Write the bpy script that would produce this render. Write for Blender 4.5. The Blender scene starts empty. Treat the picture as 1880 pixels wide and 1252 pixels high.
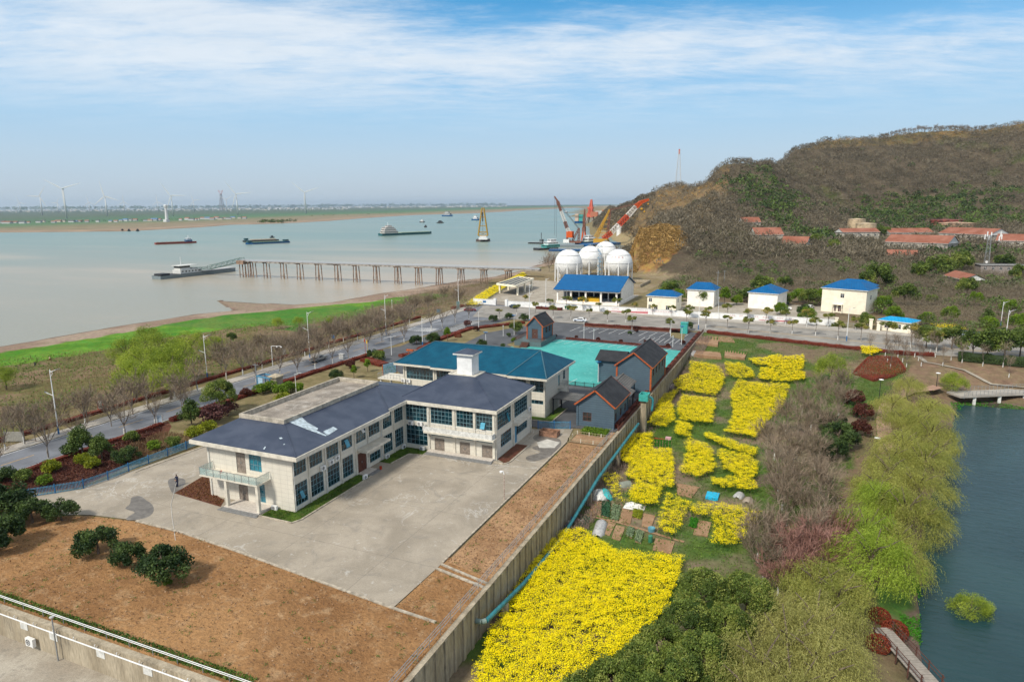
import bpy, math, random
import numpy as np
from mathutils import Vector, Matrix
from mathutils.geometry import tessellate_polygon
C=bpy.context.scene
COL=C.collection
# ---------------- camera
FPX=1253.3; PITCH=math.atan(251/FPX); ROLL=math.radians(0.487); YAW=math.radians(23.5); CAMH=39.0
cd=bpy.data.cameras.new('camera'); cd.lens=24; cd.sensor_width=36; cd.clip_start=.5; cd.clip_end=60000
cam=bpy.data.objects.new('camera',cd); COL.objects.link(cam)
cam.matrix_world=Matrix.Translation((0,0,CAMH))@Matrix.Rotation(YAW,4,'Z')@Matrix.Rotation(math.pi/2-PITCH,4,'X')@Matrix.Rotation(-ROLL,4,'Z')
C.camera=cam
C.render.resolution_x=1024; C.render.resolution_y=681
C.view_settings.view_transform='Standard'; C.view_settings.look='None'; C.view_settings.exposure=0.6; C.view_settings.gamma=1
# ---------------- sun and sky
SUN=Vector((-.22,-.66,.72)).normalized()
sl=bpy.data.lights.new('sun','SUN'); sl.energy=2.6; sl.angle=math.radians(8.0); sl.color=(1,.93,.80)
so=bpy.data.objects.new('sun',sl); COL.objects.link(so); so.rotation_euler=SUN.to_track_quat('Z','Y').to_euler()
w=bpy.data.worlds.new('World'); C.world=w; w.use_nodes=True
def N(nt,t,**k):
    n=nt.nodes.new(t)
    for a,b in k.items():
        if a[0]=='_': n.inputs[int(a[1:])].default_value=b
        else: setattr(n,a,b)
    return n
def L(nt,a,b): nt.links.new(a,b)
def math_(nt,op,a,b=None,clamp=False):
    n=N(nt,'ShaderNodeMath',operation=op,use_clamp=clamp)
    for i,v in enumerate((a,b)):
        if v is None: continue
        if isinstance(v,(int,float)): n.inputs[i].default_value=v
        else: L(nt,v,n.inputs[i])
    return n.outputs[0]
def mixc(nt,f,a,b):
    n=N(nt,'ShaderNodeMix',data_type='RGBA')
    for i,v in ((0,f),(6,a),(7,b)):
        if isinstance(v,(int,float)): n.inputs[i].default_value=v
        elif isinstance(v,(tuple,list)): n.inputs[i].default_value=(*v[:3],1)
        else: L(nt,v,n.inputs[i])
    return n.outputs[2]
def maprange(nt,v,a,b,c=0,d=1,smooth=True):
    n=N(nt,'ShaderNodeMapRange'); n.interpolation_type='SMOOTHSTEP' if smooth else 'LINEAR'
    L(nt,v,n.inputs[0]); n.inputs[1].default_value=a; n.inputs[2].default_value=b; n.inputs[3].default_value=c; n.inputs[4].default_value=d
    return n.outputs[0]
def noise(nt,vec,scale,detail=5,rough=.55,dist=0.):
    n=N(nt,'ShaderNodeTexNoise'); n.inputs['Scale'].default_value=scale; n.inputs['Detail'].default_value=detail
    n.inputs['Roughness'].default_value=rough; n.inputs['Distortion'].default_value=dist
    if vec is not None: L(nt,vec,n.inputs['Vector'])
    return n.outputs[0]
nt=w.node_tree; nt.nodes.clear()
sky=N(nt,'ShaderNodeTexSky',sky_type='NISHITA',sun_disc=False,sun_elevation=math.asin(SUN.z),sun_rotation=math.atan2(SUN.x,SUN.y),altitude=50,air_density=1.1,dust_density=1.6,ozone_density=2.2)
tc=N(nt,'ShaderNodeTexCoord'); sp=N(nt,'ShaderNodeSeparateXYZ')
# rotate directions so that y points where the river runs
mp=N(nt,'ShaderNodeMapping'); mp.inputs['Rotation'].default_value=(0,0,-YAW); L(nt,tc.outputs['Generated'],mp.inputs[0]); L(nt,mp.outputs[0],sp.inputs[0])
X_,Y_,Z_=sp.outputs
zz=math_(nt,'ADD',math_(nt,'MAXIMUM',Z_,0),.10)
cx=math_(nt,'DIVIDE',X_,zz); cy=math_(nt,'DIVIDE',Y_,zz)
cb=N(nt,'ShaderNodeCombineXYZ'); L(nt,cx,cb.inputs[0]); L(nt,cy,cb.inputs[1])
m2=N(nt,'ShaderNodeMapping'); m2.inputs['Scale'].default_value=(.55,1.0,1); m2.inputs['Rotation'].default_value=(0,0,.25); m2.inputs['Location'].default_value=(1.7,.6,0); L(nt,cb.outputs[0],m2.inputs[0])
n1=noise(nt,m2.outputs[0],1.1,9,.62,.5); n2=noise(nt,m2.outputs[0],4.5,8,.65,.8)
m3=N(nt,'ShaderNodeMapping'); m3.inputs['Scale'].default_value=(1,2.6,1); m3.inputs['Rotation'].default_value=(0,0,-.35); L(nt,cb.outputs[0],m3.inputs[0])
n3=noise(nt,m3.outputs[0],2.2,9,.7,.3)
s=math_(nt,'ADD',math_(nt,'ADD',math_(nt,'MULTIPLY',n1,.5),math_(nt,'MULTIPLY',n2,.22)),math_(nt,'MULTIPLY',n3,.42))
def gauss(u0,v0,su,sv,amp):   # a clearing or a bank of cloud round one direction of the sky
    az=math_(nt,'DIVIDE',X_,Y_); el=math_(nt,'DIVIDE',Z_,Y_)
    a=math_(nt,'DIVIDE',math_(nt,'SUBTRACT',az,u0),su); b=math_(nt,'DIVIDE',math_(nt,'SUBTRACT',el,v0),sv)
    r=math_(nt,'ADD',math_(nt,'MULTIPLY',a,a),math_(nt,'MULTIPLY',b,b))
    e=math_(nt,'POWER',2.718,math_(nt,'MULTIPLY',r,-1)); return math_(nt,'MULTIPLY',e,amp)
s=math_(nt,'ADD',s,gauss(-.02,.30,.19,.05,-.34))
s=math_(nt,'ADD',s,gauss(.42,.285,.24,.045,-.16))
s=math_(nt,'ADD',s,gauss(-.42,.20,.42,.085,.15))
s=math_(nt,'ADD',s,gauss(.12,.205,.45,.040,.09))
s=math_(nt,'ADD',s,gauss(.50,.22,.35,.035,.06))
s=math_(nt,'ADD',s,gauss(.62,.32,.25,.05,.20))
s=math_(nt,'ADD',s,gauss(-.60,.33,.36,.07,.20))
s=math_(nt,'ADD',s,gauss(-.30,.27,.2,.05,.08))
cm=maprange(nt,s,.455,.80)
band=maprange(nt,Z_,.075,.19)      # the cloud bank ends above the haze of the horizon
cm=math_(nt,'MULTIPLY',cm,band)
up=maprange(nt,Z_,.02,.42,0,1,False)
cr=N(nt,'ShaderNodeValToRGB'); e=cr.color_ramp.elements
e[0].position=0; e[0].color=(.46,.55,.635,1); e[1].position=1; e[1].color=(.52,.56,.60,1)
for p_,c_ in ((.12,(.42,.56,.69,1)),(.25,(.33,.54,.74,1)),(.45,(.19,.45,.74,1)),(.60,(.055,.30,.60,1)),(.80,(.34,.44,.55,1))):
    q=e.new(p_); q.color=c_
L(nt,up,cr.inputs[0])
skyc=N(nt,'ShaderNodeMix',data_type='RGBA',blend_type='MULTIPLY'); 
sk=N(nt,'ShaderNodeVectorMath',operation='SCALE'); L(nt,sky.outputs[0],sk.inputs[0]); sk.inputs[3].default_value=.11
base=mixc(nt,.90,sk.outputs[0],cr.outputs[0])
cl=mixc(nt,n2,(.60,.66,.72),(.78,.81,.84))
colr=mixc(nt,math_(nt,'MULTIPLY',cm,.84),base,cl)
bg=N(nt,'ShaderNodeBackground'); L(nt,colr,bg.inputs[0]); bg.inputs[1].default_value=.80
wo=N(nt,'ShaderNodeOutputWorld'); L(nt,bg.outputs[0],wo.inputs[0])
# ---------------- from the photograph's pixels to points of the place (surveyed with the camera's own geometry)
CA,SA=math.cos(YAW),math.sin(YAW); CP,SP=math.cos(PITCH),math.sin(PITCH); CR,SR=math.cos(ROLL),math.sin(ROLL)
def sray(px,py):
    u=(px-940)/FPX; v=(626-py)/FPX
    u,v=u*CR+v*SR,-u*SR+v*CR
    a,b,c=u,CP+v*SP,v*CP-SP
    return a*CA-b*SA,a*SA+b*CA,c
def G(px,py,z=0.):
    a,b,c=sray(px,py); t=(z-CAMH)/c; return (a*t,b*t)
def Zat(px,py,d):          # height seen at a pixel at camera depth d
    a,b,c=sray(px,py); return CAMH+d*c/(-a*SA+b*CA)
def at(px,py,d):
    a,b,c=sray(px,py); t=d/(-a*SA+b*CA); return (a*t,b*t,CAMH+c*t)
def hitplane(px,py,p0,n):
    r=Vector(sray(px,py)); o=Vector((0,0,CAMH)); n=Vector(n); return o+r*((Vector(p0)-o).dot(n)/r.dot(n))
def depth(X,Y): return -X*SA+Y*CA
# ---------------- terrain
SH=[(40,-262),(139,-250.7),(178,-248.8),(200,-247),(216,-244),(229,-235.4),(252,-225),(265,-212.5),(300,-208),(328,-202.3),(374,-195.5),(401,-187.5),(445,-184.6),(488,-191),(534,-196),(588,-188),(655,-163),(720,-160),(856,-182),(1131,-273),(1511,-378),(2191,-593)]
SHy=[a for a,b in SH]; SHx=[b for a,b in SH]
RN=[(-400,213.5),(-30,213.2),(1,205.4),(24,200.7),(35,201.5),(50,200),(90,190),(200,150),(300,110)]   # near edge of the right road
def rn(X): return np.interp(X,[a for a,b in RN],[b for a,b in RN])
PONDPX=[(1760,742),(1748,800),(1744,850),(1722,900),(1702,950),(1695,1050),(1692,1120),(1694,1180),(1704,1252),(1712,1400),(2400,1400),(2400,740),(1990,742),(1880,750),(1820,738)]
POND=[G(x,y,-5.3) for x,y in PONDPX]
HC={1080:[(900,-8),(1400,-8),(2500,-3),(2800,(383)),(3400,0)],
 1120:[(520,-8),(950,-8),(1100,(396)),(1400,(383)),(1800,0)],
 1150:[(440,-1),(520,-8),(700,-8),(850,-5),(1000,(390)),(1150,(376)),(1500,-5)],
 1175:[(380,-.5),(420,(450)),(455,(428)),(490,(425)),(540,-6),(620,-7.2),(760,-5),(880,(385)),(1050,(361)),(1400,0)],
 1210:[(370,-.5),(405,(452)),(440,(424)),(480,(415)),(540,(417)),(640,(402)),(800,(372)),(980,(345)),(1300,0)],
 1245:[(360,-.5),(400,(462)),(450,(430)),(520,(408)),(600,(402)),(700,(388)),(850,(360)),(960,(338)),(1300,10)],
 1285:[(340,-.5),(380,(480)),(450,(445)),(560,(402)),(640,(372)),(720,(352)),(820,(341)),(1000,40)],
 1320:[(330,-.5),(380,(485)),(450,(450)),(560,(408)),(660,(362)),(740,(322)),(800,(305)),(1000,60)],
 1350:[(320,-.5),(400,(475)),(460,(448)),(560,(415)),(660,(370)),(760,(315)),(810,(299)),(1000,60)],
 1400:[(310,-.5),(400,(478)),(480,(450)),(580,(415)),(680,(365)),(780,(318)),(850,(297)),(1050,70)],
 1450:[(310,-.5),(420,(475)),(520,(445)),(620,(410)),(740,(365)),(880,(310)),(980,(280)),(1200,100)],
 1500:[(310,-.5),(430,(470)),(540,(443)),(640,(420)),(780,(370)),(920,(300)),(1030,(258)),(1300,110)],
 1560:[(310,-.5),(440,(468)),(560,(445)),(640,(430)),(780,(385)),(940,(300)),(1060,(251)),(1300,120)],
 1640:[(300,-.5),(440,(478)),(520,(462)),(600,(445)),(660,(425)),(800,(375)),(960,(295)),(1080,(246)),(1300,120)],
 1760:[(300,-.5),(420,(482)),(520,(452)),(600,(430)),(680,(410)),(820,(355)),(960,(290)),(1080,(240)),(1300,130)],
 1880:[(290,-.5),(400,(492)),(480,(465)),(600,(430)),(700,(400)),(840,(335)),(960,(262)),(1060,(221)),(1300,140)],
 2100:[(290,-.5),(400,(492)),(480,(465)),(600,(430)),(700,(390)),(840,(315)),(960,(240)),(1060,(200)),(1300,140)]}
HK=sorted(HC); HP=[]
for k in HK:
    HP.append(([d for d,_ in HC[k]],[(Zat(k,v,d) if v>150 else v) for d,v in HC[k]]))
def wav(X,Y,s,seed=0.):
    return (np.sin(X/s+seed)*np.cos(Y/s*1.13-seed)+.5*np.sin(X/s*2.3+1.7+seed)*np.cos(Y/s*2.1+.6)+.25*np.sin(X/s*4.7+seed*2)*np.sin(Y/s*5.1+1.1))/1.75
def hill(X,Y):
    d=-X*SA+Y*CA; u=940+FPX*(X*CA+Y*SA)/np.maximum(d,1)
    z=np.full(np.shape(X),-99.)
    cols=[np.interp(d,a,b,left=-99) for a,b in HP]
    u=np.clip(u,HK[0]-200,HK[-1])
    for i in range(len(HK)-1):
        f=(u-HK[i])/(HK[i+1]-HK[i]); m=(f>=0)&(f<=1)
        f=f*f*(3-2*f)*.5+f*.5
        z=np.where(m,cols[i]*(1-f)+cols[i+1]*f,z)
    return z
def inpoly(X,Y,P):
    r=np.zeros(np.shape(X),bool); n=len(P)
    for i in range(n):
        x1,y1=P[i]; x2,y2=P[(i+1)%n]
        if y1==y2: continue
        c=((y1>Y)!=(y2>Y))&(X<(x2-x1)*(Y-y1)/(y2-y1)+x1); r^=c
    return r
def distpoly(X,Y,P):
    d=np.full(np.shape(X),1e9); n=len(P)
    for i in range(n):
        x1,y1=P[i]; x2,y2=P[(i+1)%n]; dx,dy=x2-x1,y2-y1; l=dx*dx+dy*dy+1e-9
        t=np.clip(((X-x1)*dx+(Y-y1)*dy)/l,0,1); d=np.minimum(d,np.hypot(X-x1-t*dx,Y-y1-t*dy))
    return d
SPIT=[G(x,y,-6.8) for x,y in ((404,552),(440,556),(500,558),(560,562),(470,575),(425,574),(438,570),(420,562))]
def sm(t): t=np.clip(t,0,1); return t*t*(3-2*t)
def T(X,Y):
    X=np.asarray(X,float); Y=np.asarray(Y,float)
    z=np.zeros(np.broadcast(X,Y).shape)-.06
    # field and park right of the retaining wall
    e=rn(X)-Y
    w_=np.interp(X,[10,36],[62,24]); f=-4.3+4.2*sm((w_-e)/(w_-3))
    pd=distpoly(X,Y,POND); ip=inpoly(X,Y,POND)
    sd=np.where(ip,-pd,pd)
    f=np.where(sd<6,np.minimum(f,-5.3+1.1*sm(sd/6)+np.minimum(sd,0)*.35),f)
    z=np.where((X>-28.6)&(e>0),f+wav(X,Y,5,.3)*.06,z)
    # lower yard in front of the front wall
    z=np.where((Y<36.6)&(X<=-28.6),-3.2,z)
    # river bank
    xs=np.interp(Y,SHy,SHx); edge=np.interp(Y,[0,245,300,340,400,445,480,560,700,900,2200],[-124.5,-125,-134,-142,-156,-150,-168,-176,-150,-172,-580])
    wv=wav(X,Y,9)*1.5
    d=X-xs+wv; wd=np.maximum(edge-xs,5)
    t=np.clip(d/wd,0,1.)
    b=-7+1.2*np.clip(d/12,0,1)+.7*sm((t-.08)/.4)+.0*t
    b=b+(-.06-b)*sm((t-.68)/.30)
    b=np.where(d<0,-7+d*.12,b); b=np.maximum(b,-12)
    z=np.where((X<edge)&(X<-100),np.minimum(z,b+wav(X,Y,14,2)*.22*np.clip(t*4,0,1)*(t<.95)),z)
    isp=inpoly(X,Y,SPIT); z=np.where(isp|(distpoly(X,Y,SPIT)<1.5),np.maximum(z,-6.75),z)
    # hills
    h=hill(X,Y); dd=-X*SA+Y*CA
    hm=(dd>290)&(h>-90)
    uu=940+FPX*(X*CA+Y*SA)/np.maximum(dd,1); amp=np.clip((h-13)/25,0,1)*np.where(uu>1340,sm((dd-640)/160),1)
    hn=h+amp*(wav(X,Y,60,1)*8-np.abs(wav(X,Y,34,4))*5+wav(X,Y,19,2)*2.5)
    z=np.where(hm&(h>z)&(e<-30),hn,z)
    z=np.where(hm&(e<-200)&(dd>560)&(h<-1),np.minimum(z,h),z)
    return z
def gt(px,py,off=0.):
    a,b,c=sray(px,py); t=np.geomspace(35,3500,1500)
    g=T(a*t,b*t)+off-(CAMH+c*t); i=np.argmax(g>0)
    if g[i]<=0: i=len(t)-1
    f=g[i-1]/(g[i-1]-g[i]) if i>0 else 0
    tt=t[i-1]+(t[i]-t[i-1])*f
    return (a*tt,b*tt)
def tz(X,Y): return float(T(X,Y))
# ---------------- mesh helpers
ALLM={}
def mesh_np(name,v,faces_flat,nper,mats,smooth=False,attr=None,mi=None):
    me=bpy.data.meshes.new(name); v=np.asarray(v,np.float32); nv=len(v)
    ff=np.asarray(faces_flat,np.int32).ravel(); nf=len(ff)//nper
    me.vertices.add(nv); me.vertices.foreach_set('co',v.ravel())
    me.loops.add(len(ff)); me.loops.foreach_set('vertex_index',ff)
    me.polygons.add(nf); me.polygons.foreach_set('loop_start',np.arange(0,nf*nper,nper,dtype=np.int32))
    if mi is not None: me.polygons.foreach_set('material_index',np.asarray(mi,np.int32))
    for m in (mats if isinstance(mats,(list,tuple)) else [mats]): me.materials.append(m)
    me.update(calc_edges=True)
    if smooth: me.polygons.foreach_set('use_smooth',np.ones(nf,bool))
    if attr is not None:
        for k,a in attr.items():
            a=np.asarray(a,np.float32)
            if a.ndim==1: t=me.attributes.new(k,'FLOAT','POINT'); t.data.foreach_set('value',a)
            else:
                t=me.attributes.new(k,'FLOAT_COLOR','POINT'); t.data.foreach_set('color',np.c_[a,np.ones(len(a))].astype(np.float32).ravel())
    return me
def link(name,me,parent=None,loc=None):
    o=bpy.data.objects.new(name,me); COL.objects.link(o)
    if parent: o.parent=parent
    if loc is not None: o.location=loc
    return o
def tag(o,label=None,cat=None,group=None,kind=None):
    if label: o['label']=label
    if cat: o['category']=cat
    if group: o['group']=group
    if kind: o['kind']=kind
    return o
def thing(name,label,cat,loc=(0,0,0),rz=0,group=None):
    o=bpy.data.objects.new(name,None); COL.objects.link(o); o.location=loc; o.rotation_euler=(0,0,rz); o.empty_display_size=.3
    return tag(o,label,cat,group)
def kids(o): return KIDS.get(o.name,[])
KIDS={}
def dup(root,loc,rz=0,label=None,group=None,scale=1.,cat=None):
    r=root.copy(); COL.objects.link(r); r.location=loc; r.rotation_euler=(0,0,rz)
    r.scale=(scale,)*3 if isinstance(scale,(int,float)) else scale
    if label: r['label']=label
    if group: r['group']=group
    if cat: r['category']=cat
    for ch in [c for c in root.children]:
        c=ch.copy(); COL.objects.link(c); c.parent=r
        for g in ch.children:
            d=g.copy(); COL.objects.link(d); d.parent=c
    return r
class MB:
    def __init__(s): s.v=[];s.f=[];s.m=[]
    def face(s,pts,m=0):
        i=len(s.v); s.v+= [tuple(p) for p in pts]; s.f.append(tuple(range(i,i+len(pts)))); s.m.append(m); return s
    def box(s,x0,x1,y0,y1,z0,z1,m=0,top=True,bot=True):
        if x0>x1:x0,x1=x1,x0
        if y0>y1:y0,y1=y1,y0
        i=len(s.v); s.v+=[(x0,y0,z0),(x1,y0,z0),(x1,y1,z0),(x0,y1,z0),(x0,y0,z1),(x1,y0,z1),(x1,y1,z1),(x0,y1,z1)]
        q=[(0,3,2,1),(4,5,6,7),(0,1,5,4),(1,2,6,5),(2,3,7,6),(3,0,4,7)]
        s.f+=[tuple(i+k for k in f) for f in q]; s.m+=[m]*6; return s
    def bar(s,p,q,w,h=None,m=0,up=(0,0,1)):      # square bar between two points
        h=h or w; p=Vector(p);q=Vector(q); d=(q-p).normalized(); u=Vector(up)
        if abs(d.dot(u))>.98: u=Vector((1,0,0))
        a=d.cross(u).normalized()*w/2; b=a.cross(d).normalized()*h/2; i=len(s.v)
        for c in (p,q):
            for k in (-a-b,a-b,a+b,-a+b): s.v.append(tuple(c+k))
        q_=[(0,3,2,1),(4,5,6,7),(0,1,5,4),(1,2,6,5),(2,3,7,6),(3,0,4,7)]
        s.f+=[tuple(i+k for k in f) for f in q_]; s.m+=[m]*6; return s
    def tube(s,p,q,r0,r1=None,n=8,m=0,cap=True):
        r1=r0 if r1 is None else r1; p=Vector(p);q=Vector(q); d=(q-p).normalized(); u=Vector((0,0,1)) if abs(d.z)<.95 else Vector((1,0,0))
        a=d.cross(u).normalized(); b=d.cross(a); i=len(s.v)
        for c,r in ((p,r0),(q,r1)):
            for k in range(n):
                t=2*math.pi*k/n; s.v.append(tuple(c+(a*math.cos(t)+b*math.sin(t))*r))
        for k in range(n):
            s.f.append((i+k,i+(k+1)%n,i+n+(k+1)%n,i+n+k)); s.m.append(m)
        if cap:
            s.f.append(tuple(i+k for k in range(n))[::-1]); s.f.append(tuple(i+n+k for k in range(n))); s.m+=[m,m]
        return s
    def path(s,pts,r,n=8,m=0):
        for a,b in zip(pts,pts[1:]): s.tube(a,b,r,r,n,m)
        return s
    def lathe(s,prof,c=(0,0,0),n=16,m=0):
        i=len(s.v); k=len(prof)
        for r,z in prof:
            for j in range(n):
                t=2*math.pi*j/n; s.v.append((c[0]+r*math.cos(t),c[1]+r*math.sin(t),c[2]+z))
        for a in range(k-1):
            for j in range(n):
                s.f.append((i+a*n+j,i+a*n+(j+1)%n,i+(a+1)*n+(j+1)%n,i+(a+1)*n+j)); s.m.append(m)
        return s
    def prism(s,P,z0,z1,m=0,mt=None):
        P=list(P); ar=sum(P[i][0]*P[(i+1)%len(P)][1]-P[(i+1)%len(P)][0]*P[i][1] for i in range(len(P)))
        if ar<0: P=P[::-1]
        n=len(P); i=len(s.v)
        f0=(lambda k:z0[k]) if isinstance(z0,(list,tuple)) else (lambda k:z0)
        s.v+=[(x,y,f0(k)) for k,(x,y) in enumerate(P)]+[(x,y,z1) for x,y in P]
        for k in range(n): s.f.append((i+k,i+(k+1)%n,i+n+(k+1)%n,i+n+k)); s.m.append(m)
        s.f.append(tuple(i+n+k for k in range(n))); s.f.append(tuple(i+k for k in range(n))[::-1]); s.m+=[m if mt is None else mt,m]
        return s
    def hull(s,secs,m=0,mt=None):   # lofted hull: list of sections, each list of points
        i=len(s.v); n=len(secs[0])
        for c in secs: s.v+=[tuple(p) for p in c]
        for a in range(len(secs)-1):
            for k in range(n-1): s.f.append((i+a*n+k,i+(a+1)*n+k,i+(a+1)*n+k+1,i+a*n+k+1)); s.m.append(m)
        s.f.append(tuple(i+k for k in range(n))); s.m.append(m); s.f.append(tuple(i+(len(secs)-1)*n+k for k in range(n))[::-1]); s.m.append(m)
        return s
    def build(s,name,mats,parent=None,smooth=False,loc=None):
        me=bpy.data.meshes.new(name); me.from_pydata(s.v,[],s.f); 
        for m in (mats if isinstance(mats,(list,tuple)) else [mats]): me.materials.append(m)
        if len(set(s.m))>1 or (s.m and s.m[0]): me.polygons.foreach_set('material_index',s.m)
        if smooth: me.polygons.foreach_set('use_smooth',[True]*len(s.f))
        me.update(); return link(name,me,parent,loc)
def sheet(name,P,z,mat,parent=None,kind='structure'):
    tri=tessellate_polygon([[Vector((x,y,0)) for x,y in P]])
    ar=sum(P[i][0]*P[(i+1)%len(P)][1]-P[(i+1)%len(P)][0]*P[i][1] for i in range(len(P)))
    me=bpy.data.meshes.new(name); me.from_pydata([(x,y,z if not callable(z) else z(x,y)) for x,y in P],[],[tuple(t) for t in tri])
    me.materials.append(mat); me.update()
    if sum(p.normal.z for p in me.polygons)<0: me.flip_normals()
    o=link(name,me,parent)
    if kind: o['kind']=kind
    return o
def px(P,z=0.): return [G(x,y,z) for x,y in P]
# ---------------- materials
def newmat(name):
    m=bpy.data.materials.new(name); m.use_nodes=True; nt=m.node_tree; nt.nodes.clear()
    o=N(nt,'ShaderNodeOutputMaterial'); b=N(nt,'ShaderNodeBsdfPrincipled'); L(nt,b.outputs[0],o.inputs[0]); return m,nt,b,o
def flat(name,c,rough=.6,metal=0.,var=.12,scale=3.,bump=0.,spec=.4):
    m,nt,b,o=newmat(name); g=N(nt,'ShaderNodeNewGeometry')
    f=maprange(nt,noise(nt,g.outputs['Position'],scale,6,.6),.3,.7)
    d=tuple(x*(1-var*1.6) for x in c); l=tuple(min(1,x*(1+var)) for x in c)
    L(nt,mixc(nt,f,d,l),b.inputs['Base Color']); b.inputs['Roughness'].default_value=rough; b.inputs['Metallic'].default_value=metal
    b.inputs['Specular IOR Level'].default_value=spec
    if bump:
        bp=N(nt,'ShaderNodeBump'); bp.inputs['Strength'].default_value=bump; bp.inputs['Distance'].default_value=.05
        L(nt,noise(nt,g.outputs['Position'],scale*4,5),bp.inputs['Height']); L(nt,bp.outputs[0],b.inputs['Normal'])
    return m
def ground(name,c1,c2,c3=None,s1=.3,s2=2.,rough=.9,bump=.3,bs=6.,t=(.35,.65),bd=.08,stretch=(1,1,1),rot=0,spec=.25,mid=None):
    m,nt,b,o=newmat(name); g=N(nt,'ShaderNodeNewGeometry')
    mp=N(nt,'ShaderNodeMapping'); mp.inputs['Scale'].default_value=stretch; mp.inputs['Rotation'].default_value=(0,0,rot); L(nt,g.outputs['Position'],mp.inputs[0]); v=mp.outputs[0]
    c=mixc(nt,maprange(nt,noise(nt,v,s1,8,.6,.3),*t),c1,c2)
    if c3: c=mixc(nt,math_(nt,'MULTIPLY',maprange(nt,noise(nt,v,s2,8,.65,.4),.5,.72),.8),c,c3)
    f=noise(nt,v,bs,6,.7); h=N(nt,'ShaderNodeHueSaturation'); L(nt,c,h.inputs['Color']); L(nt,maprange(nt,f,.3,.7,.72,1.25,False),h.inputs['Value'])
    L(nt,h.outputs[0],b.inputs['Base Color']); b.inputs['Roughness'].default_value=rough; b.inputs['Specular IOR Level'].default_value=spec
    bp=N(nt,'ShaderNodeBump'); bp.inputs['Strength'].default_value=bump; bp.inputs['Distance'].default_value=bd; L(nt,f,bp.inputs['Height']); L(nt,bp.outputs[0],b.inputs['Normal'])
    return m
def leafmat(name,c1,c2,c3=None,trans=.25,rvar=.12,rough=.55):
    m,nt,b,o=newmat(name); a=N(nt,'ShaderNodeAttribute',attribute_name='tint'); oi=N(nt,'ShaderNodeObjectInfo')
    t=math_(nt,'ADD',a.outputs['Fac'],math_(nt,'MULTIPLY',math_(nt,'SUBTRACT',oi.outputs['Random'],.5),rvar*3),True)
    c=mixc(nt,t,c1,c2)
    if c3: c=mixc(nt,maprange(nt,t,.8,1.,0,.8),c,c3)
    L(nt,c,b.inputs['Base Color']); b.inputs['Roughness'].default_value=rough; b.inputs['Specular IOR Level'].default_value=.25
    if trans:
        tr=N(nt,'ShaderNodeBsdfTranslucent'); L(nt,c,tr.inputs[0]); mx=N(nt,'ShaderNodeMixShader'); mx.inputs[0].default_value=trans
        L(nt,b.outputs[0],mx.inputs[1]); L(nt,tr.outputs[0],mx.inputs[2]); L(nt,mx.outputs[0],o.inputs[0])
    return m
M={}
M['cream']=None
def panelmat(name,c,jx=1.15,jz=.62,dark=.62,var=.08):
    m,nt,b,o=newmat(name); g=N(nt,'ShaderNodeNewGeometry'); sp=N(nt,'ShaderNodeSeparateXYZ'); L(nt,g.outputs['Position'],sp.inputs[0])
    s=math_(nt,'ADD',sp.outputs[0],sp.outputs[1])
    def joint(v,p,w): return math_(nt,'LESS_THAN',math_(nt,'FRACT',math_(nt,'DIVIDE',v,p)),w)
    j=math_(nt,'MAXIMUM',joint(s,jx,.035),joint(sp.outputs[2],jz,.055))
    f=maprange(nt,noise(nt,g.outputs['Position'],1.3,6,.65),.3,.72)
    # rain streaks: noise drawn out along the height
    mp=N(nt,'ShaderNodeMapping'); mp.inputs['Scale'].default_value=(3,3,.18); L(nt,g.outputs['Position'],mp.inputs[0])
    st=maprange(nt,noise(nt,mp.outputs[0],1.6,5,.6),.55,.8)
    col=mixc(nt,f,tuple(x*(1-var) for x in c),c); col=mixc(nt,math_(nt,'MULTIPLY',st,.35),col,tuple(x*.62 for x in c))
    col=mixc(nt,math_(nt,'MULTIPLY',j,.75),col,tuple(x*dark for x in c)); L(nt,col,b.inputs['Base Color']); b.inputs['Roughness'].default_value=.45
    bp=N(nt,'ShaderNodeBump'); bp.inputs['Strength'].default_value=.4; bp.inputs['Distance'].default_value=.02; bp.invert=True; L(nt,j,bp.inputs['Height']); L(nt,bp.outputs[0],b.inputs['Normal'])
    return m
M['cream']=panelmat('cream_tile',(.68,.64,.56))
M['cream_trim']=flat('cream_trim',(.62,.58,.50),.6,var=.12,scale=1.2)
M['render']=flat('cream_render',(.86,.79,.64),.7,var=.06,scale=.7)
M['renderw']=flat('white_render',(.90,.85,.79),.7,var=.07,scale=.7)
M['white']=flat('white_paint',(.78,.78,.78),.45,var=.07,scale=1.)
M['offwhite']=flat('offwhite',(.62,.62,.60),.6,var=.15,scale=2.)
M['grey']=flat('grey_metal',(.30,.31,.32),.45,.3)
M['lgrey']=flat('light_grey',(.5,.5,.49),.5,.1)
M['dark']=flat('dark_metal',(.03,.03,.035),.5,.2)
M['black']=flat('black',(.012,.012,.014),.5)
M['rail']=flat('galvanised_rail',(.42,.43,.44),.35,.6)
M['kerb']=flat('kerb_stone',(.40,.35,.28),.8,var=.25,scale=2)
M['bluepost']=flat('blue_paint',(.02,.14,.36),.4)
M['bluefence']=flat('blue_fence',(.07,.26,.42),.45,var=.2)
M['teal']=flat('teal_paint',(.03,.20,.24),.45,var=.25,scale=1.5)
M['tealbright']=flat('teal_bright',(.05,.36,.33),.5,var=.15)
M['red']=flat('red_paint',(.42,.05,.02),.5,var=.2,scale=.8)
M['orange']=flat('orange_paint',(.42,.10,.03),.5,var=.15)
M['yellow']=flat('yellow_paint',(.72,.45,.03),.5,var=.15)
M['ochre']=flat('ochre_steel',(.45,.26,.03),.5,var=.25)
M['rust']=flat('rust',(.26,.14,.09),.8,var=.4,scale=1.5)
M['bwood']=flat('brown_wood',(.10,.045,.035),.6,var=.2)
M['door_tan']=flat('grey_tan_door',(.24,.20,.17),.5,var=.2)
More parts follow.
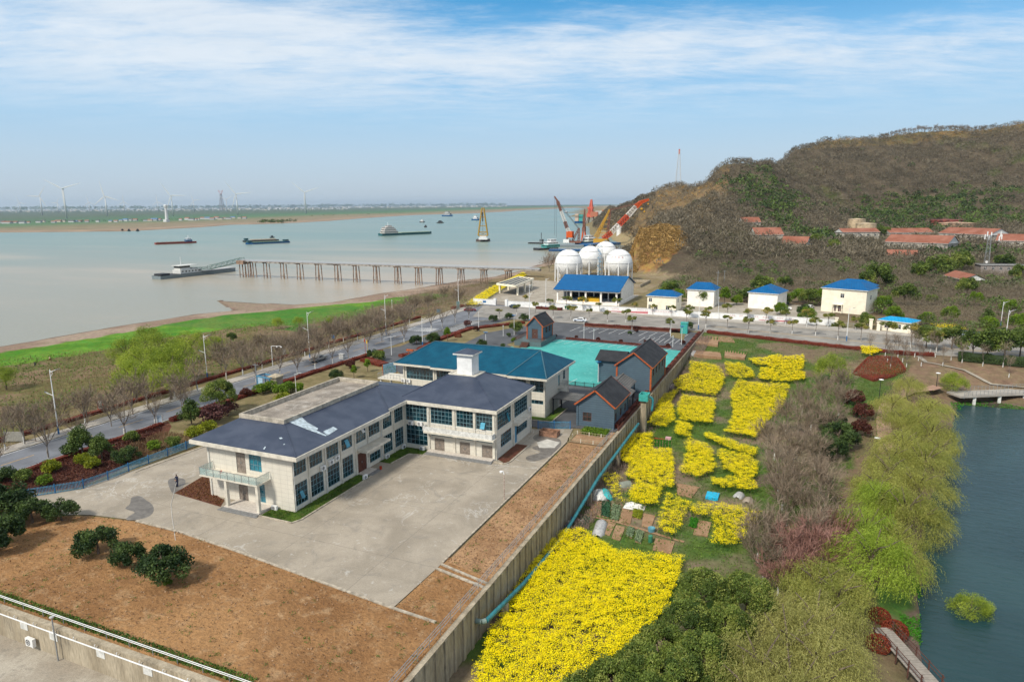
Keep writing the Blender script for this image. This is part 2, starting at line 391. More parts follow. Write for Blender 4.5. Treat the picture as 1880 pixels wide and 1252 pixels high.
M['door_red']=flat('red_brown_door',(.10,.03,.02),.5)
M['conc']=ground('concrete_old',(.30,.26,.21),(.40,.36,.30),(.22,.20,.17),.25,1.2,.85,.15,9,stretch=(1,1,1))
M['concw']=ground('concrete_wall',(.30,.25,.18),(.42,.36,.27),(.15,.13,.10),.6,1.1,.9,.25,5,stretch=(1,1,.22))
M['tarp']=flat('blue_tarp',(.01,.40,.62),.5,var=.15)
M['plastic']=flat('plastic_film',(.42,.42,.42),.3,var=.2)
M['skin']=flat('skin',(.45,.27,.18),.6)
M['navy']=flat('navy_cloth',(.015,.02,.05),.8)
M['steps']=flat('grey_stone',(.20,.20,.20),.7)
M['stepl']=flat('light_stone',(.55,.50,.45),.5)
def glassmat(name,c1,c2,rough=.12):
    m,nt,b,o=newmat(name); g=N(nt,'ShaderNodeNewGeometry'); sp=N(nt,'ShaderNodeSeparateXYZ'); L(nt,g.outputs['Position'],sp.inputs[0])
    s=math_(nt,'FLOOR',math_(nt,'DIVIDE',math_(nt,'ADD',sp.outputs[0],sp.outputs[1]),.66)); z=math_(nt,'FLOOR',math_(nt,'DIVIDE',sp.outputs[2],.75))
    cb=N(nt,'ShaderNodeCombineXYZ'); L(nt,s,cb.inputs[0]); L(nt,z,cb.inputs[1]); wn=N(nt,'ShaderNodeTexWhiteNoise'); L(nt,cb.outputs[0],wn.inputs[0])
    f=math_(nt,'ADD',math_(nt,'MULTIPLY',maprange(nt,noise(nt,g.outputs['Position'],.8,3),.4,.7),.7),math_(nt,'MULTIPLY',wn.outputs[0],.35))
    L(nt,mixc(nt,f,c1,c2),b.inputs['Base Color']); b.inputs['Roughness'].default_value=rough; b.inputs['Specular IOR Level'].default_value=.9
    return m
M['glass']=glassmat('teal_glass',(.002,.008,.014),(.006,.06,.085)); M['glassl']=glassmat('light_teal_glass',(.01,.12,.18),(.03,.26,.34)); M['glassd']=glassmat('dark_glass',(.008,.01,.012),(.03,.035,.04))
M['mull']=flat('window_bar',(.16,.27,.31),.4); M['mullw']=flat('white_window_bar',(.6,.6,.6),.4)
def sheetglass(name,c,a):
    m,nt,b,o=newmat(name); b.inputs['Base Color'].default_value=(*c,1); b.inputs['Roughness'].default_value=.1; b.inputs['Alpha'].default_value=a; return m
M['balglass']=sheetglass('balustrade_glass',(.35,.5,.5),.35)
def roofmat(name,c,c2,rib=None,axis='s',rough=.45,var=.15,ribs=.35,darkrib=.8,z=False,scale=.5,spec=.12):
    m,nt,b,o=newmat(name); g=N(nt,'ShaderNodeNewGeometry'); P=g.outputs['Position']
    col=mixc(nt,maprange(nt,noise(nt,P,scale,7,.62),.35,.68),c,c2)
    b.inputs['Roughness'].default_value=rough; b.inputs['Specular IOR Level'].default_value=spec
    if rib:
        sp=N(nt,'ShaderNodeSeparateXYZ'); L(nt,P,sp.inputs[0]); v={'x':sp.outputs[0],'y':sp.outputs[1],'z':sp.outputs[2]}[axis]
        fr=math_(nt,'FRACT',math_(nt,'DIVIDE',v,rib)); j=math_(nt,'LESS_THAN',fr,.2)
        col=mixc(nt,math_(nt,'MULTIPLY',j,1-darkrib),col,(0,0,0))
        bp=N(nt,'ShaderNodeBump'); bp.inputs['Strength'].default_value=.7; bp.inputs['Distance'].default_value=ribs; L(nt,fr,bp.inputs['Height']); L(nt,bp.outputs[0],b.inputs['Normal'])
    L(nt,col,b.inputs['Base Color']); return m
M['slate']=roofmat('slate_blue_roof',(.034,.046,.078),(.058,.072,.110),rough=.42,scale=.35,spec=.25)
M['tealroof']=roofmat('teal_tile_roof',(.003,.062,.115),(.005,.085,.15),rib=.16,axis='z',rough=.4,ribs=.06,darkrib=.72)
M['blueroof']=roofmat('blue_sheet_roof',(.003,.088,.25),(.005,.11,.30),rib=.8,axis='x',rough=.5,ribs=.04,darkrib=.85)
M['blueroofx']=roofmat('blue_sheet_roof_y',(.004,.13,.34),(.007,.17,.42),rib=.8,axis='y',rough=.5,ribs=.04,darkrib=.85)
M['cyanroof']=roofmat('cyan_sheet_roof',(.004,.26,.55),(.008,.32,.62),rib=.9,axis='x',rough=.5,ribs=.04,darkrib=.85)
M['blackroof']=roofmat('black_tile_roof',(.028,.030,.035),(.045,.047,.053),rib=.45,axis='y',rough=.6,ribs=.1,darkrib=.7)
M['greyroof']=roofmat('grey_sheet_roof',(.10,.10,.10),(.16,.155,.15),rib=.4,axis='x',rough=.6,ribs=.1,darkrib=.6)
M['redtile']=roofmat('red_clay_roof',(.25,.095,.062),(.35,.155,.11),rib=.5,axis='z',rough=.85,ribs=.1,darkrib=.8,scale=.12)
M['clap']=roofmat('bluegrey_clapboard',(.085,.125,.165),(.10,.15,.195),rib=.42,axis='z',rough=.6,ribs=.05,darkrib=.7)
def asphalt(name,c,patch=.25):
    m,nt,b,o=newmat(name); g=N(nt,'ShaderNodeNewGeometry'); P=g.outputs['Position']
    f=maprange(nt,noise(nt,P,.18,7,.6,.5),.35,.68); col=mixc(nt,f,tuple(x*(1-patch) for x in c),tuple(x*(1+patch*.6) for x in c))
    mp=N(nt,'ShaderNodeMapping'); mp.inputs['Scale'].default_value=(1.2,.03,1); L(nt,P,mp.inputs[0])
    col=mixc(nt,math_(nt,'MULTIPLY',maprange(nt,noise(nt,mp.outputs[0],1.,4),.5,.75),.25),col,tuple(x*.7 for x in c))
    h=N(nt,'ShaderNodeHueSaturation'); L(nt,col,h.inputs['Color']); L(nt,maprange(nt,noise(nt,P,14,4,.8),.3,.7,.88,1.12),h.inputs['Value']); L(nt,h.outputs[0],b.inputs['Base Color']); b.inputs['Roughness'].default_value=.85
    return m
M['road']=asphalt('road_asphalt',(.155,.165,.19)); M['road2']=asphalt('road_concrete',(.27,.25,.225)); M['lot']=asphalt('dark_asphalt',(.085,.088,.098))
M['court']=None
def courtmat():
    m,nt,b,o=newmat('courtyard_concrete'); g=N(nt,'ShaderNodeNewGeometry'); P=g.outputs['Position']
    col=mixc(nt,maprange(nt,noise(nt,P,.13,9,.62,.6),.33,.68),(.265,.228,.18),(.375,.325,.262))
    col=mixc(nt,math_(nt,'MULTIPLY',maprange(nt,noise(nt,P,.30,9,.68,1.4),.50,.68),.55),col,(.21,.19,.165))
    # bleached puddle rims: the thin band round one value of a warped noise
    n=noise(nt,P,.16,8,.62,1.2); r=math_(nt,'ABSOLUTE',math_(nt,'SUBTRACT',n,.5)); rim=maprange(nt,r,0,.018,1,0)
    col=mixc(nt,math_(nt,'MULTIPLY',math_(nt,'MULTIPLY',rim,maprange(nt,noise(nt,P,.07,3),.48,.62)),.65),col,(.55,.53,.50))
    col=mixc(nt,math_(nt,'MULTIPLY',maprange(nt,noise(nt,P,.5,6,.6,2),.60,.74),.5),col,(.55,.53,.50))
    sp=N(nt,'ShaderNodeSeparateXYZ'); L(nt,P,sp.inputs[0])
    def jt(v,p,off): return math_(nt,'LESS_THAN',math_(nt,'FRACT',math_(nt,'DIVIDE',math_(nt,'ADD',v,off),p)),.006)
    wob=math_(nt,'MULTIPLY',noise(nt,P,.8,3),.25)
    j=math_(nt,'MAXIMUM',jt(math_(nt,'ADD',sp.outputs[0],wob),12,5.4),jt(math_(nt,'ADD',sp.outputs[1],wob),12.5,3))
    col=mixc(nt,math_(nt,'MULTIPLY',j,.45),col,(.10,.09,.08))
    h=N(nt,'ShaderNodeHueSaturation'); L(nt,col,h.inputs['Color']); L(nt,maprange(nt,noise(nt,P,7,6,.75),.3,.7,.86,1.12),h.inputs['Value']); L(nt,h.outputs[0],b.inputs['Base Color']); b.inputs['Roughness'].default_value=.8
    return m
M['court']=courtmat()
M['soil']=ground('bare_soil',(.26,.13,.052),(.42,.23,.10),(.48,.31,.17),.085,.6,.95,1.0,2.6,t=(.34,.66),bd=.35)
M['soil2']=ground('strip_soil',(.32,.18,.09),(.43,.26,.14),(.20,.11,.06),.2,.5,.95,.9,3.2,bd=.25)
M['soilbed']=ground('bed_soil',(.27,.16,.09),(.36,.23,.14),None,.6,2,.95,.6,5,bd=.15)
M['paver']=ground('pale_pavers',(.34,.31,.28),(.42,.39,.35),None,.4,2,.85,.15,9)
M['pinkpath']=ground('pink_pavers',(.33,.20,.15),(.40,.26,.20),None,.4,2,.85,.15,9)
M['line']=flat('white_line',(.62,.62,.62),.7,var=.2,scale=4); M['yline']=flat('yellow_line',(.50,.30,.07),.7,var=.25,scale=3)
M['green_lot']=ground('turquoise_paint',(.055,.32,.30),(.075,.40,.375),(.17,.47,.43),.12,.9,.75,.03,6,t=(.35,.65))
M['grass']=ground('lawn',(.05,.10,.015),(.10,.18,.02),(.17,.13,.05),.5,1.3,.95,.8,7,bd=.15)
M['verge']=ground('dry_verge',(.15,.12,.055),(.24,.19,.10),(.09,.12,.03),.3,1.2,.95,.6,7,bd=.15)
M['mulch']=ground('red_brown_ground',(.13,.045,.03),(.19,.075,.045),(.07,.08,.025),.5,1.5,.95,1,6,bd=.3)
M['damp']=flat('damp_concrete',(.16,.145,.13),.5,var=.2,scale=1)
M['pale']=flat('pale_slab',(.50,.48,.44),.7,var=.12,scale=.8)
# terrain: colour of each kind of ground carried by the vertices, broken up by noise
def terrmat():
    m,nt,b,o=newmat('terrain'); g=N(nt,'ShaderNodeNewGeometry'); P=g.outputs['Position']; a=N(nt,'ShaderNodeAttribute',attribute_name='gcol')
    h=N(nt,'ShaderNodeHueSaturation'); L(nt,a.outputs['Color'],h.inputs['Color'])
    L(nt,maprange(nt,noise(nt,P,.7,8,.72),.28,.72,.62,1.38,False),h.inputs['Value']); L(nt,maprange(nt,noise(nt,P,.33,5,.6),.3,.7,.47,.53,False),h.inputs['Hue'])
    L(nt,h.outputs[0],b.inputs['Base Color']); b.inputs['Roughness'].default_value=.95; b.inputs['Specular IOR Level'].default_value=.15
    bp=N(nt,'ShaderNodeBump'); bp.inputs['Strength'].default_value=.8; bp.inputs['Distance'].default_value=.25; L(nt,noise(nt,P,2.2,7,.7),bp.inputs['Height']); L(nt,bp.outputs[0],b.inputs['Normal']); return m
M['terr']=terrmat()
def line(*seg): 
    r=[]
    for a,b,s in seg: r.append(np.arange(a,b,s))
    return np.concatenate(r)
gx=line((-2600,-900,170),(-900,-420,40),(-420,-268,6),(-268,-160,1.6),(-160,-29.5,1.5),(-29.5,-28.1,.45),(-28.1,60,1.0),(60,180,3),(180,460,6),(460,1500,26))
gy=line((-60,30,15),(30,36,3),(36.2,37.2,.5),(37.7,215,1.25),(215,330,2.2),(330,560,3),(560,1350,7),(1350,2300,22),(2300,9000,300))
XX,YY=np.meshgrid(gx,gy); ZZ=T(XX,YY)
ny,nx=XX.shape
def col(X,Y,Z):
    c=np.empty(X.shape+(3,)); c[:]=(.20,.16,.085)
    def put(m,k,soft=None): c[m]=k
    n1_=wav(X,Y,11,1.)+.6*wav(X,Y,3.1,4.); n2_=wav(X,Y,26,3.)+.5*wav(X,Y,6,2.)
    def two(m,a,b,n,th=0.): 
        f=sm((n-th)/.5+.5)[...,None]; q=np.array(a)*(1-f)+np.array(b)*f; c[m]=q[m]
    xs=np.interp(Y,SHy,SHx); d=X-xs
    riv=(X<-119)&(Y<700)
    two(riv,(.20,.145,.085),(.13,.115,.045),n1_)
    gband=riv&(d>21+2*n1_)&(d<np.interp(Y,[60,140,180,215,260,300],[40,46,52,64,50,18])+3*n1_)&(Y<330)
    two(gband,(.070,.185,.012),(.11,.235,.022),n1_)
    p2=riv&(Y>150)&(Y<300)&(d<95)&(d>13)&(n2_>.1)&(Y>185); two(p2,(.06,.17,.02),(.10,.18,.03),n1_)
    beach=(X<-100)&(d<21+2.5*n1_+np.interp(Y,[60,200,240,330,420],[0,0,4,6,-4]))&(Y<560); two(beach,(.24,.17,.125),(.31,.235,.18),n1_)
    wet=(X<-100)&(d<2.5+n1_)&(Y<560); c[wet]=(.16,.115,.085)
    isp=inpoly(X,Y,SPIT); c[isp]=(.25,.19,.14)
    # field
    fld=(X>-28.6)&(Y<rn(X)); two(fld,(.075,.125,.025),(.20,.155,.105),n1_,.1); two(fld&(n2_>.55),(.15,.105,.09),(.2,.16,.1),n1_)
    nf=fld&(Y>165)&(X<25); two(nf,(.08,.12,.03),(.17,.13,.08),n1_,.1)
    park=fld&(X>np.interp(Y,[30,60,90,120,150,180],[-6,-3,2,9,12,22])); two(park,(.19,.135,.085),(.14,.115,.06),n1_,.3)
    pd=distpoly(X,Y,POND); ip=inpoly(X,Y,POND)
    c[fld&(pd<1.6)]=(.15,.11,.085); c[ip]=(.05,.05,.035)
    gb=fld&(pd>1.2)&(pd<4.5)&(n1_>.6)&(~ip); c[gb]=(.08,.15,.03)
    st=(Y>246)&(X>-150)&(Y<470)&(Z<1.5); two(st,(.20,.155,.085),(.25,.20,.125),n1_)
    two(st&(X>-35),(.12,.09,.06),(.17,.13,.08),n1_)
    # hills
    dd=-X*SA+Y*CA; hl=(dd>330)&(Z>1.5)&(X>-260)
    two(hl,(.078,.062,.042),(.115,.09,.06),n2_)
    two(hl&(wav(X,Y,75,5.)+.5*wav(X,Y,20,1.)>.62),(.075,.085,.03),(.11,.095,.05),n1_)
    u=940+FPX*(X*CA+Y*SA)/np.maximum(dd,1)
    kn=hl&(((u-1193)/66)**2+((dd-440)/62)**2+.25*wav(X,Y,12,3)<1); two(kn,(.30,.17,.055),(.22,.13,.055),n1_)
    kn2=hl&(u>1140)&(u<1330)&(dd>640); two(kn2,(.20,.135,.065),(.13,.095,.055),n1_)
    kn3=hl&(u>1180)&(u<1305)&(dd>500)&(dd<=640); two(kn3,(.16,.115,.06),(.11,.085,.05),n1_)
    tan=(dd>520)&(u>1100)&(u<1260)&(Z<=1.5)&(Z>-6.9); c[tan]=(.30,.235,.13)
    ridge=hl&(u>1300)&(Z>np.interp(u,[1300,1450,1880],[72,108,138])); two(ridge,(.17,.115,.05),(.12,.10,.045),n1_)
    flatd=(dd>430)&(u>1540)&(u<1640)&(dd<560)&(Z<12); c[flatd]=(.14,.17,.06)
    return c
CC=col(XX,YY,ZZ)
idx=np.arange(nx*ny).reshape(ny,nx)
q=np.stack([idx[:-1,:-1],idx[:-1,1:],idx[1:,1:],idx[1:,:-1]],-1).reshape(-1,4)
cxm=XX[:-1,:-1].ravel(); 
me=mesh_np('ground',np.stack([XX,YY,ZZ],-1).reshape(-1,3),q,4,M['terr'],True,{'gcol':CC.reshape(-1,3)})
tag(link('ground',me),kind='structure')
# water
def watermat(name,c1,c2,rough,bs,bst,band=False,c3=None,bd=.05,stretch=(1,1,1),rot=0):
    m,nt,b,o=newmat(name); g=N(nt,'ShaderNodeNewGeometry'); P=g.outputs['Position']
    mp=N(nt,'ShaderNodeMapping'); mp.inputs['Scale'].default_value=(.0016,.0058,.001) if band else (.03,.03,.03); mp.inputs['Rotation'].default_value=(0,0,.62 if band else .1); L(nt,P,mp.inputs[0])
    f=maprange(nt,noise(nt,mp.outputs[0],1.,6,.55,.35),.40,.60); colr=mixc(nt,f,c1,c2)
    if c3:
        # clear blue-green water beyond the silty inshore strip
        sp=N(nt,'ShaderNodeSeparateXYZ'); L(nt,P,sp.inputs[0])
        dd=math_(nt,'ADD',math_(nt,'MULTIPLY',sp.outputs[0],-SA),math_(nt,'MULTIPLY',sp.outputs[1],CA))
        dn=math_(nt,'ADD',dd,math_(nt,'MULTIPLY',noise(nt,mp.outputs[0],2.,4),500))
        colr=mixc(nt,math_(nt,'MULTIPLY',maprange(nt,dn,600,1250),.8),colr,c3)
    L(nt,colr,b.inputs['Base Color']); b.inputs['Roughness'].default_value=rough; b.inputs['IOR'].default_value=1.33; b.inputs['Specular IOR Level'].default_value=.13 if band else .5
    bp=N(nt,'ShaderNodeBump'); bp.inputs['Strength'].default_value=bst; bp.inputs['Distance'].default_value=bd
    m2=N(nt,'ShaderNodeMapping'); m2.inputs['Scale'].default_value=stretch; m2.inputs['Rotation'].default_value=(0,0,rot); L(nt,P,m2.inputs[0])
    L(nt,noise(nt,m2.outputs[0],bs,5,.6,.6),bp.inputs['Height']); L(nt,bp.outputs[0],b.inputs['Normal']); return m
M['river']=watermat('river_water',(.41,.335,.255),(.27,.265,.22),.26,.6,.8,True,(.12,.22,.205),.35,(1,.45,1),.4)
M['pond']=watermat('pond_water',(.010,.038,.046),(.018,.055,.062),.16,.9,.9,bd=.12,stretch=(.5,1.6,1),rot=.25)
R=[(-30000,-800),(30000,-800),(30000,45000),(-30000,45000)]
sheet('river_water',[(-26000,-300),(-101,-300),(-101,560),(-60,700),(-100,1000),(2500,2600),(9000,26000),(-26000,26000)],-7,M['river'])
sheet('pond_water',[(x,y) for x,y in [G(1660,735,-5.3),G(1640,1000,-5.3),G(1640,1500,-5.3),(90,40),(90,172),(60,174)]],-5.3,M['pond'])
# far bank: one land sheet reaching the horizon
FB=[G(x,y,-7) for x,y in ((0,427),(120,426),(240,425),(300,421),(370,418),(430,413),(480,412),(560,409),(640,403),(700,399),(760,395),(870,392),(925,389),(960,386.2))]
def farmat():
    m,nt,b,o=newmat('far_bank_land'); g=N(nt,'ShaderNodeNewGeometry'); P=g.outputs['Position']; a=N(nt,'ShaderNodeAttribute',attribute_name='gcol')
    h=N(nt,'ShaderNodeHueSaturation'); L(nt,a.outputs['Color'],h.inputs['Color']); L(nt,maprange(nt,noise(nt,P,.02,8,.75),.3,.7,.65,1.3,False),h.inputs['Value']); L(nt,h.outputs[0],b.inputs['Base Color']); b.inputs['Roughness'].default_value=.95; return m
fb=[]; fc=[]; steps=[0,.002,.012,.03,.06,.12,.2,.32,.5,.75,1.0]
def lerp(a,b,t): return a+(b-a)*t
pts=[]
sh=[(-9000,-2500),(-3200,-300)]+FB+[(-5200,24000)]
# resample the shore
S=[]
for a,b in zip(sh,sh[1:]):
    n=max(1,int(math.dist(a,b)/90)); n=min(n,60)
    for i in range(n): S.append((lerp(a[0],b[0],i/n)+random.Random(len(S)).uniform(-14,14),lerp(a[1],b[1],i/n)))
S.append(sh[-1])
K=[0,6,40,90,150,230,320,450,700,1100,1700,2600,4500,9000,17000]
cK=[(.20,.15,.11),(.26,.18,.12),(.29,.21,.145),(.25,.185,.12),(.22,.175,.11),(.21,.17,.10),(.20,.17,.095),(.17,.16,.085),(.07,.15,.06),(.055,.13,.06),(.06,.11,.06),(.07,.10,.065),(.06,.09,.06),(.05,.08,.06),(.05,.08,.06)]
V=[];Cc=[]
for i,(x,y) in enumerate(S):
    for k,dk in enumerate(K):
        zz=-7.6 if k==0 else -6.6+min(k,4)*.55
        V.append((x-dk*.93-(0 if k<6 else 0),y+dk*.36*0+dk*.10,zz)); Cc.append(cK[k])
nk=len(K); ix=np.arange(len(S)*nk).reshape(len(S),nk)
q=np.stack([ix[:-1,:-1],ix[1:,:-1],ix[1:,1:],ix[:-1,1:]],-1).reshape(-1,4)
M['far']=farmat()
tag(link('far_bank',mesh_np('far_bank',V,q,4,M['far'],False,{'gcol':np.array(Cc)})),kind='structure')
# =============== sheets of the site
def chaik(P,z=.03,n=3):
    P=px(P,z) 
    for _ in range(n):
        q=[]
        for a,b in zip(P,P[1:]+P[:1]): q+=[(a[0]*.75+b[0]*.25,a[1]*.75+b[1]*.25),(a[0]*.25+b[0]*.75,a[1]*.25+b[1]*.75)]
        P=q
    return P
wf=36.4      # front retaining wall
GRASSB=[]
sheet('courtyard_pavement',[(-104,45),(-100,50),(-97,54.5),(-92.5,58.6),(-91.6,66),(-90.2,79),(-89.5,100),(-78.5,112),(-76,112.3),(-76,98.5),(-41.5,107.5),(-36.2,110.2),(-35.0,103),(-35.0,60.5)]+px([(722,1115),(434,1010),(330,975),(250,955),(165,945),(120,945),(60,925)])+[(-104,41)],0.03,M['court'])
# front soil yard, lightly heaped
def rough_sheet(name,P,z,mat,step,amp,seed,kind='structure'):
    xs=[p[0] for p in P]; ys=[p[1] for p in P]
    X,Y=np.meshgrid(np.arange(min(xs),max(xs)+step,step),np.arange(min(ys),max(ys)+step,step)); d=distpoly(X,Y,P); inn=inpoly(X,Y,P)
    # pull the outer ring of vertices on to the outline
    Zz=z+amp*np.clip(d/1.5,0,1)*(.6*wav(X,Y,2.6,seed)+.5*wav(X,Y,.9,seed+1)+.3)
    ok=inn; idx=np.arange(X.size).reshape(X.shape); keep=ok[:-1,:-1]&ok[1:,:-1]&ok[:-1,1:]&ok[1:,1:]
    q=np.stack([idx[:-1,:-1],idx[:-1,1:],idx[1:,1:],idx[1:,:-1]],-1)[keep]
    me=mesh_np(name,np.stack([X,Y,Zz],-1).reshape(-1,3),q.reshape(-1),4,mat,True)
    o=link(name,me); o['kind']=kind; return o
near=px([(800,1143),(722,1117),(434,1012),(330,977),(250,957),(165,947),(120,947),(60,930)])
SOILP=[(-28.5,wf+.3),(-28.5,near[0][1]-.2)]+near+[(-104,44),(-104,wf+.3)]
sheet('soil_base',[(-28.2,wf),(-28.2,62),(-35,62),(-35,60.4)]+near[1:]+[(-104,44),(-104,wf)],-.012,M['soil'])
rough_sheet('soil_yard',SOILP,.02,M['soil'],.4,.14,3)
STRP=[(-34.6,61),(-28.5,59.6),(-28.5,103),(-34.6,103)]
sheet('soil_strip_base',STRP,.005,M['soil2']); rough_sheet('soil_strip',STRP,.03,M['soil2'],.35,.10,5)
rough_sheet('vegetable_bed_soil',[(-34.6,103.2),(-28.6,103.2),(-28.6,110.8),(-34.6,110.8)],.05,M['soilbed'],.35,.10,6)
# asphalt yard round the teal-roofed block and the cottages
sheet('yard_asphalt',[(-36.4,110.4),(-28.8,111),(-28.8,210),(-34,212.6),(-106,212.9),(-106,196),(-104,160),(-106,156),(-106,128),(-80,128),(-80,112.6),(-76,112.8),(-41,108)],0.02,M['lot'])
LOT=px([(937,637),(1004,621.6),(1100,629.5),(1240,643)],.03)+[(-29.5,182),(-29.5,137.5),(-58,138.5),(-72,160)]
sheet('turquoise_pavement',LOT,.045,M['green_lot'])
mb=MB()
def stripe(mb,a,b,w=.14,z=.05):
    a=Vector((*a,0));b=Vector((*b,0)); d=(b-a).normalized(); n=Vector((-d.y,d.x,0))*w/2
    mb.face([(p.x,p.y,z) for p in (a-n,b-n,b+n,a+n)])
for i in range(14):
    x=-66+i*2.55; stripe(mb,(x,184.6),(x-1.2,179.8),.13,.0495)
for i in range(6):
    x=-60+i*2.6; stripe(mb,(x,139.2),(x+.6,143.6),.13,.0495)
mb.build('turquoise_lot_marking',M['line'])['kind']='structure'
mb=MB()
for i in range(12):
    x=-66.+i*3.1; stripe(mb,(x,207),(x-1.,199.5),.16,.028)
stripe(mb,(-67,207),(-32,207),.14,.028)
for i in range(9): stripe(mb,(-43+i*1.45,198),(-43.4+i*1.45,191.5),.14,.028)
for i in range(6): stripe(mb,(-84+i*2.6,164),(-84.6+i*2.6,158.6),.14,.028)
mb.build('parking_marking',M['line'])['kind']='structure'
# roads
sheet('river_road',[(-117.2,-20),(-107.8,-20),(-107.6,120),(-106,186),(-104,205),(-96,213.6),(-96,240),(-112,243),(-117.2,243)],.03,M['road'])
RNp=[(-108,213.3),(-30,213.2),(1,205.4),(24,200.7),(50,200),(90,190),(200,150)]
RFp=[(-116,238.5),(-80,238.3),(-40,236.0),(8.6,229),(34,226),(60,222.5),(110,212),(215,172)]
sheet('cross_road',RNp+RFp[::-1],.036,M['road2'])
RWp=[(-119,250),(-80,249.8),(-41,245.5),(8.6,236.5),(36,232),(62,229),(113,218),(220,178)]
sheet('cross_road_pavement',[(x,y-.4) for x,y in RFp]+RWp[::-1],.028,M['paver'])
mb=MB()
def off(P,d):
    r=[]
    for i,p in enumerate(P):
        a=Vector(P[max(0,i-1)]);b=Vector(P[min(len(P)-1,i+1)]); t=(b-a).normalized(); r.append((p[0]-t.y*d,p[1]+t.x*d))
    return r
def kerb(mb,P,w=.16,h=.13,z=0.0,m=0):
    for a,b in zip(P,P[1:]):
        mb.bar((a[0],a[1],z+h/2+.02),(b[0],b[1],z+h/2+.02),w,h,m)
kb=MB(); kerb(kb,RFp); kerb(kb,[(-117.3,20),(-117.3,236)]); kerb(kb,[(-107.6,40),(-107.5,150)]); kerb(kb,RNp[1:]); kerb(kb,[(-106.2,170),(-104.5,203),(-96,212)])
kerb(kb,[(-35,103),(-35,60.6)],.22,.14); kerb(kb,near[:1]+near[1:5],.3,.12); kerb(kb,[(-34.9,60.2),(-28.4,58.6)],.25,.16); kerb(kb,[(-34.9,59.2),(-28.4,57.8)],.3,.16)
kb.build('kerb',M['kerb'])['kind']='structure'
def curve(P,n=8):
    return P
mk=MB()
def dashed(P,w,z,on=4,gap=6,m=0,mb=mk):
    for a,b in zip(P,P[1:]):
        l=math.dist(a,b); t=0
        while t<l:
            e=min(l,t+on); stripe(mb,(lerp(a[0],b[0],t/l),lerp(a[1],b[1],t/l)),(lerp(a[0],b[0],e/l),lerp(a[1],b[1],e/l)),w,z); mb.m[-1]=m; t+=on+gap
def solid(P,w,z,m=0):
    for a,b in zip(P,P[1:]): stripe(mk,a,b,w,z); mk.m[-1]=m
dashed([(-112.5,30),(-112.5,176)],.16,.036,5,5,1)
solid([(-108.1,20),(-108.0,150)],.15,.036); solid([(-116.9,20),(-116.9,196)],.15,.036)
for i in range(12): stripe(mk,(-116.2+i*.78,182.4),(-116.2+i*.78,188.4),.42,.036)
for i in range(14): stripe(mk,(-100.5,186+i*1.4),(-104.8,186+i*1.4),.42,.036)
for y in (168,196,199): stripe(mk,(-114.8,y),(-114.8,y+4),.25,.036); stripe(mk,(-115.4,y+3),(-114.2,y+3),.2,.0365)
mid=[((a[0]+b[0])/2,(a[1]+b[1])/2) for a,b in zip(off(RNp[1:],9.5),off(RNp[1:],9.5))]
solid(off(RNp[1:],10.2),.18,.0405,1); solid(off(RNp[1:],11.0),.18,.0405,1); dashed(off(RNp[1:],5.6),.15,.0405,4,6,0); dashed(off(RNp[1:],16),.15,.0405,4,6,0)
o=mk.build('road_marking',[M['line'],M['yline']]); o['kind']='structure'
sheet('sidewalk',[(-120.6,10),(-117.4,10),(-117.4,236),(-121,247),(-127,247),(-123,230),(-120.6,200)],.10,M['paver'])
sheet('verge',[(-125,10),(-120.6,10),(-120.6,200),(-123,230),(-126,247),(-130,247),(-125.5,200)],.04,M['verge'])
sheet('garden_verge',[(-107.5,20),(-98.5,52.8),(-93.4,58.2),(-92.3,67),(-91.1,79),(-90.2,100),(-79.5,112),(-79.5,127),(-106,127),(-107.5,110)],.012,M['verge'])
sheet('garden_red_ground',[(-107.3,20),(-104,44),(-97.8,54.4),(-93.2,58.8),(-93.6,66),(-97,76),(-104,84),(-107.3,86)],.018,M['mulch'])
sheet('lawn_verge',[(-107.3,150),(-79.8,127.5),(-107.3,127.5)],.03,M['verge'])
sheet('traffic_island_verge',px([(745,655),(800,625),(862,606),(960,582),(1000,590),(968,597),(890,612),(845,634),(800,640)]),.03,M['verge'])
ISL=px([(930,633),(985,613),(1002,617),(1000,628),(950,640)]); sheet('planting_island',ISL,.06,M['verge'])
sheet('roadside_planting',[(-66,208.5),(-32,208.5),(-32,212.6),(-66,212.6)],.03,M['mulch'])
sheet('corner_planting',px([(1225,594),(1262,600),(1255,625),(1232,618)]),.03,M['verge'])
# building lawns
sheet('building_lawn',[(-58.9,61.9),(-57.3,62.0),(-56.9,63.5),(-56.9,78.3),(-59,78.3)],.06,M['grass']);
sheet('building_lawn_east',[(-58.9,83.6),(-56.9,83.6),(-56.6,88.2),(-54.4,88.6),(-54.4,90.8),(-58.9,90.8)],.06,M['grass'])
sheet('front_lawn',[(-62.4,61.9),(-58.9,61.9),(-58.9,64.4),(-62.4,64.4)],.062,M['grass'])
sheet('red_bed',px([(320,905),(382,868),(392,906),(412,918),(405,930)],.05),.05,M['mulch'])
sheet('side_bed',[(-42.4,91.5),(-40.9,90.4),(-40.4,91),(-40.4,99),(-42.4,99)],.06,M['mulch'])
sheet('block_bed',[(-46.5,113.9),(-46.5,111.8),(-41.2,112.2),(-41.2,121),(-42.9,121),(-42.9,113.9)],.06,M['grass'])
k=MB(); kerb(k,[(-62.5,61.8),(-57.2,61.8),(-56.7,63),(-56.7,78.3)],.22,.14); kerb(k,[(-56.8,83.6),(-56.4,88.1),(-54.3,88.5)],.22,.14); kerb(k,[(-42.5,90.2),(-40.6,89.9),(-40.1,91),(-40.1,99.2)],.22,.14); kerb(k,[(-46.6,111.6),(-41.0,112.0),(-41.0,121)],.2,.14)
kerb(k,[(-90.6,66),(-89.6,82)],.2,.1); k.build('planting_kerb',M['kerb'])['kind']='structure'
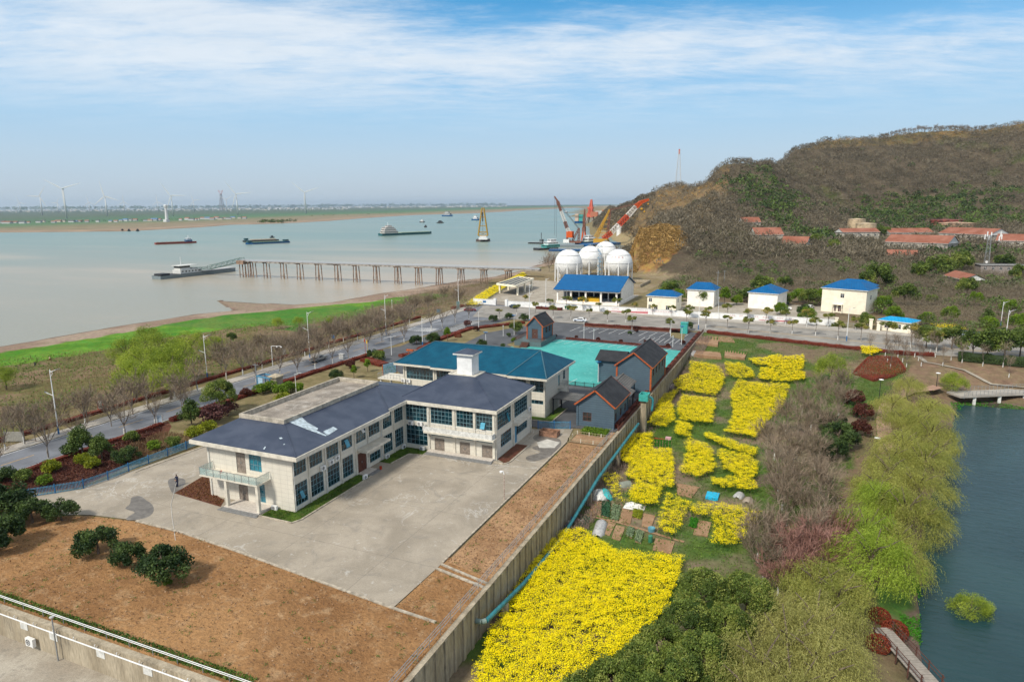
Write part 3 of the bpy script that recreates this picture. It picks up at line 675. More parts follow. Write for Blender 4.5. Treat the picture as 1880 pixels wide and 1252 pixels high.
sheet('damp_patch',chaik([(240,912),(258,909),(268,918),(280,925),(284,938),(272,950),(245,955),(228,954),(240,945),(250,940),(236,936),(228,933),(240,925)],.03),.036,M['damp'])
sheet('damp_patch',chaik([(306,880),(325,876),(343,880),(336,895),(328,900),(318,908),(312,898)],.03),.036,M['damp'])
sheet('damp_patch',chaik([(985,795),(1010,800),(1035,808),(1020,835),(975,850),(960,838),(1000,830),(970,822),(1000,815),(975,806)],.03),.036,M['damp'])
sheet('pale_slab',px([(985,812),(1005,806),(1028,812),(1018,822),(990,822)],.03),.040,M['pale'])
# =============== buildings
def part(mb,name,mat,parent,smooth=False):
    o=mb.build(name,mat,parent,smooth)
    if parent is not None and parent.parent is None: o.location=-Vector(parent.location)
    return o
def pieces(mb,name,mat,parent):
    "every separate piece of a builder becomes a part of its own"
    n=len(mb.v); pa=list(range(n))
    def find(a):
        while pa[a]!=a: pa[a]=pa[pa[a]]; a=pa[a]
        return a
    for f in mb.f:
        for k in f[1:]: pa[find(k)]=find(f[0])
    grp={}
    for i,f in enumerate(mb.f): grp.setdefault(find(f[0]),[]).append(i)
    out=[]
    for fs in grp.values():
        q=MB(); ids={}
        for i in fs:
            for k in mb.f[i]:
                if k not in ids: ids[k]=len(q.v); q.v.append(mb.v[k])
            q.f.append(tuple(ids[k] for k in mb.f[i])); q.m.append(mb.m[i])
        out.append(part(q,name,mat,parent))
    return out
def oboxf(mb,O,d,n,a0,a1,b0,b1,z0,z1,m=0):
    i=len(mb.v)
    for z in (z0,z1):
        for a,b in ((a0,b0),(a1,b0),(a1,b1),(a0,b1)): mb.v.append((O[0]+d[0]*a+n[0]*b,O[1]+d[1]*a+n[1]*b,z))
    q=[(0,3,2,1),(4,5,6,7),(0,1,5,4),(1,2,6,5),(2,3,7,6),(3,0,4,7)]
    if d[0]*n[1]-d[1]*n[0]<0: q=[f[::-1] for f in q]
    mb.f+=[tuple(i+k for k in f) for f in q]; mb.m+=[m]*6
def window(par,O,d,n,a0,a1,z0,z1,nx,nz,fm=None,gm=None,dep=.12,bw=.055,name='window'):
    mb=MB(); B=lambda *k: oboxf(mb,O,d,n,*k)
    b0,b1=-dep-.01,-dep+.06
    B(a0,a0+bw,b0,b1,z0,z1); B(a1-bw,a1,b0,b1,z0,z1); B(a0+bw,a1-bw,b0,b1,z0,z0+bw); B(a0+bw,a1-bw,b0,b1,z1-bw,z1)
    for i in range(1,nx): a=lerp(a0,a1,i/nx); B(a-bw/2,a+bw/2,b0,b1-.005,z0+bw,z1-bw)
    for i in range(1,nz): z=lerp(z0,z1,i/nz); B(a0+bw,a1-bw,b0,b1-.01,z-bw/2,z+bw/2)
    f=part(mb,name,fm or M['mull'],par)
    g=MB(); P=lambda a,b,z:(O[0]+d[0]*a+n[0]*b,O[1]+d[1]*a+n[1]*b,z); q=[P(a0,-dep,z0),P(a1,-dep,z0),P(a1,-dep,z1),P(a0,-dep,z1)]
    if d[0]*n[1]-d[1]*n[0]>0: q=q[::-1]
    g.face(q); g.build('pane',gm or M['glass'],f); return f
def facade(mb,O,d,n,Wd,z0,z1,ops,dep=.12,m=0):
    """one wall with real openings; reveals run back to the panes"""
    As=sorted({0,Wd}|{o[0] for o in ops}|{o[1] for o in ops}); Zs=sorted({z0,z1}|{o[2] for o in ops}|{o[3] for o in ops})
    fl=d[0]*n[1]-d[1]*n[0]>0
    P=lambda a,b,z:(O[0]+d[0]*a+n[0]*b,O[1]+d[1]*a+n[1]*b,z)
    def F(q): mb.face(q[::-1] if fl else q,m)
    for a,b in zip(As,As[1:]):
        for c,e in zip(Zs,Zs[1:]):
            am,zm=(a+b)/2,(c+e)/2
            if any(o[0]<am<o[1] and o[2]<zm<o[3] for o in ops): continue
            F([P(a,0,c),P(b,0,c),P(b,0,e),P(a,0,e)])
    for o in ops:
        a,b,c,e=o[:4]
        F([P(a,0,c),P(a,0,e),P(a,-dep,e),P(a,-dep,c)][::-1]); F([P(b,0,c),P(b,0,e),P(b,-dep,e),P(b,-dep,c)])
        F([P(a,0,c),P(b,0,c),P(b,-dep,c),P(a,-dep,c)][::-1]); F([P(a,0,e),P(b,0,e),P(b,-dep,e),P(a,-dep,e)])
def doorp(par,O,d,n,a0,a1,z0,z1,mat,leaves=2,dep=.12,hm=None):
    mb=MB(); oboxf(mb,O,d,n,a0+.01,a1-.01,-dep-.03,-dep+.02,z0,z1)
    for k in range(leaves):
        u0=lerp(a0,a1,k/leaves)+.1; u1=lerp(a0,a1,(k+1)/leaves)-.1
        for (w0,w1) in ((.12,.45),(.52,.9)): oboxf(mb,O,d,n,u0,u1,-dep+.02,-dep+.045,lerp(z0,z1,w0),lerp(z0,z1,w1))
    o=part(mb,'door',mat,par); h=MB(); am=(a0+a1)/2; zm=z0+.48*(z1-z0)
    for s in ((-.12,-.07),(.07,.12)) if leaves>1 else ((.3*(a1-a0),.3*(a1-a0)+.06),): oboxf(h,O,d,n,am+s[0],am+s[1],-dep+.045,-dep+.09,zm-.15,zm+.15)
    h.build('handle',hm or M['rail'],o); return o
def ac(loc,rz,label,group='air conditioner boxes on the cream office building',s=1.):
    t=thing('air_conditioner',label,'air conditioner',loc,rz,group)
    b=MB(); b.box(-.42*s,.42*s,-.16,.16,0,.62*s); b.box(-.40*s,-.3*s,-.14,.14,-.08,0); b.box(.3*s,.40*s,-.14,.14,-.08,0); b.build('casing',M['white'],t)
    f=MB(); f.lathe([(.24*s,0),(.24*s,.02),(.20*s,.02),(.20*s,.0)],n=16); f.lathe([(.0,.012),(.06,.012)],n=8)
    for k in range(6): 
        a=k*math.pi/3; f.bar((.05*math.cos(a),.05*math.sin(a),.01),(.2*s*math.cos(a),.2*s*math.sin(a),.01),.05,.01)
    f.v=[(x-.1*s,-.162-z,y+.31*s) for x,y,z in f.v]; f.build('fan_grille',M['dark'],t); return t
# ---- office building with slate-blue roof
A_=thing('office_building','cream two storey L shaped office building with dark slate blue roof beside the concrete courtyard','building',(-59,90.9,0))
wl=MB(); XP=(1,0);XN=(-1,0);YP=(0,1);YN=(0,-1)
up=[(.3,2.8),(3.4,6.1),(7.0,9.6),(10.2,12.8),(13.75,16.15),(16.75,19.75),(20.65,23.15),(23.75,26.4)]
lo=[(.3,2.8),(3.4,6.1),(7.0,9.6),(10.2,12.8)]
O=(-59,64.4); ops=[]
for a,b in up: ops.append((a,b,4.75,7.3)); 
for a,b in lo: ops.append((a,b,.62,3.62))
ops+= [(13.9,16.1,.1,3.1),(16.75,19.75,.62,2.0),(16.75,19.75,2.45,3.1),(20.65,23.15,.68,3.62),(23.75,26.4,.68,3.62)]
facade(wl,O,YP,XP,26.5,0,7.6,ops)
for i,(a,b) in enumerate(up): window(A_,O,YP,XP,a,b,4.75,7.3,4,3)
for a,b in lo: window(A_,O,YP,XP,a,b,.62,3.62,4,4)
window(A_,O,YP,XP,16.75,19.75,.62,2.0,4,2); window(A_,O,YP,XP,16.75,19.75,2.45,3.1,4,1)
for a,b in ((20.65,23.15),(23.75,26.4)): window(A_,O,YP,XP,a,b,.68,3.62,4,4)
doorp(A_,O,YP,XP,13.9,16.1,.1,3.1,M['door_red'])
O2=(-73.5,64.4); g=[(5.2,6.8,4.1,7.1),(7.45,9.55,4.75,7.25),(5.2,6.8,.15,2.55),(8.2,9.8,.5,3.1)]
facade(wl,O2,XP,YN,14.5,0,7.6,g)
doorp(A_,O2,XP,YN,*g[0],M['door_tan']); window(A_,O2,XP,YN,*g[1],3,3,gm=M['glassl']); doorp(A_,O2,XP,YN,*g[2],M['door_tan']); window(A_,O2,XP,YN,*g[3],2,3,gm=M['glassl'])
O3=(-59,90.9); c4=[(.5,4.45),(5.15,9.05),(9.8,12.75),(13.25,16.05)]; o3=[(a,b,4.75,7.5) for a,b in c4]+[(.5,4.45,.75,4.0)]+[(a,b,2.7,3.4) for a,b in c4[1:]]+[(5.75,7.55,.25,2.3),(10.3,12.1,.25,2.3),(14.2,16.0,.25,2.3)]
facade(wl,O3,XP,YN,16.5,0,7.7,o3)
for i,(a,b) in enumerate(c4): window(A_,O3,XP,YN,a,b,4.75,7.5,6 if i<2 else 5,4)
window(A_,O3,XP,YN,.5,4.45,.75,4.0,5,4)
for a,b in c4[1:]: window(A_,O3,XP,YN,a,b,2.7,3.4,6,1,gm=M['glassl'])
for a,b in ((5.75,7.55),(10.3,12.1),(14.2,16.0)): doorp(A_,O3,XP,YN,a,b,.25,2.3,M['door_tan'])
O4=(-42.5,90.9); o4=[(.9,6.2,4.6,7.4),(7.5,13.2,4.6,7.4),(2.1,6.3,1.35,3.5),(7.7,8.7,.2,3.3),(8.7,13.1,1.4,3.3)]
facade(wl,O4,YP,XP,14.9,0,7.7,o4)
for k in (0,1): window(A_,O4,YP,XP,*o4[k],7,4)
window(A_,O4,YP,XP,*o4[2],5,3); window(A_,O4,YP,XP,*o4[4],5,2); doorp(A_,O4,YP,XP,*o4[3],M['bluefence'],1)
facade(wl,(-42.5,105.8),XN,YP,17,0,7.7,[]); facade(wl,(-59.5,105.8),YN,XN,6.9,0,7.7,[]); facade(wl,(-59.5,98.9),XN,YP,14,0,7.6,[]); 
bk=[(a,a+2.6,z,z+2.4) for a in (2,7,12,17,22) for z in (.9,4.8)]
facade(wl,(-73.5,98.9),YN,XN,34.5,0,7.6,bk); 
for o_ in bk: window(A_,(-73.5,98.9),YN,XN,*o_,3,3)
part(wl,'wall',M['cream'],A_)
pl=MB()
for a in (.0,3.1,6.55,9.9,13.3,16.45,20.2,23.45): oboxf(pl,O,YP,XP,a-.02,a+.22,.003,.16,0,7.58)
for a in (4.8,9.43,13.0,16.33): oboxf(pl,O3,XP,YN,a-.18,a+.17,.003,.18,0,7.68)
for a in (0.05,6.85,14.4): oboxf(pl,O4,YP,XP,a,a+.35,.003,.16,0,7.68)
oboxf(pl,O3,XP,YN,4.6,16.9,.005,1.5,3.45,3.75); oboxf(pl,O4,YP,XP,6.9,12.9,.005,.95,3.55,3.95)
pieces(pl,'pilaster',M['cream_trim'],A_)
pp=MB()
for (x,y) in ((-58.85,70.95),(-58.85,84.35),(-58.8,64.55),(-73.1,64.3),(-54.2,90.7)): pp.tube((x,y,0),(x,y,7.5),.055,n=6)
pieces(pp,'drainpipe',M['offwhite'],A_)
# eaves
ev=MB(); zt=8.15; EV=[(-75.3,63.2),(-57.0,63.2),(-57.0,84.2),(-57.9,84.2),(-57.9,90.35),(-41.95,90.35),(-41.95,106.5),(-59.9,106.5),(-59.9,99),(-75.3,99)]
ev.prism(EV,7.62,zt); part(ev,'eaves',M['cream_trim'],A_)
rf=MB(); z=zt+.02; P1=(-72.3,69.8,9.75);P2=(-64.6,69.8,9.75);P3=(-64.9,92.0,9.75);P4=(-72.3,92.0,9.75)
E1=(-75.15,63.35,z);E2=(-57.15,63.35,z);J1=(-57.15,84.1,z);J2=(-58.05,84.1,z);I1=(-58.05,90.5,z);Bk=(-59.5,99,z);Bl=(-75.15,99,z)
rf.face([E1,E2,P2,P1]);rf.face([E2,J1,P3,P2]);rf.face([J1,J2,P3]);rf.face([J2,I1,P3]);rf.face([I1,Bk,P3]);rf.face([P3,Bk,Bl,P4]);rf.face([E1,P1,P4,Bl])
e=[(-59.9,90.5,z),(-42.1,90.5,z),(-42.1,106.35,z),(-59.9,106.35,z)]; t=[(-54.9,99.2,10.75),(-49.8,99.2,10.75),(-49.8,102.7,10.75),(-54.9,102.7,10.75)]
for k in range(4): rf.face([e[k],e[(k+1)%4],t[(k+1)%4],t[k]])
part(rf,'roof',M['slate'],A_)
rc=MB()
for a,b in ((E2,P2),(P3,J1),(P3,J2),(e[1],t[1]),(e[0],t[0]),(e[2],t[2])): rc.bar(Vector(a)+Vector((0,0,.03)),Vector(b)+Vector((0,0,.03)),.16,.08)
pieces(rc,'ridge_trim',M['slate'],A_)
pa=MB()
def ring(mb,x0,x1,y0,y1,w,z0,z1,m=0):
    mb.box(x0,x1,y0,y0+w,z0,z1,m); mb.box(x0,x1,y1-w,y1,z0,z1,m); mb.box(x0,x0+w,y0+w,y1-w,z0,z1,m); mb.box(x1-w,x1,y0+w,y1-w,z0,z1,m)
ring(pa,-72.5,-64.4,69.6,92.2,.3,9.3,10.3); part(pa,'parapet',flat('aged_parapet',(.44,.39,.32),.8,var=.22,scale=1.5),A_)
fr=MB(); fr.box(-72.2,-64.7,69.9,91.9,9.4,9.62); part(fr,'flat_roof',ground('roof_screed',(.20,.175,.15),(.33,.29,.25),(.50,.47,.43),.35,.5,.9,.2,5),A_)
ck=MB(); ring(ck,-55.0,-49.7,99.1,102.8,.25,10.6,10.9); ck.box(-54.75,-49.95,99.35,102.55,10.6,10.78); part(ck,'roof_kerb',M['cream_trim'],A_)
tw=MB(); tw.box(-53.5,-50.7,99.6,102.2,10.79,14.2); cu=part(tw,'roof_turret',M['white'],A_)
tr=MB(); tr.box(-54.0,-50.2,99.1,102.7,14.2,14.42,1); b_=[(-53.95,99.15,14.44),(-50.25,99.15,14.44),(-50.25,102.65,14.44),(-53.95,102.65,14.44)]
for k in range(4): tr.face([b_[k],b_[(k+1)%4],(-52.1,100.9,15.15)])
tr.build('turret_roof',[M['slate'],M['offwhite']],cu)
# torn patches on the roof
nrm=(Vector(J1)-Vector(E2)).cross(Vector(P2)-Vector(E2)).normalized(); nrm=nrm if nrm.z>0 else -nrm
pt=MB()
def onroof(P,o=.03,m=0): pt.face([tuple(hitplane(340+a/4.471,690+b/4.471,E2,nrm)+nrm*o) for a,b in P],m)
onroof([(835,372),(940,322),(1000,380),(1092,432),(1080,450),(1165,490),(1150,495),(1000,440),(900,400)]); onroof([(1130,458),(1215,418),(1252,438),(1170,490)],.034)
n2=(Vector(E2)-Vector(E1)).cross(Vector(P1)-Vector(E1)).normalized(); n2=n2 if n2.z>0 else -n2
for P in ([(768,508),(790,505),(803,515),(780,520)],[(640,600),(655,580),(663,583),(650,605)],[(805,562),(815,556),(820,562),(810,568)]): pt.face([tuple(hitplane(340+a/4.471,690+b/4.471,E1,n2)+n2*.03) for a,b in P])
pieces(pt,'bare_roof_patch',flat('roof_underlay',(.42,.50,.56),.7,var=.25,scale=2),A_)
# front balcony on posts, with glass balustrade
bc=MB(); bc.box(-72.6,-62.6,62.0,64.38,3.85,4.05); part(bc,'balcony_slab',M['cream_trim'],A_)
bg_=MB(); bg_.box(-72.55,-62.65,62.03,62.05,4.1,5.05); bg_.box(-72.57,-72.55,62.05,64.3,4.1,5.05); bg_.box(-62.67,-62.65,62.05,64.3,4.1,5.05); bal=part(bg_,'balustrade_glass',M['balglass'],A_)
br=MB()
for x in [-72.5+i*1.22 for i in range(9)]: br.box(x-.025,x+.025,62.0,62.06,4.05,5.1)
for p,q in (((-72.56,62.03,5.1),(-62.64,62.03,5.1)),((-72.56,62.03,5.1),(-72.56,64.35,5.1)),((-62.64,62.03,5.1),(-62.64,64.35,5.1))): br.bar(p,q,.05)
br.build('handrail',M['rail'],bal)
cp=MB(); cp.box(-68.4,-68.0,62.1,62.5,.3,3.85); part(cp,'balcony_post',M['cream_trim'],A_)
cp=MB(); cp.box(-63.1,-62.7,62.1,62.5,.3,3.85); part(cp,'balcony_post',M['cream_trim'],A_)
st=MB(); st.box(-68.6,-62.6,61.9,64.38,0,.30,0); st.box(-68.8,-62.5,61.5,61.9,0,.2,1); st.box(-69,-62.4,61.1,61.5,0,.1,1); part(st,'entrance_steps',[M['stepl'],M['steps']],A_)
st=MB(); st.box(-58.95,-57.5,78.0,80.9,0,.15,0); st.box(-57.5,-57.1,78.0,80.9,0,.1,1); st.box(-57.1,-56.7,78.0,80.9,0,.05,1); part(st,'entrance_steps',[M['stepl'],M['steps']],A_)
st=MB(); st.box(-54.1,-42.6,89.75,90.72,0,.36,0); st.box(-54.1,-42.5,89.35,89.75,0,.24,1); st.box(-54.1,-42.4,88.95,89.35,0,.12,1); part(st,'entrance_steps',[M['stepl'],M['steps']],A_)
cn=MB(); cn.box(-58.8,-57.1,78.0,84.2,3.55,3.9); part(cn,'door_canopy',M['cream_trim'],A_)
# long balcony of the courtyard front
bb=MB(); bb.box(-54.6,-42.4,89.55,89.72,3.75,4.5); bb.box(-42.55,-42.4,89.72,90.7,3.75,4.5); bb.box(-54.6,-54.45,89.72,90.7,3.75,4.5); f=part(bb,'balcony_parapet',M['offwhite'],A_)
br=MB()
for i in range(13): br.tube((-54.5+i,89.63,4.5),(-54.5+i,89.63,5.05),.025,n=6)
br.tube((-54.55,89.63,5.05),(-42.45,89.63,5.05),.03,n=6); br.tube((-54.55,89.63,4.78),(-42.45,89.63,4.78),.02,n=6); br.build('handrail',M['rail'],f)
# open awning panes
def openpane(O,d,n,a0,a1,z0,z1,out,mat=None):
    mb=MB(); P=lambda a,b,z:(O[0]+d[0]*a+n[0]*b,O[1]+d[1]*a+n[1]*b,z)
    for s in (0,.03): mb.face([P(a0,s,z1),P(a1,s,z1),P(a1,out+s,z0),P(a0,out+s,z0)])
    part(mb,'open_window_pane',mat or flat('open_pane',(.10,.36,.50),.15,var=.1),A_)
openpane(O,YP,XP,10.95,11.75,5.2,6.2,.45);openpane(O,YP,XP,1.2,1.8,1.5,2.4,.4,M['glassl']);openpane(O3,XP,YN,14.1,14.85,5.0,5.9,.4);openpane(O4,YP,XP,4.3,4.9,5.0,6.4,.4,M['glassl']);openpane(O2,XP,YN,8.4,8.9,1.5,2.5,.35);openpane(O,YP,XP,14.9,15.5,6.1,6.7,.4,M['white'])
for (l,r,t_) in (((-58.75,70.2,3.72),math.pi/2,'white wall mounted air conditioner box nearest the gable end, between the floors'),((-58.75,72.0,3.95),math.pi/2,'middle white air conditioner box between the floors of the courtyard wing'),((-58.75,73.3,4.1),math.pi/2,'smallest of three white boxes between the floors, left of the door canopy'),
  ((-56.9,77.0,.1),math.pi/2,'white air conditioner box standing on grass beside the wing door'),((-58.6,85.3,.1),math.pi/2,'white air conditioner box on grass right of the door canopy'),((-58.55,90.0,.1),math.pi/2,'white air conditioner box in the inner corner of the courtyard'),
  ((-61.8,63.9,.1),.0,'white air conditioner box on the ground beside the balcony steps'),((-57.4,90.6,4.1),0,'left of two white fan boxes in the inner corner above the ground floor'),((-55.7,90.6,4.15),0,'right of two white fan boxes beside the long balcony'),((-55.3,90.4,.1),0,'white air conditioner box on grass left of the long steps'),((-42.25,104.6,4.2),math.pi/2,'white air conditioner box high on the far right wall of the office'),
  ((-73.4,113.7,4.05),0,'left white air conditioner box under the teal roof'),((-72.2,113.7,4.05),0,'right white air conditioner box under the teal roof')):
    ac(l,r,t_)
def bucket(x,y,m,lab,kind='flower_pot',cat='pot',r=.22,h=.5,z=0):
    o=MB().lathe([(0,0),(r*.75,0),(r,h),(r*.85,h),(r*.7,h*.3),(0,h*.3)],(x,y,z),12).build(kind,m); return tag(o,lab,cat)
bucket(-57.0,81.1,M['red'],'red bucket standing at the right side of the wing door steps','bucket','bucket'); bucket(-70.3,63.5,M['red'],'small red pot on the front balcony near the door','flower_pot','pot',.18,.3,4.05)
# ---- teal-roofed block
B_=thing('teal_roof_building','cream two storey block with long teal hipped roof behind the slate roofed office','building',(-58,120,0))
wl=MB(); OB=(-73.5,114); cb_=[(.7,6.8),(7.6,12.3),(13.2,18),(18.9,23.2),(23.8,26.7),(27.5,30.15)]
ob=[(a,b,4.8,7.3) for a,b in cb_]+[(a,b,2.5,3.25) for a,b in cb_[2:]]+[(cb_[0][0],cb_[0][1],1.2,3.5),(cb_[1][0],cb_[1][1],1.2,3.5)]
facade(wl,OB,XP,YN,30.5,0,7.6,ob)
for o_ in ob: window(B_,OB,XP,YN,*o_,max(2,int((o_[1]-o_[0])/.75)),1 if o_[3]-o_[2]<1 else 3)
oe=[(7.3,8.2,4.2,6.4),(10.1,11.3,4.9,7.0),(8.0,9.2,.2,2.4)]; facade(wl,(-43,114),YP,XP,13.3,0,7.6,oe)
doorp(B_,(-43,114),YP,XP,*oe[0],M['glassl'],1); window(B_,(-43,114),YP,XP,*oe[1],2,3,gm=M['glassd']); doorp(B_,(-43,114),YP,XP,*oe[2],M['door_tan'],1)
ow=[(a,a+2.2,z,z+2.2) for a in (2,7) for z in (1,4.9)]; facade(wl,(-73.5,127.3),YN,XN,13.3,0,7.6,ow)
for o_ in ow: window(B_,(-73.5,127.3),YN,XN,*o_,3,3)
obk=[(a,a+2.6,z,z+2.2) for a in range(2,28,5) for z in (1,4.9)]; facade(wl,(-43,127.3),XN,YP,30.5,0,7.6,obk)
for o_ in obk: window(B_,(-43,127.3),XN,YP,*o_,3,3)
part(wl,'wall',M['cream'],B_)
pl=MB()
for a in (0,6.95,12.5,18.2,26.85,30.25): oboxf(pl,OB,XP,YN,a+.02,a+.3,.003,.18,0,7.58)
for a in (.05,13.0): oboxf(pl,(-43,114),YP,XP,a,a+.25,.003,.12,0,7.58)
pieces(pl,'pilaster',M['cream_trim'],B_)
x0,x1,y0,y1=-75,-41.75,112.1,128.0; ev=MB(); ev.prism([(x0,y0+.7),(-66.2,y0+.7),(-66.2,y0),(-49.6,y0+.0),(-49.6,y0-.5),(x1,y0-.5),(x1,y1),(x0,y1)],7.62,8.02); part(ev,'eaves',M['cream_trim'],B_)
rf=MB(); z=8.05; r1=(-69.8,120.6,11.35); r2=(-46.2,120.2,11.35); a=(x0+.1,y0+.75,z);b=(-66.25,y0+.75,z);c=(-66.25,y0+.05,z);d=(-49.7,y0+.05,z);d2=(-49.7,y0-.42,z);e_=(x1-.1,y0-.42,z);f_=(x1-.1,y1-.1,z);g_=(x0+.1,y1-.1,z)
rf.face([a,b,(-66.25,120.6,11.35),r1]); rf.face([c,d,(-49.7,120.25,11.35),(-66.25,120.55,11.35)]); rf.face([d2,e_,r2,(-49.7,120.25,11.37)]); rf.face([e_,f_,r2]); rf.face([f_,g_,r1,r2]); rf.face([g_,a,r1]); rf.face([b,c,(-66.25,120.6,11.35)]); rf.face([d,d2,(-49.7,120.25,11.36)])
part(rf,'roof',M['tealroof'],B_)
rc=MB()
for p,q in ((r1,r2),(e_,r2),(r1,a),(d2,(r2[0],r2[1],r2[2]))): rc.bar(Vector(p)+Vector((0,0,.05)),Vector(q)+Vector((0,0,.05)),.18,.12)
part(rc,'ridge_cap',flat('ridge_teal',(.05,.12,.16),.5),B_)
bl=MB(); bl.box(-42.98,-41.7,121.0,123.2,3.9,4.05); part(bl,'balcony_slab',M['cream_trim'],B_); bl=MB()
for p,q in (((-41.75,121.05,5.0),(-41.75,123.15,5.0)),((-42.9,121.05,5.0),(-41.75,121.05,5.0)),((-42.9,123.15,5.0),(-41.75,123.15,5.0))):
    bl.bar(p,q,.05)
    for k in range(9): 
        x,y=lerp(p[0],q[0],k/8),lerp(p[1],q[1],k/8); bl.bar((x,y,4.05),(x,y,5.0),.03)
part(bl,'balcony_railing',M['rail'],B_)
cn=MB(); cn.box(-80,-73.55,114.3,118.8,3.9,4.15); part(cn,'entrance_canopy',M['cream_trim'],B_)
cn=MB(); cn.box(-79.7,-79.35,114.6,114.95,0,3.9); part(cn,'canopy_post',M['cream_trim'],B_)
cn=MB(); cn.box(-79.7,-79.35,118.2,118.55,0,3.9); part(cn,'canopy_post',M['cream_trim'],B_)
cn=MB()
for k in range(9): cn.bar((-79.95,114.35+k*.55,4.15),(-79.95,114.35+k*.55,5.1),.04); cn.bar((-79.9+k*.75,114.35,4.15),(-79.9+k*.75,114.35,5.1),.04)
cn.bar((-79.95,114.35,5.1),(-79.95,118.75,5.1),.05); cn.bar((-79.95,114.35,5.1),(-73.6,114.35,5.1),.05); part(cn,'canopy_railing',M['rail'],B_)
# ---- grey-blue cottages
def cottage(name,label,x0,x1,y0,y1,ze,zr,zb=0,wins=(),gables=(),door=None,oh=.45,wallm='clap'):
    t=thing(name,label,'house',((x0+x1)/2,(y0+y1)/2,zb)); xm=(x0+x1)/2; w=MB()
    o1=[v[:4] for v in gables if v[4]=='f']; facade(w,(x0,y0),XP,YN,x1-x0,zb,ze,o1)
    w.face([(x0,y0,ze),(x1,y0,ze),(xm,y0,zr)]); w.face([(x1,y1,ze),(x0,y1,ze),(xm,y1,zr)])
    o2=[v[:4] for v in wins]; facade(w,(x1,y0),YP,XP,y1-y0,zb,ze,o2); facade(w,(x1,y1),XN,YP,x1-x0,zb,ze,[]); facade(w,(x0,y1),YN,XN,y1-y0,zb,ze,[])
    part(w,'wall',M[wallm],t)
    for v in o1:
        if door and v[2]<zb+.5+door: doorp(t,(x0,y0),XP,YN,*v,M['bwood'])
        else: window(t,(x0,y0),XP,YN,*v,2,2,M['bwood'],M['glassd'],bw=.1)
    for v in o2: window(t,(x1,y0),YP,XP,*v,2,2,M['bwood'],M['glassd'],bw=.1)
    r=MB(); k=(zr-ze)/((x1-x0)/2); zl=ze-k*oh; th=.14; Y0,Y1=y0-oh,y1+oh
    for s,xe in ((1,x1+oh),(-1,x0-oh)):
        q=[(xe,Y0,zl),(xe,Y1,zl),(xm,Y1,zr),(xm,Y0,zr)]; q=q if s>0 else q[::-1]
        r.face([(a,b,c+th) for a,b,c in q]); r.face([(a,b,c+.02) for a,b,c in q][::-1]); r.face([(xe,Y0,zl+.02),(xe,Y1,zl+.02),(xe,Y1,zl+th),(xe,Y0,zl+th)])
    for yy in (Y0,Y1): 
        for xe in (x1+oh,x0-oh): r.face([(xe,yy,zl+.02),(xm,yy,zr+.02),(xm,yy,zr+th),(xe,yy,zl+th)])
    r.bar((xm,Y0,zr+th),(xm,Y1,zr+th),.25,.12); part(r,'roof',M['blackroof'],t)
    b=MB()
    for yy in (Y0-.05,Y1+.05):
        for xe in (x1+oh,x0-oh): b.bar((xe,yy,zl-.02),(xm,yy,zr-.02),.09,.26)
    b.bar((x1+oh+.03,Y0,zl),(x1+oh+.03,Y1,zl),.08,.2); part(b,'bargeboard',M['orange'],t)
    c=MB()
    for cx_,cy_ in ((x0,y0),(x1,y0),(x1,y1)): 
        c.box(cx_-.16,cx_+.16,cy_-.16,cy_+.16,zb,ze-.1)
    pieces(c,'corner_board',M['clap' if wallm=='clap' and 'near' in label else 'orange'],t); return t
cottage('cottage','small grey blue clapboard cottage with black gable roof near the vegetable bed',-36.1,-29.5,112.1,122.0,4.35,6.9,0,[(1.2,2.2,1.1,2.6),(4.6,5.6,1.1,2.6),(7.8,8.8,1.1,2.6)],[(1.0,2.6,1.0,2.6,'f')])
cottage('cottage','tall grey blue cottage with orange corner boards beside the turquoise lot',-35.6,-28.4,137.3,152.2,5.9,8.6,0,[(2,3.1,3.2,4.8),(5,6.1,3.2,4.8),(8,9.1,3.2,4.8),(11.5,12.6,3.2,4.8)],[])
kk=cottage('kiosk','little grey blue kiosk with black gable roof on a raised deck by the parking',-72.0,-67.4,176.5,184.5,5.6,8.0,1.4,[(2.5,4,2.9,4.6),(5,6.5,2.9,4.6)],[(1.4,3.2,1.7,4.4,'f')],door=1)
ORD=['first','second','third','fourth','fifth','sixth','seventh','eighth','ninth','tenth','eleventh','twelfth','thirteenth','fourteenth','fifteenth','sixteenth','seventeenth','eighteenth','nineteenth','twentieth','twenty-first','twenty-second','twenty-third','twenty-fourth','twenty-fifth','twenty-sixth','twenty-seventh','twenty-eighth','twenty-ninth','thirtieth','thirty-first','thirty-second','thirty-third','thirty-fourth','thirty-fifth','thirty-sixth','thirty-seventh','thirty-eighth','thirty-ninth','fortieth']
def onX(px_,py_,X): a,b,c=sray(px_,py_); t=X/a; return (b*t,CAMH+c*t)
def onY(px_,py_,Y): a,b,c=sray(px_,py_); t=Y/b; return (a*t,CAMH+c*t)
FOOT=[]
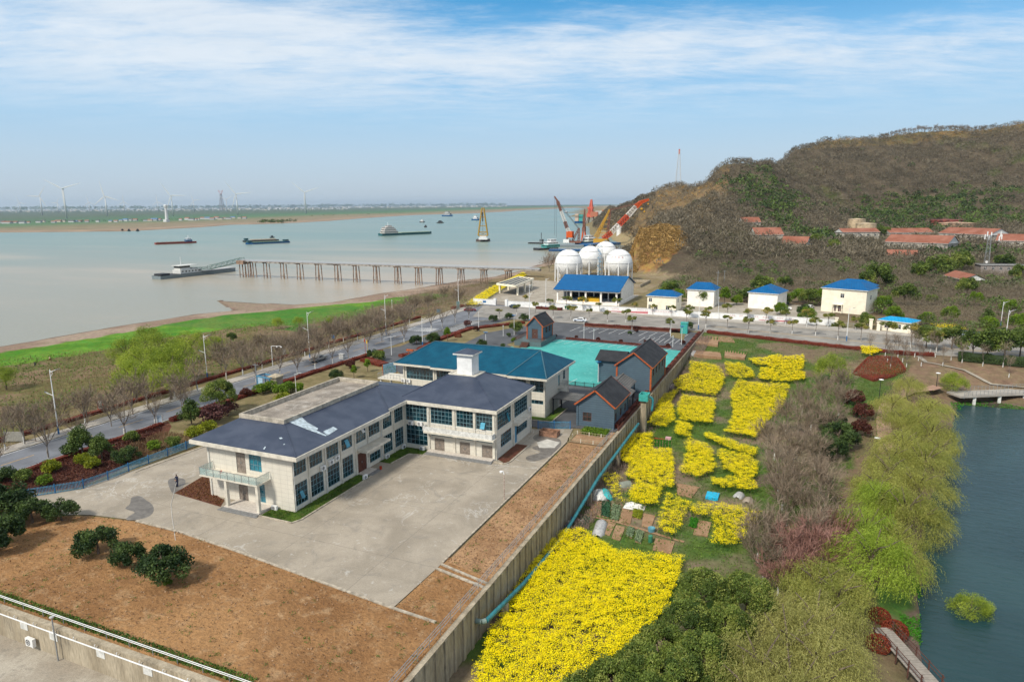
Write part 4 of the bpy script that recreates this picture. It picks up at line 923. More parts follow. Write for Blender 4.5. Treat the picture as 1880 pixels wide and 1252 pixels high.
# =============== walls and fences
W1=thing('retaining_wall','stained concrete retaining wall in front of the bare soil yard','wall',(-66,wf,-3.2))
m=MB(); m.box(-106,-28.0,wf-.35,wf,-3.4,-.02); part(m,'wall',M['concw'],W1)
m=MB(); m.box(-106,-27.95,wf-.5,wf+.06,-.02,.1); part(m,'coping',M['concw'],W1)
for i,x in enumerate([-73.6,-68.6,-64.2,-57.6,-51.5]):
    m=MB(); m.box(x,x+1.1,wf-.40,wf-.352,-1.45,-.55); part(m,'white_panel',M['offwhite'],W1)
sheet('lower_yard',[(-110,10),(-28,10),(-28,wf-.3),(-110,wf-.3)],-3.15,M['conc'])
RL=thing('guard_rail','pair of white horizontal rails on short posts along the front retaining wall','railing',(-66,wf+.3,0))
m=MB(); m.tube((-106,wf+.35,.75),(-28,wf+.35,.75),.032,n=6); m.tube((-106,wf+.35,.58),(-28,wf+.35,.58),.032,n=6); pieces(m,'rail',M['white'],RL)
for i in range(26):
    m=MB(); m.tube((-105+i*3,wf+.35,.0),(-105+i*3,wf+.35,.75),.04,n=6); part(m,'post',M['grey'],RL)
PI=thing('wall_pipe','white pipe with hooked brackets fixed to the front retaining wall','pipe',(-66,wf-.6,-.8))
m=MB(); m.tube((-75,wf-.6,-.42),(-28,wf-.6,-.42),.065,n=8); part(m,'pipe',M['white'],PI)
for i in range(16):
    m=MB(); x=-74.8+i*2.9; m.path([(x,wf-.35,-.42),(x,wf-.6,-.42)],.035,6); m.path([(x,wf-.6,-.42),(x,wf-.6,-.12),(x+.12,wf-.6,-.02)],.035,6); part(m,'bracket',M['white'],PI)
ac((-66.7,wf-.75,-2.6),0,'white boxed air conditioner mounted low on the front retaining wall','wall equipment',1.3)
g_=G(120,1188,-3.1); t=thing('camera_pole','grey pole with small round cap standing against the front retaining wall','pole',(-62.8,wf-.75,-3.15)); m=MB(); m.tube((0,0,0),(0,0,4.6),.07,.06,8); m.build('pole',M['grey'],t); m=MB(); m.lathe([(0,.12),(.2,.05),(.22,-.02),(0,-.05)],(0,0,4.6),10); m.build('cap',M['lgrey'],t)
W2=thing('boundary_wall','tall weathered ribbed concrete wall between the building yard and the rapeseed fields','wall',(-28,120,-4.2))
m=MB(); m.box(-28.4,-28.05,34,213,-6,.12); m.box(-28.5,-27.95,34,213,.122,.24); part(m,'wall',M['concw'],W2)
m=MB()
for i in range(100):
    y=36+i*1.77; m=MB(); m.box(-28.05,-27.9,y,y+.5,-5.4,.11); part(m,'rib',M['concw'],W2)
RL=thing('guard_rail','thin galvanised railing on top of the boundary wall above the soil strip','railing',(-28.6,70,0))
m=MB(); 
for z in (.62,1.0,1.3): m.tube((-28.75,37,z),(-28.75,109,z),.028,n=5)
pieces(m,'rail',M['rail'],RL)
for i in range(37):
    m=MB(); m.tube((-28.75,37+i*2,.1),(-28.75,37+i*2,1.3),.03,n=5); part(m,'post',M['rail'],RL)
PF=thing('picket_fence','low reddish brown wooden picket fence on the wall beside the cottages','fence',(-28.3,160,.24))
m=MB()
for i in range(400):
    y=111+i*.255; m.box(-28.32,-28.26,y,y+.1,.26,.95)
m.box(-28.36,-28.32,111,213,.36,.43); m.box(-28.36,-28.32,111,213,.74,.81); part(m,'picket_panel',flat('red_brown_picket',(.13,.045,.035),.7),PF)
for i in range(35): m=MB(); m.box(-28.42,-28.362,111+i*3,111.1+i*3,.24,1.05); part(m,'post',M['bwood'],PF)
# teal pipe
TP=thing('water_pipe','long thick teal pipe running along the foot of the boundary wall','pipe',(-27,80,-2)); PX=-27.0
pp_=[(PX,)+onX(x,y,PX) for x,y in ((893,1139),(960,1072),(1030,990),(1100,875),(1172,778))]
q0=pp_[0]; pth=[(-28.0,q0[1]-.3,q0[2]-.1),(-27.35,q0[1]-.25,q0[2]-.05)]+pp_
m=MB(); m.path(pth[1:],.24,12); part(m,'pipe',M['teal'],TP); m=MB(); m.path(pth[:2]+[pp_[0]],.27,12); part(m,'elbow',flat('grey_teal',(.18,.24,.22),.5),TP)
for t_ in (.12,.3,.5,.68,.86):
    k=t_*(len(pp_)-1); a,b=pp_[int(k)],pp_[int(k)+1]; q=[lerp(a[j],b[j],k-int(k)) for j in range(3)]; m=MB(); m.box(q[0]-.3,q[0]+.3,q[1]-.3,q[1]+.3,-5,q[2]-.2); part(m,'support_block',M['concw'],TP)
# teal tank box by the wall
tb=thing('filter_tank','open topped teal steel tank with a curved pipe beside the wall','tank',(-26.9,127,-4)); c0=onX(1183,722,-27); yb=c0[0]
m=MB(); zt_=c0[1]; ring(m,-27.8,-26.1,yb-1.1,yb+1.1,.14,zt_-1.3,zt_); m.box(-27.7,-26.2,yb-1,yb+1,zt_-1.3,zt_-.7); part(m,'basin',M['tealbright'],tb)
m=MB(); m.box(-27.5,-26.5,yb-.6,yb+.6,-4.6,zt_-1.3); part(m,'support_block',M['concw'],tb)
m=MB(); m.path([(-26,yb,zt_-.6),(-25.5,yb,zt_-.7),(-25.3,yb,zt_-1.3),(-25.4,yb-.3,zt_-3.2)],.2,10); part(m,'outlet_pipe',M['teal'],tb)
# blue picket fence
def fence(name,label,P,h,mat,pmat,step,ps,pw=.05,z=0,rails=(.15,.85),cat='fence'):
    t=thing(name,label,cat,(P[0][0],P[0][1],z)); L_=[0]
    for a,b in zip(P,P[1:]): L_.append(L_[-1]+math.dist(a,b))
    def at_(s):
        for i in range(len(P)-1):
            if s<=L_[i+1] or i==len(P)-2:
                f=(s-L_[i])/(L_[i+1]-L_[i]); return (lerp(P[i][0],P[i+1][0],f),lerp(P[i][1],P[i+1][1],f))
    m=MB(); s=0
    while s<L_[-1]:
        x,y=at_(s); m.bar((x,y,z+h*.05),(x,y,z+h*.97),pw); s+=step
    for r in rails:
        for a,b in zip(P,P[1:]): m.bar((*a,z+h*r),(*b,z+h*r),.05)
    part(m,'picket_panel',mat,t); n=int(L_[-1]/ps)
    for i in range(n+1):
        x,y=at_(i*L_[-1]/n); q=MB(); q.bar((x,y,z),(x,y,z+h*1.05),.11); part(q,'post',pmat,t)
    return t
FP=px([(47,914),(100,906),(150,898),(200,881),(250,860),(310,837),(375,813)])
fence('picket_fence','blue metal picket fence curving between the planted verge and the concrete yard',FP,1.35,M['bluefence'],M['bluepost'],.17,3.3)
fence('metal_gate','low blue metal gate fence beside the far end of the office building',[(-41.9,107.6),(-36.6,109.6)],1.5,M['bluefence'],M['bluepost'],.2,2.6,cat='gate')
fence('bed_fence','low makeshift wooden lattice around the green vegetable bed',[(-34.8,103.3),(-34.8,107.3),(-29.0,107.0),(-29,103.3),(-34.8,103.3)],.6,flat('pale_sticks',(.36,.31,.2),.8),M['cream_trim'],.5,2,.04,.1)
fence('lot_railing','short dark railing at the near edge of the turquoise lot',[(-47,137.6),(-38.5,137.3)],1.1,M['dark'],M['dark'],.25,2)
m=MB(); ring(m,-40.4,-37.2,104.2,106.0,.14,.03,.95); t=tag(m.build('skip_bin',M['rust']),'low rusty open box standing by the blue gate fence','bin')
# ---------------- white perimeter wall with red slogans (too small to read in the picture)
def wallline(name,label,P,h,mats,th=.25,cap=True):
    t=thing(name,label,'wall',(P[0][0],P[0][1],0)); m=MB()
    for a,b in zip(P,P[1:]): m.bar((*a,h/2),(*b,h/2),th,h)
    part(m,'wall',mats[0],t)
    m=MB()
    for a,b in zip(P,P[1:]): m.bar((*a,h+.05),(*b,h+.05),th+.12,.1)
    part(m,'coping',mats[1],t); return t
def mark(t,P0,P1,z0,z1,mat,off_=.14,m=None,taper=1.):
    d=Vector((P1[0]-P0[0],P1[1]-P0[1])).normalized(); n=Vector((d.y,-d.x)); n=n if n.y<0 else -n
    q=[(P0[0]+n.x*off_,P0[1]+n.y*off_),(P1[0]+n.x*off_,P1[1]+n.y*off_)]
    mb=m or MB(); mb.face([(*q[0],z0),(*q[1],z0),(*q[1],z1),(*q[0],z0+(z1-z0)*taper)])
    if m is None: part(mb,'painted_band',mat,t)
A0=G(869,557.5); A1=G(909,560); B0=G(930,562); pts_w=[B0]+[G(x,y) for x,y in ((1040,568),(1140,574),(1260,582),(1400,589.5),(1532,598.5))]
wallline('perimeter_wall','short white perimeter wall left of the compound gate near the red car',[A0,A1],2.0,[M['white'],M['white']])
WW=wallline('perimeter_wall','long white perimeter wall with red slogans facing the cross road',pts_w,2.0,[M['white'],M['offwhite']])
def onwall(x):
    # point on the wall's line under image column x
    for a,b in zip(pts_w,pts_w[1:]):
        for k in range(41):
            p=(lerp(a[0],b[0],k/40),lerp(a[1],b[1],k/40)); d=depth(*p); u=940+FPX*(p[0]*CA+p[1]*SA)/d
            if u>=x: return p
    return pts_w[-1]
pink=flat('faded_red_paint',(.62,.36,.36),.7,var=.1); redp=flat('slogan_red',(.55,.16,.18),.7,var=.15)
for x0,x1,hh,mm in ((1117,1193,.75,redp),(1396,1470,.62,redp),(1470,1474,.1,redp)): mark(WW,onwall(x0),onwall(x1),.25,.25+hh,mm,.135,taper=.25)
mb=MB(); rr=random.Random(4)
for x0,x1 in ((1120,1190),(1199,1240),(1345,1388),(1392,1468),(1212,1236)):
    x=x0
    while x<x1:
        p=onwall(x); q=onwall(x+1.6); q=(lerp(p[0],q[0],1),lerp(p[1],q[1],1)); 
        if p!=q:
            for k in range(3): z0=1.15+k*.2; mark(None,(lerp(p[0],q[0],.1*k),lerp(p[1],q[1],.1*k)),(lerp(p[0],q[0],.6+.2*rr.random()),lerp(p[1],q[1],.6+.2*rr.random())),z0,z0+.09,None,.14,mb)
        x+=2.9
part(mb,'faded_slogan',pink,WW)
mb=MB(); mark(None,(lerp(A0[0],A1[0],.45),lerp(A0[1],A1[1],.45)),(lerp(A0[0],A1[0],.6),lerp(A0[1],A1[1],.6)),.7,1.5,None,.14,mb); o=mb.build('notice_board',M['bluepost']); tag(o,'small blue notice on the white wall left of the compound gate','notice')
gt_=thing('compound_gate','grey barred double gate between two white walls of the station','gate',(A1[0],A1[1],0)); m=MB()
for k in range(28): x=lerp(A1[0],B0[0],k/27); y=lerp(A1[1],B0[1],k/27); m.bar((x,y,.1),(x,y,1.7),.06)
m.bar((*A1,1.6),(*B0,1.6),.08); m.bar((*A1,.3),(*B0,.3),.08); part(m,'gate_bars',flat('gate_tan',(.22,.18,.15),.6),gt_)
for p in (A1,B0): m=MB(); m.box(p[0]-.5,p[0]+.5,p[1]-.5,p[1]+.5,0,2.6); part(m,'gate_pillar',M['white'],gt_)
sheet('station_pavement',[A0,A1,B0]+pts_w[1:]+[(10,283),(-42,280),(-60,262),(-64,290),(-95,300),(-112,330),(-134,330),(-133,290),(-126,262)],.02,M['conc'])
sheet('station_grass',[(-66,256),(-55,256),(-55,300),(-66,330),(-66,284)],.05,M['verge'])
# ---------------- LPG station
S_=thing('cylinder_store','open fronted cream filling hall with bright blue roof in front of the white spheres','building',(-79,258,0))
m=MB(); m.box(-92,-66.3,256.2,282,0,.9); part(m,'plinth',M['renderw'],S_)
m=MB(); m.box(-91,-66.6,269.5,281.5,.9,5.6); m.face([(-66.6,257,5.6),(-66.6,281.5,5.6),(-66.6,281.5,6.2),(-66.6,270,10.2),(-66.6,257,6.0)]); m.box(-66.9,-66.55,261.5,269.5,.9,5.6); m.box(-91,-90.7,262,269.5,.9,5.6); part(m,'wall',M['renderw'],S_)
m=MB(); m.box(-92.3,-66.0,256.0,257.4,4.9,5.6); part(m,'lintel',M['renderw'],S_); m=MB(); m.box(-90.4,-67,269.3,269.48,.95,4.9); part(m,'painted_shade_panel',M['black'],S_)  # black panel on the back wall: the hall's deep interior shade, painted in
for x in (-91.5,-85.9,-79.8,-73.6,-67.4):
    m=MB(); m.box(x-.32,x+.32,256.5,257.1,.9,4.9); part(m,'column',M['renderw'],S_)
for x in (-89.8,-84.6,-78.4,-72.4): m=MB(); m.box(x-.2,x+.2,263,263.4,.9,5.2); part(m,'column',M['renderw'],S_)
m=MB(); q=[(-93,255.3,5.55),(-65.8,255.3,5.55),(-65.8,270,10.25),(-93,270,10.25)]; m.face(q); m.face([(-93,270,10.25),(-65.8,270,10.25),(-65.8,283,6.0),(-93,283,6.0)]); m.face([(a,b,c-.12) for a,b,c in q][::-1]); part(m,'roof',M['blueroof'],S_)
m=MB(); m.box(-83.6,-75,259.5,262,.92,2.4)
for k in range(2): m.box(-83.6+k*5.0,-79.2+k*4.8,258.6,259.3,.92,2.1)
for k in range(34): m.tube((-83.4+k*.26,258.2,.9),(-83.4+k*.26,258.2,2.3),.11,n=6)
tag(m.build('gas_cylinder_rack',M['yellow']),'rows of yellow gas cylinders inside the blue roofed hall','cylinders')
C_=thing('truck_canopy','cream concrete frame canopy with dark slatted roof near the compound gate','canopy',(-120,285,0))
cr_=[(-126,273.5),(-115.2,268.9),(-118.5,298.5),(-128,303.5)]
m=MB()
for a,b in zip(cr_,cr_[1:]+cr_[:1]): m.bar((*a,4.4),(*b,4.4),.5,.8)
part(m,'roof_frame',M['render'],C_)
m=MB(); m.prism([(lerp(p[0],-122,.06),lerp(p[1],286,.05)) for p in cr_],4.2,4.5); part(m,'dark_roof_sheet',M['dark'],C_)
for k in range(1,4):
    m=MB(); m.bar((lerp(cr_[0][0],cr_[1][0],k/4),lerp(cr_[0][1],cr_[1][1],k/4),4.6),(lerp(cr_[3][0],cr_[2][0],k/4),lerp(cr_[3][1],cr_[2][1],k/4),4.6),.35,.2); part(m,'roof_beam',M['render'],C_)
for i,(a,b) in enumerate(((0,3),(1,2))):
    for f in (.12,.5,.88):
        x,y=lerp(cr_[a][0],cr_[b][0],f),lerp(cr_[a][1],cr_[b][1],f); m=MB(); m.box(x-.35,x+.35,y-.35,y+.35,0,4.1); part(m,'column',M['render'],C_)
m=MB(); m.box(-122,-118,288,294,4.6,4.62)
# tanks
def sphere(px_,r,zc,label,nm=0,marks=False):
    x,y=px_; t=thing('gas_sphere',label,'gas tank',(x,y,0),.0,'white spherical gas tanks')
    m=MB(); n=14; pr=[(r*math.sin(math.pi*k/n),-r*math.cos(math.pi*k/n)) for k in range(n+1)]; m.lathe([(max(a,.01),b) for a,b in pr],(0,0,zc),28); m.build('shell',M['white'],t,True)
    m=MB(); m.lathe([(r+.02,-.1),(r+.12,-.1),(r+.12,.1),(r+.02,.1)],(0,0,zc),28); m.lathe([(r*.82,r*.6-.06),(r*.82+.1,r*.6-.06),(r*.82+.1,r*.6+.06),(r*.8,r*.6+.06)],(0,0,zc),28); m.build('girth_rail',M['lgrey'],t)
    for k in range(8):
        a=2*math.pi*(k+.3)/8; c,s=math.cos(a)*r*.98,math.sin(a)*r*.98; q=MB(); q.tube((c,s,0),(c,s,zc+.3),.32,n=8); q.build('leg',M['white'],t)
    q=MB()
    for k in range(8):
        a=2*math.pi*(k+.3)/8; b=2*math.pi*(k+1.3)/8; A=[math.cos(a)*r*.98,math.sin(a)*r*.98];B=[math.cos(b)*r*.98,math.sin(b)*r*.98]
        q.bar((*A,.3),(*B,zc-1),.12); q.bar((*B,.3),(*A,zc-1),.12)
    q.build('cross_bracing',M['rail'],t)
    q=MB(); q.lathe([(1.2,0),(1.2,.15),(0,.15)],(0,0,zc+r),12); q.tube((0,0,zc+r),(0,0,zc+r+.9),.25,n=8)
    for k in range(8): a=k*math.pi/4; q.bar((1.2*math.cos(a),1.2*math.sin(a),zc+r),(1.2*math.cos(a),1.2*math.sin(a),zc+r+1),.06)
    q.build('top_platform',M['rail'],t)
    if marks:
        q=MB()
        for k in range(4):
            az=math.radians(-118+k*17+8); el=math.radians(24); 
            for j in range(3):
                e2=el+(.05*j); p=Vector((math.cos(az)*math.cos(e2),math.sin(az)*math.cos(e2),math.sin(e2)))*(r+.03)+Vector((0,0,zc)); tg=Vector((-math.sin(az),math.cos(az),0)); q.bar(p-tg*.4,p+tg*.4,.03,.14)
            p=Vector((math.cos(az)*math.cos(el+.05),math.sin(az)*math.cos(el+.05),math.sin(el+.05)))*(r+.03)+Vector((0,0,zc)); q.bar(p-Vector((0,0,.5)),p+Vector((0,0,.5)),.14,.03)
        q.build('faded_marking',pink,t)
    return t
sphere((-112.2,331),6.9,9.4,'white spherical gas tank nearest the river, left of the blue roofed hall'); sphere((-111.5,366),6.9,9.2,'white spherical gas tank standing in the middle behind the leftmost one'); sphere((-113.5,404),6.9,9.6,'white spherical gas tank farthest back of the four'); sphere((-89.3,343.5),6.9,9.2,'white spherical gas tank with faint red marks, rightmost of the four',0,True)
t=thing('stair_tower','light blue steel stair tower between the white gas spheres','stair',(-103,356,0)); m=MB()
for dx in (-1,1):
    for dy in (-1,1): q=MB(); q.bar((dx,dy,0),(dx,dy,17),.15); q.build('leg',M['lgrey'],t)
q=MB()
for k in range(8): z=k*2.1; s=1 if k%2 else -1; q.bar((-s,-1,z),(s,-1,z+2.1),.6,.1); q.box(-1,1,-1,1,z+2,z+2.08)
q.build('stair_flight',flat('pale_blue_steel',(.22,.42,.58),.5),t)
m=MB(); ring(m,-84,-72,318,340,.5,0,1.3); tag(m.build('bund_wall',M['concw']),'low concrete bund wall right of the gas spheres','wall')
m=MB()
for k in range(34): x=-88+k*1.6; m.box(x,x+.9,398-k*.3,398.25-k*.3,0,1.6)
m.box(-88,-34,393,393.1,.3,.5); tag(m.build('compound_fence',M['concw']),'low concrete panel fence at the foot of the ochre rocky knoll','fence')
# ---------------- blue roofed houses
def house(label,p0,p1,dep,h,rise,roof='blueroof',wall='render',wins=(),zb=0,group=None,cat='house',oh=.5,sidew=(),name='house',ridge=.25,doors=(),nx=2):
    """front wall from p0 to p1, depth behind it"""
    dx,dy=p1[0]-p0[0],p1[1]-p0[1]; Wd=math.hypot(dx,dy); a=math.atan2(dy,dx)
    FOOT.append((p0[0]+dx/2-dy/Wd*dep/2,p0[1]+dy/2+dx/Wd*dep/2,max(Wd,dep)/2+1.5,(p0,(dx/Wd,dy/Wd),Wd,dep)))
    t=thing(name,label,cat,(p0[0],p0[1],zb),a,group); w=MB(); O=(0,0); 
    ow=[v[:4] for v in wins]+[v[:4] for v in doors]
    facade(w,O,XP,YN,Wd,0,h,ow); facade(w,(Wd,0),YP,XP,dep,0,h,sidew); facade(w,(Wd,dep),XN,YP,Wd,0,h,[]); facade(w,(0,dep),YN,XN,dep,0,h,sidew); w.face([(0,0,h),(Wd,0,h),(Wd,dep,h),(0,dep,h)])
    w.build('wall',M[wall] if isinstance(wall,str) else wall,t)
    def win(O,d,n,v,dr=False):
        g=MB(); oboxf(g,O,d,n,v[0],v[1],-.12,-.08,v[2],v[3]); f=g.build('door' if dr else 'window',M['door_red'] if dr else M['glassd'],t)
        b=MB(); 
        for k in range(nx+1): x=lerp(v[0],v[1],k/nx); oboxf(b,O,d,n,x-.05,x+.05,-.08,-.02,v[2],v[3])
        for z in (v[2],lerp(v[2],v[3],.6),v[3]): oboxf(b,O,d,n,v[0],v[1],-.078,-.022,z-.05,z+.05)
        b.build('frame',M['mullw'],f)
    for v in wins: win(O,XP,YN,v)
    for v in doors: win(O,XP,YN,v,True)
    for v in sidew: win((Wd,0),YP,XP,v); win((0,dep),YN,XN,v)
    r=MB(); x0,x1,y0,y1=-oh,Wd+oh,-oh,dep+oh; 
    r.box(x0,x1,y0,y1,h,h+.22,1); z=h+.225; e=[(x0,y0,z),(x1,y0,z),(x1,y1,z),(x0,y1,z)]
    if ridge=='gable':
        ym=dep/2; r.face([(x0,y0,z),(x1,y0,z),(x1,ym,z+rise),(x0,ym,z+rise)]); r.face([(x1,y1,z),(x0,y1,z),(x0,ym,z+rise),(x1,ym,z+rise)]); r.face([(x1-oh,y0+oh,z),(x1-oh,y1-oh,z),(x1-oh,ym,z+rise-.1)],1); r.face([(x0+oh,y1-oh,z),(x0+oh,y0+oh,z),(x0+oh,ym,z+rise-.1)],1)
    elif Wd>=dep:
        ym=dep/2; a_,b_=(lerp(x0,x1,ridge),ym,z+rise),(lerp(x0,x1,1-ridge),ym,z+rise); r.face([e[0],e[1],b_,a_]); r.face([e[1],e[2],b_]); r.face([e[2],e[3],a_,b_]); r.face([e[3],e[0],a_])
    else:
        xm=Wd/2; a_,b_=(xm,lerp(y0,y1,ridge),z+rise),(xm,lerp(y0,y1,1-ridge),z+rise); r.face([e[0],e[1],a_]); r.face([e[1],e[2],b_,a_]); r.face([e[2],e[3],b_]); r.face([e[3],e[0],a_,b_])
    r.build('roof',[M[roof],M['offwhite'] if wall!='old' else M['concw']],t); return t
bgp='cream houses with bright blue roofs behind the white wall'
house('low cream house with bright blue hipped roof, leftmost of the blue roofed houses',(-54.1,250.8),(-43.4,250.0),8,5.2,1.9,wins=[(.6,1.8,3.1,4.5),(2.6,4.0,.5,2),(7,8.4,.5,2),(.5,1.4,.3,2)],group=bgp,sidew=[(2,4,3,4.4)])
house('tall narrow cream house with blue roof beside two thin poles',(-42,266),(-32,265.3),9.5,6.3,2.4,wall='renderw',group=bgp)
house('plain cream house with blue roof beside two parked cars',(-19.9,268.8),(-9.6,266.3),12,5.8,2.6,wall='renderw',group=bgp,ridge=.3)
h4=house('large two storey cream house with several blue roofs and red door',(5.2,270),(19.2,264.4),11,8.4,2.6,wins=[(6.4,7.7,5.4,6.9)],doors=[(4.5,5.3,.4,2.8),(5.9,7.1,.4,2.8)],group=bgp,sidew=[(4,5.2,5,6.5)],ridge=.3)
m=MB(); m.box(4.1,7.6,-1.3,0,2.9,3.1); m.box(4.1,4.3,-1.3,-1.1,0,2.9); m.box(7.4,7.6,-1.3,-1.1,0,2.9); m.build('porch',M['render'],h4)
m=MB(); m.box(.5,11,11,19,0,8.6); h_=m.build('rear_wing',M['render'],h4); m=MB(); e=[(0,10.8,8.6),(13,10.8,8.6),(13,19.5,8.6),(0,19.5,8.6)]; tp=[(3,15,10.8),(9,15,10.8)]; m.face([e[0],e[1],tp[1],tp[0]]);m.face([e[1],e[2],tp[1]]);m.face([e[2],e[3],tp[0],tp[1]]);m.face([e[3],e[0],tp[0]]); m.build('rear_roof',M['blueroof'],h_)
GH=house('small cream gatehouse with light cyan roof beside the gate pillars',(21.2,235.6),(29.4,231.9),6.5,3.0,.9,roof='cyanroof',wins=[(1.6,3.2,.9,2.3),(4.7,6.3,.9,2.3)],cat='gatehouse',name='gatehouse')
for i,(x,y,h) in enumerate(((1535,596.5,2.2),(1598,604.5,3.0),(1612,607,2.6))):
    X,Y=G(x,y); m=MB(); m.box(-.45,.45,-.45,.45,0,h); m.box(-.6,.6,-.6,.6,h,h+.2); m.v=[(a+X,b+Y,c) for a,b,c in m.v]; o=m.build('gate_pillar',M['render']); tag(o,('cream gate pillar at the end of the long white wall','tallest cream gate pillar between gate bars and gatehouse','cream gate pillar standing next to the cyan roofed gatehouse')[i],'pillar','gate pillars')
gp=[G(1538,598),G(1595,605.5)]; fence('sliding_gate','grey sliding bar gate between the cream gate pillars',[gp[0],gp[1]],1.5,M['grey'],M['grey'],.3,4,cat='gate')
wallline('perimeter_wall','pale blue grey wall right of the gatehouse behind the roadside trees',[G(1690,608),G(1760,616),G(1830,625),G(1900,636)],1.6,[flat('pale_blue_wall',(.42,.50,.58),.7,var=.3,scale=.4),flat('slate_cap',(.10,.16,.28),.6)])
# ---------------- warehouses, storage tanks on the hill side
def wh(label,pl,pr,d,dep,h,rise,wallm='renderw',n=8,roofm='redtile'):
    a=at(*pl,d[0]); b=at(*pr,d[1]); zb=max(min(a[2],b[2]),tz(*a[:2]),tz(*b[:2])-.8); Wd=math.dist(a[:2],b[:2])
    wins=[(lerp(0,Wd,(k+.3)/n),lerp(0,Wd,(k+.6)/n),h*.62,h*.8) for k in range(n)]
    return house(label,a[:2],b[:2],dep,h,rise,roof=roofm,wall=wallm,wins=wins,zb=zb,group='red tiled warehouses below the hill',cat='warehouse',name='warehouse',ridge='gable',nx=1)
M['oldwall']=flat('weathered_whitewash',(.42,.38,.33),.85,var=.4,scale=.5)
wh('long white warehouse with red tiled roof, largest of the depot',(1622,468),(1737,474),(500,470),24,7.5,5.0,'oldwall',14)
wh('red tiled warehouse behind the largest one on its right',(1720,462),(1812,470),(560,520),22,7,4.5,'oldwall',9)
wh('red tiled warehouse at the far right edge of the depot',(1826,466),(1925,474),(500,480),22,6,4.5,'oldwall',6)
wh('farther red tiled warehouse partly hidden in front of the rusty tank',(1632,446),(1712,446),(600,600),18,5,3.6,'oldwall',6)
wh('small red tiled warehouse below the two cream storage tanks',(1545,458),(1612,457),(560,560),14,7,3.0,'oldwall',5)
wh('low red tiled roof in the scrub in front of the largest warehouse',(1625,482),(1680,486),(440,430),12,2.5,3.4,'oldwall',3)
wh('red tiled roof half buried in bare trees, leftmost of three',(1362,448),(1394,450),(560,560),12,3,4,'oldwall',2)
wh('red tiled roof half buried in bare trees, middle of three',(1386,458),(1436,460),(500,500),14,3,5,'oldwall',3)
wh('red tiled roof half buried in bare trees, rightmost of three',(1432,470),(1478,473),(470,460),12,3,5,'oldwall',3)
q=at(1733,519,330); r_=at(1768,530,310); 
house('small grey brick house with red tiled roof in the scrub',q[:2],r_[:2],9,3.6,2.4,roof='redtile',wall=flat('grey_brick',(.2,.18,.17),.9,var=.2),zb=max(tz(*q[:2]),tz(*r_[:2]))-.3,ridge='gable',wins=[(2,3,1,2.2)])
q=at(1797,521,350); r_=at(1880,528,345); L4=math.dist(q[:2],r_[:2])
house('two storey derelict grey concrete building below the antenna mast',q[:2],r_[:2],8,6.6,.3,roof='greyroof',wall=flat('grey_plaster',(.30,.26,.24),.9,var=.25),zb=max(tz(*q[:2]),tz(*r_[:2]))-.3,wins=[(x,x+1.2,z,z+1.5) for x in (1.5,5,8.5,12,15.5,19) for z in (.8,4.2)],cat='building',name='derelict_building')
def tank(label,pxl,pxr,pyb,pyt,d,mat,cone=.12):
    a=at(pxl,pyb,d); b=at(pxr,pyb,d); r=math.dist(a[:2],b[:2])/2; c=((a[0]+b[0])/2,(a[1]+b[1])/2); h=Zat((pxl+pxr)/2,pyt,d)-a[2]
    h+=a[2]; zb_=tz(*c)-1; a=(a[0],a[1],zb_+0.0); h=max(h-zb_,5); FOOT.append((c[0],c[1],r+2,None)); t=thing('storage_tank',label,'tank',(c[0],c[1],a[2]-3),0,'round storage tanks on the hillside'); m=MB(); m.lathe([(r,0),(r,h+3)],n=32); m.build('shell',mat,t); m=MB(); m.lathe([(r*1.02,h+2.9),(r*1.02,h+3.15),(.01,h+3.1+r*cone)],n=32); m.build('roof',mat,t)
    m=MB()
    for z in (.35,.7): m.lathe([(r*1.005,h*z+3),(r*1.02,h*z+3),(r*1.02,h*z+3.25),(r*1.005,h*z+3.25)],n=32)
    m.build('stiffener_ring',mat,t)
tm=flat('cream_tank',(.52,.40,.26),.6,var=.25,scale=.3); trr=flat('rusty_tank',(.22,.06,.045),.7,var=.6,scale=.25); tro=flat('rusty_cream_tank',(.46,.30,.20),.7,var=.4,scale=.3)
tank('cream round tank behind, left of the pair on the slope',1557,1587,418,403,640,tm); tank('larger cream round tank in front, right of the pair on the slope',1571,1606,432,411,610,tm)
tank('dark red rusty round storage tank among the trees',1709,1762,428,405,680,trr,.06); tank('cream and rust round tank in front of the dark red one',1724,1783,430,411,650,tro,.08)
# ---------------- masts
def lattice(name,label,x,y,zb,h,w0,w1,mats,n=10,cat='tower',bw=.25,bands=None,extra=None):
    t=thing(name,label,cat,(x,y,zb)); P=lambda k,c: Vector(((-1,-1),(1,-1),(1,1),(-1,1))[c]+(0,))*(lerp(w0,w1,k/n)/2)+Vector((0,0,h*k/n))
    groups={}
    for k in range(n):
        m=groups.setdefault(0 if not bands else (k*bands//n)%2,MB())
        for c in range(4):
            m.bar(P(k,c),P(k+1,c),bw); m.bar(P(k,c),P(k+1,(c+1)%4),bw*.6); m.bar(P(k+1,c),P(k+1,(c+1)%4),bw*.6)
    for g_,m in groups.items(): m.build('lattice_section' if g_ else 'lattice_frame',mats[g_],t)
    if extra: extra(t)
    return t
whs=flat('haze_white_steel',(.55,.55,.55),.6); rds=flat('haze_red_steel',(.5,.12,.08),.6)
x,y,z_=at(1245,336,985); lattice('transmission_tower','slim red and white lattice transmission tower on the distant hill top',x,y,tz(x,y)-3,at(1245,277,985)[2]-tz(x,y)+3,9,1.6,[whs,rds],12,bw=.32,bands=None,extra=lambda t:(MB().box(-1.3,1.3,-1.3,1.3,44,50) ,MB().box(-.9,.9,-.9,.9,at(1245,283,985)[2]-tz(x,y)+3,at(1245,277,985)[2]-tz(x,y)+5).build('top_section',rds,t)))
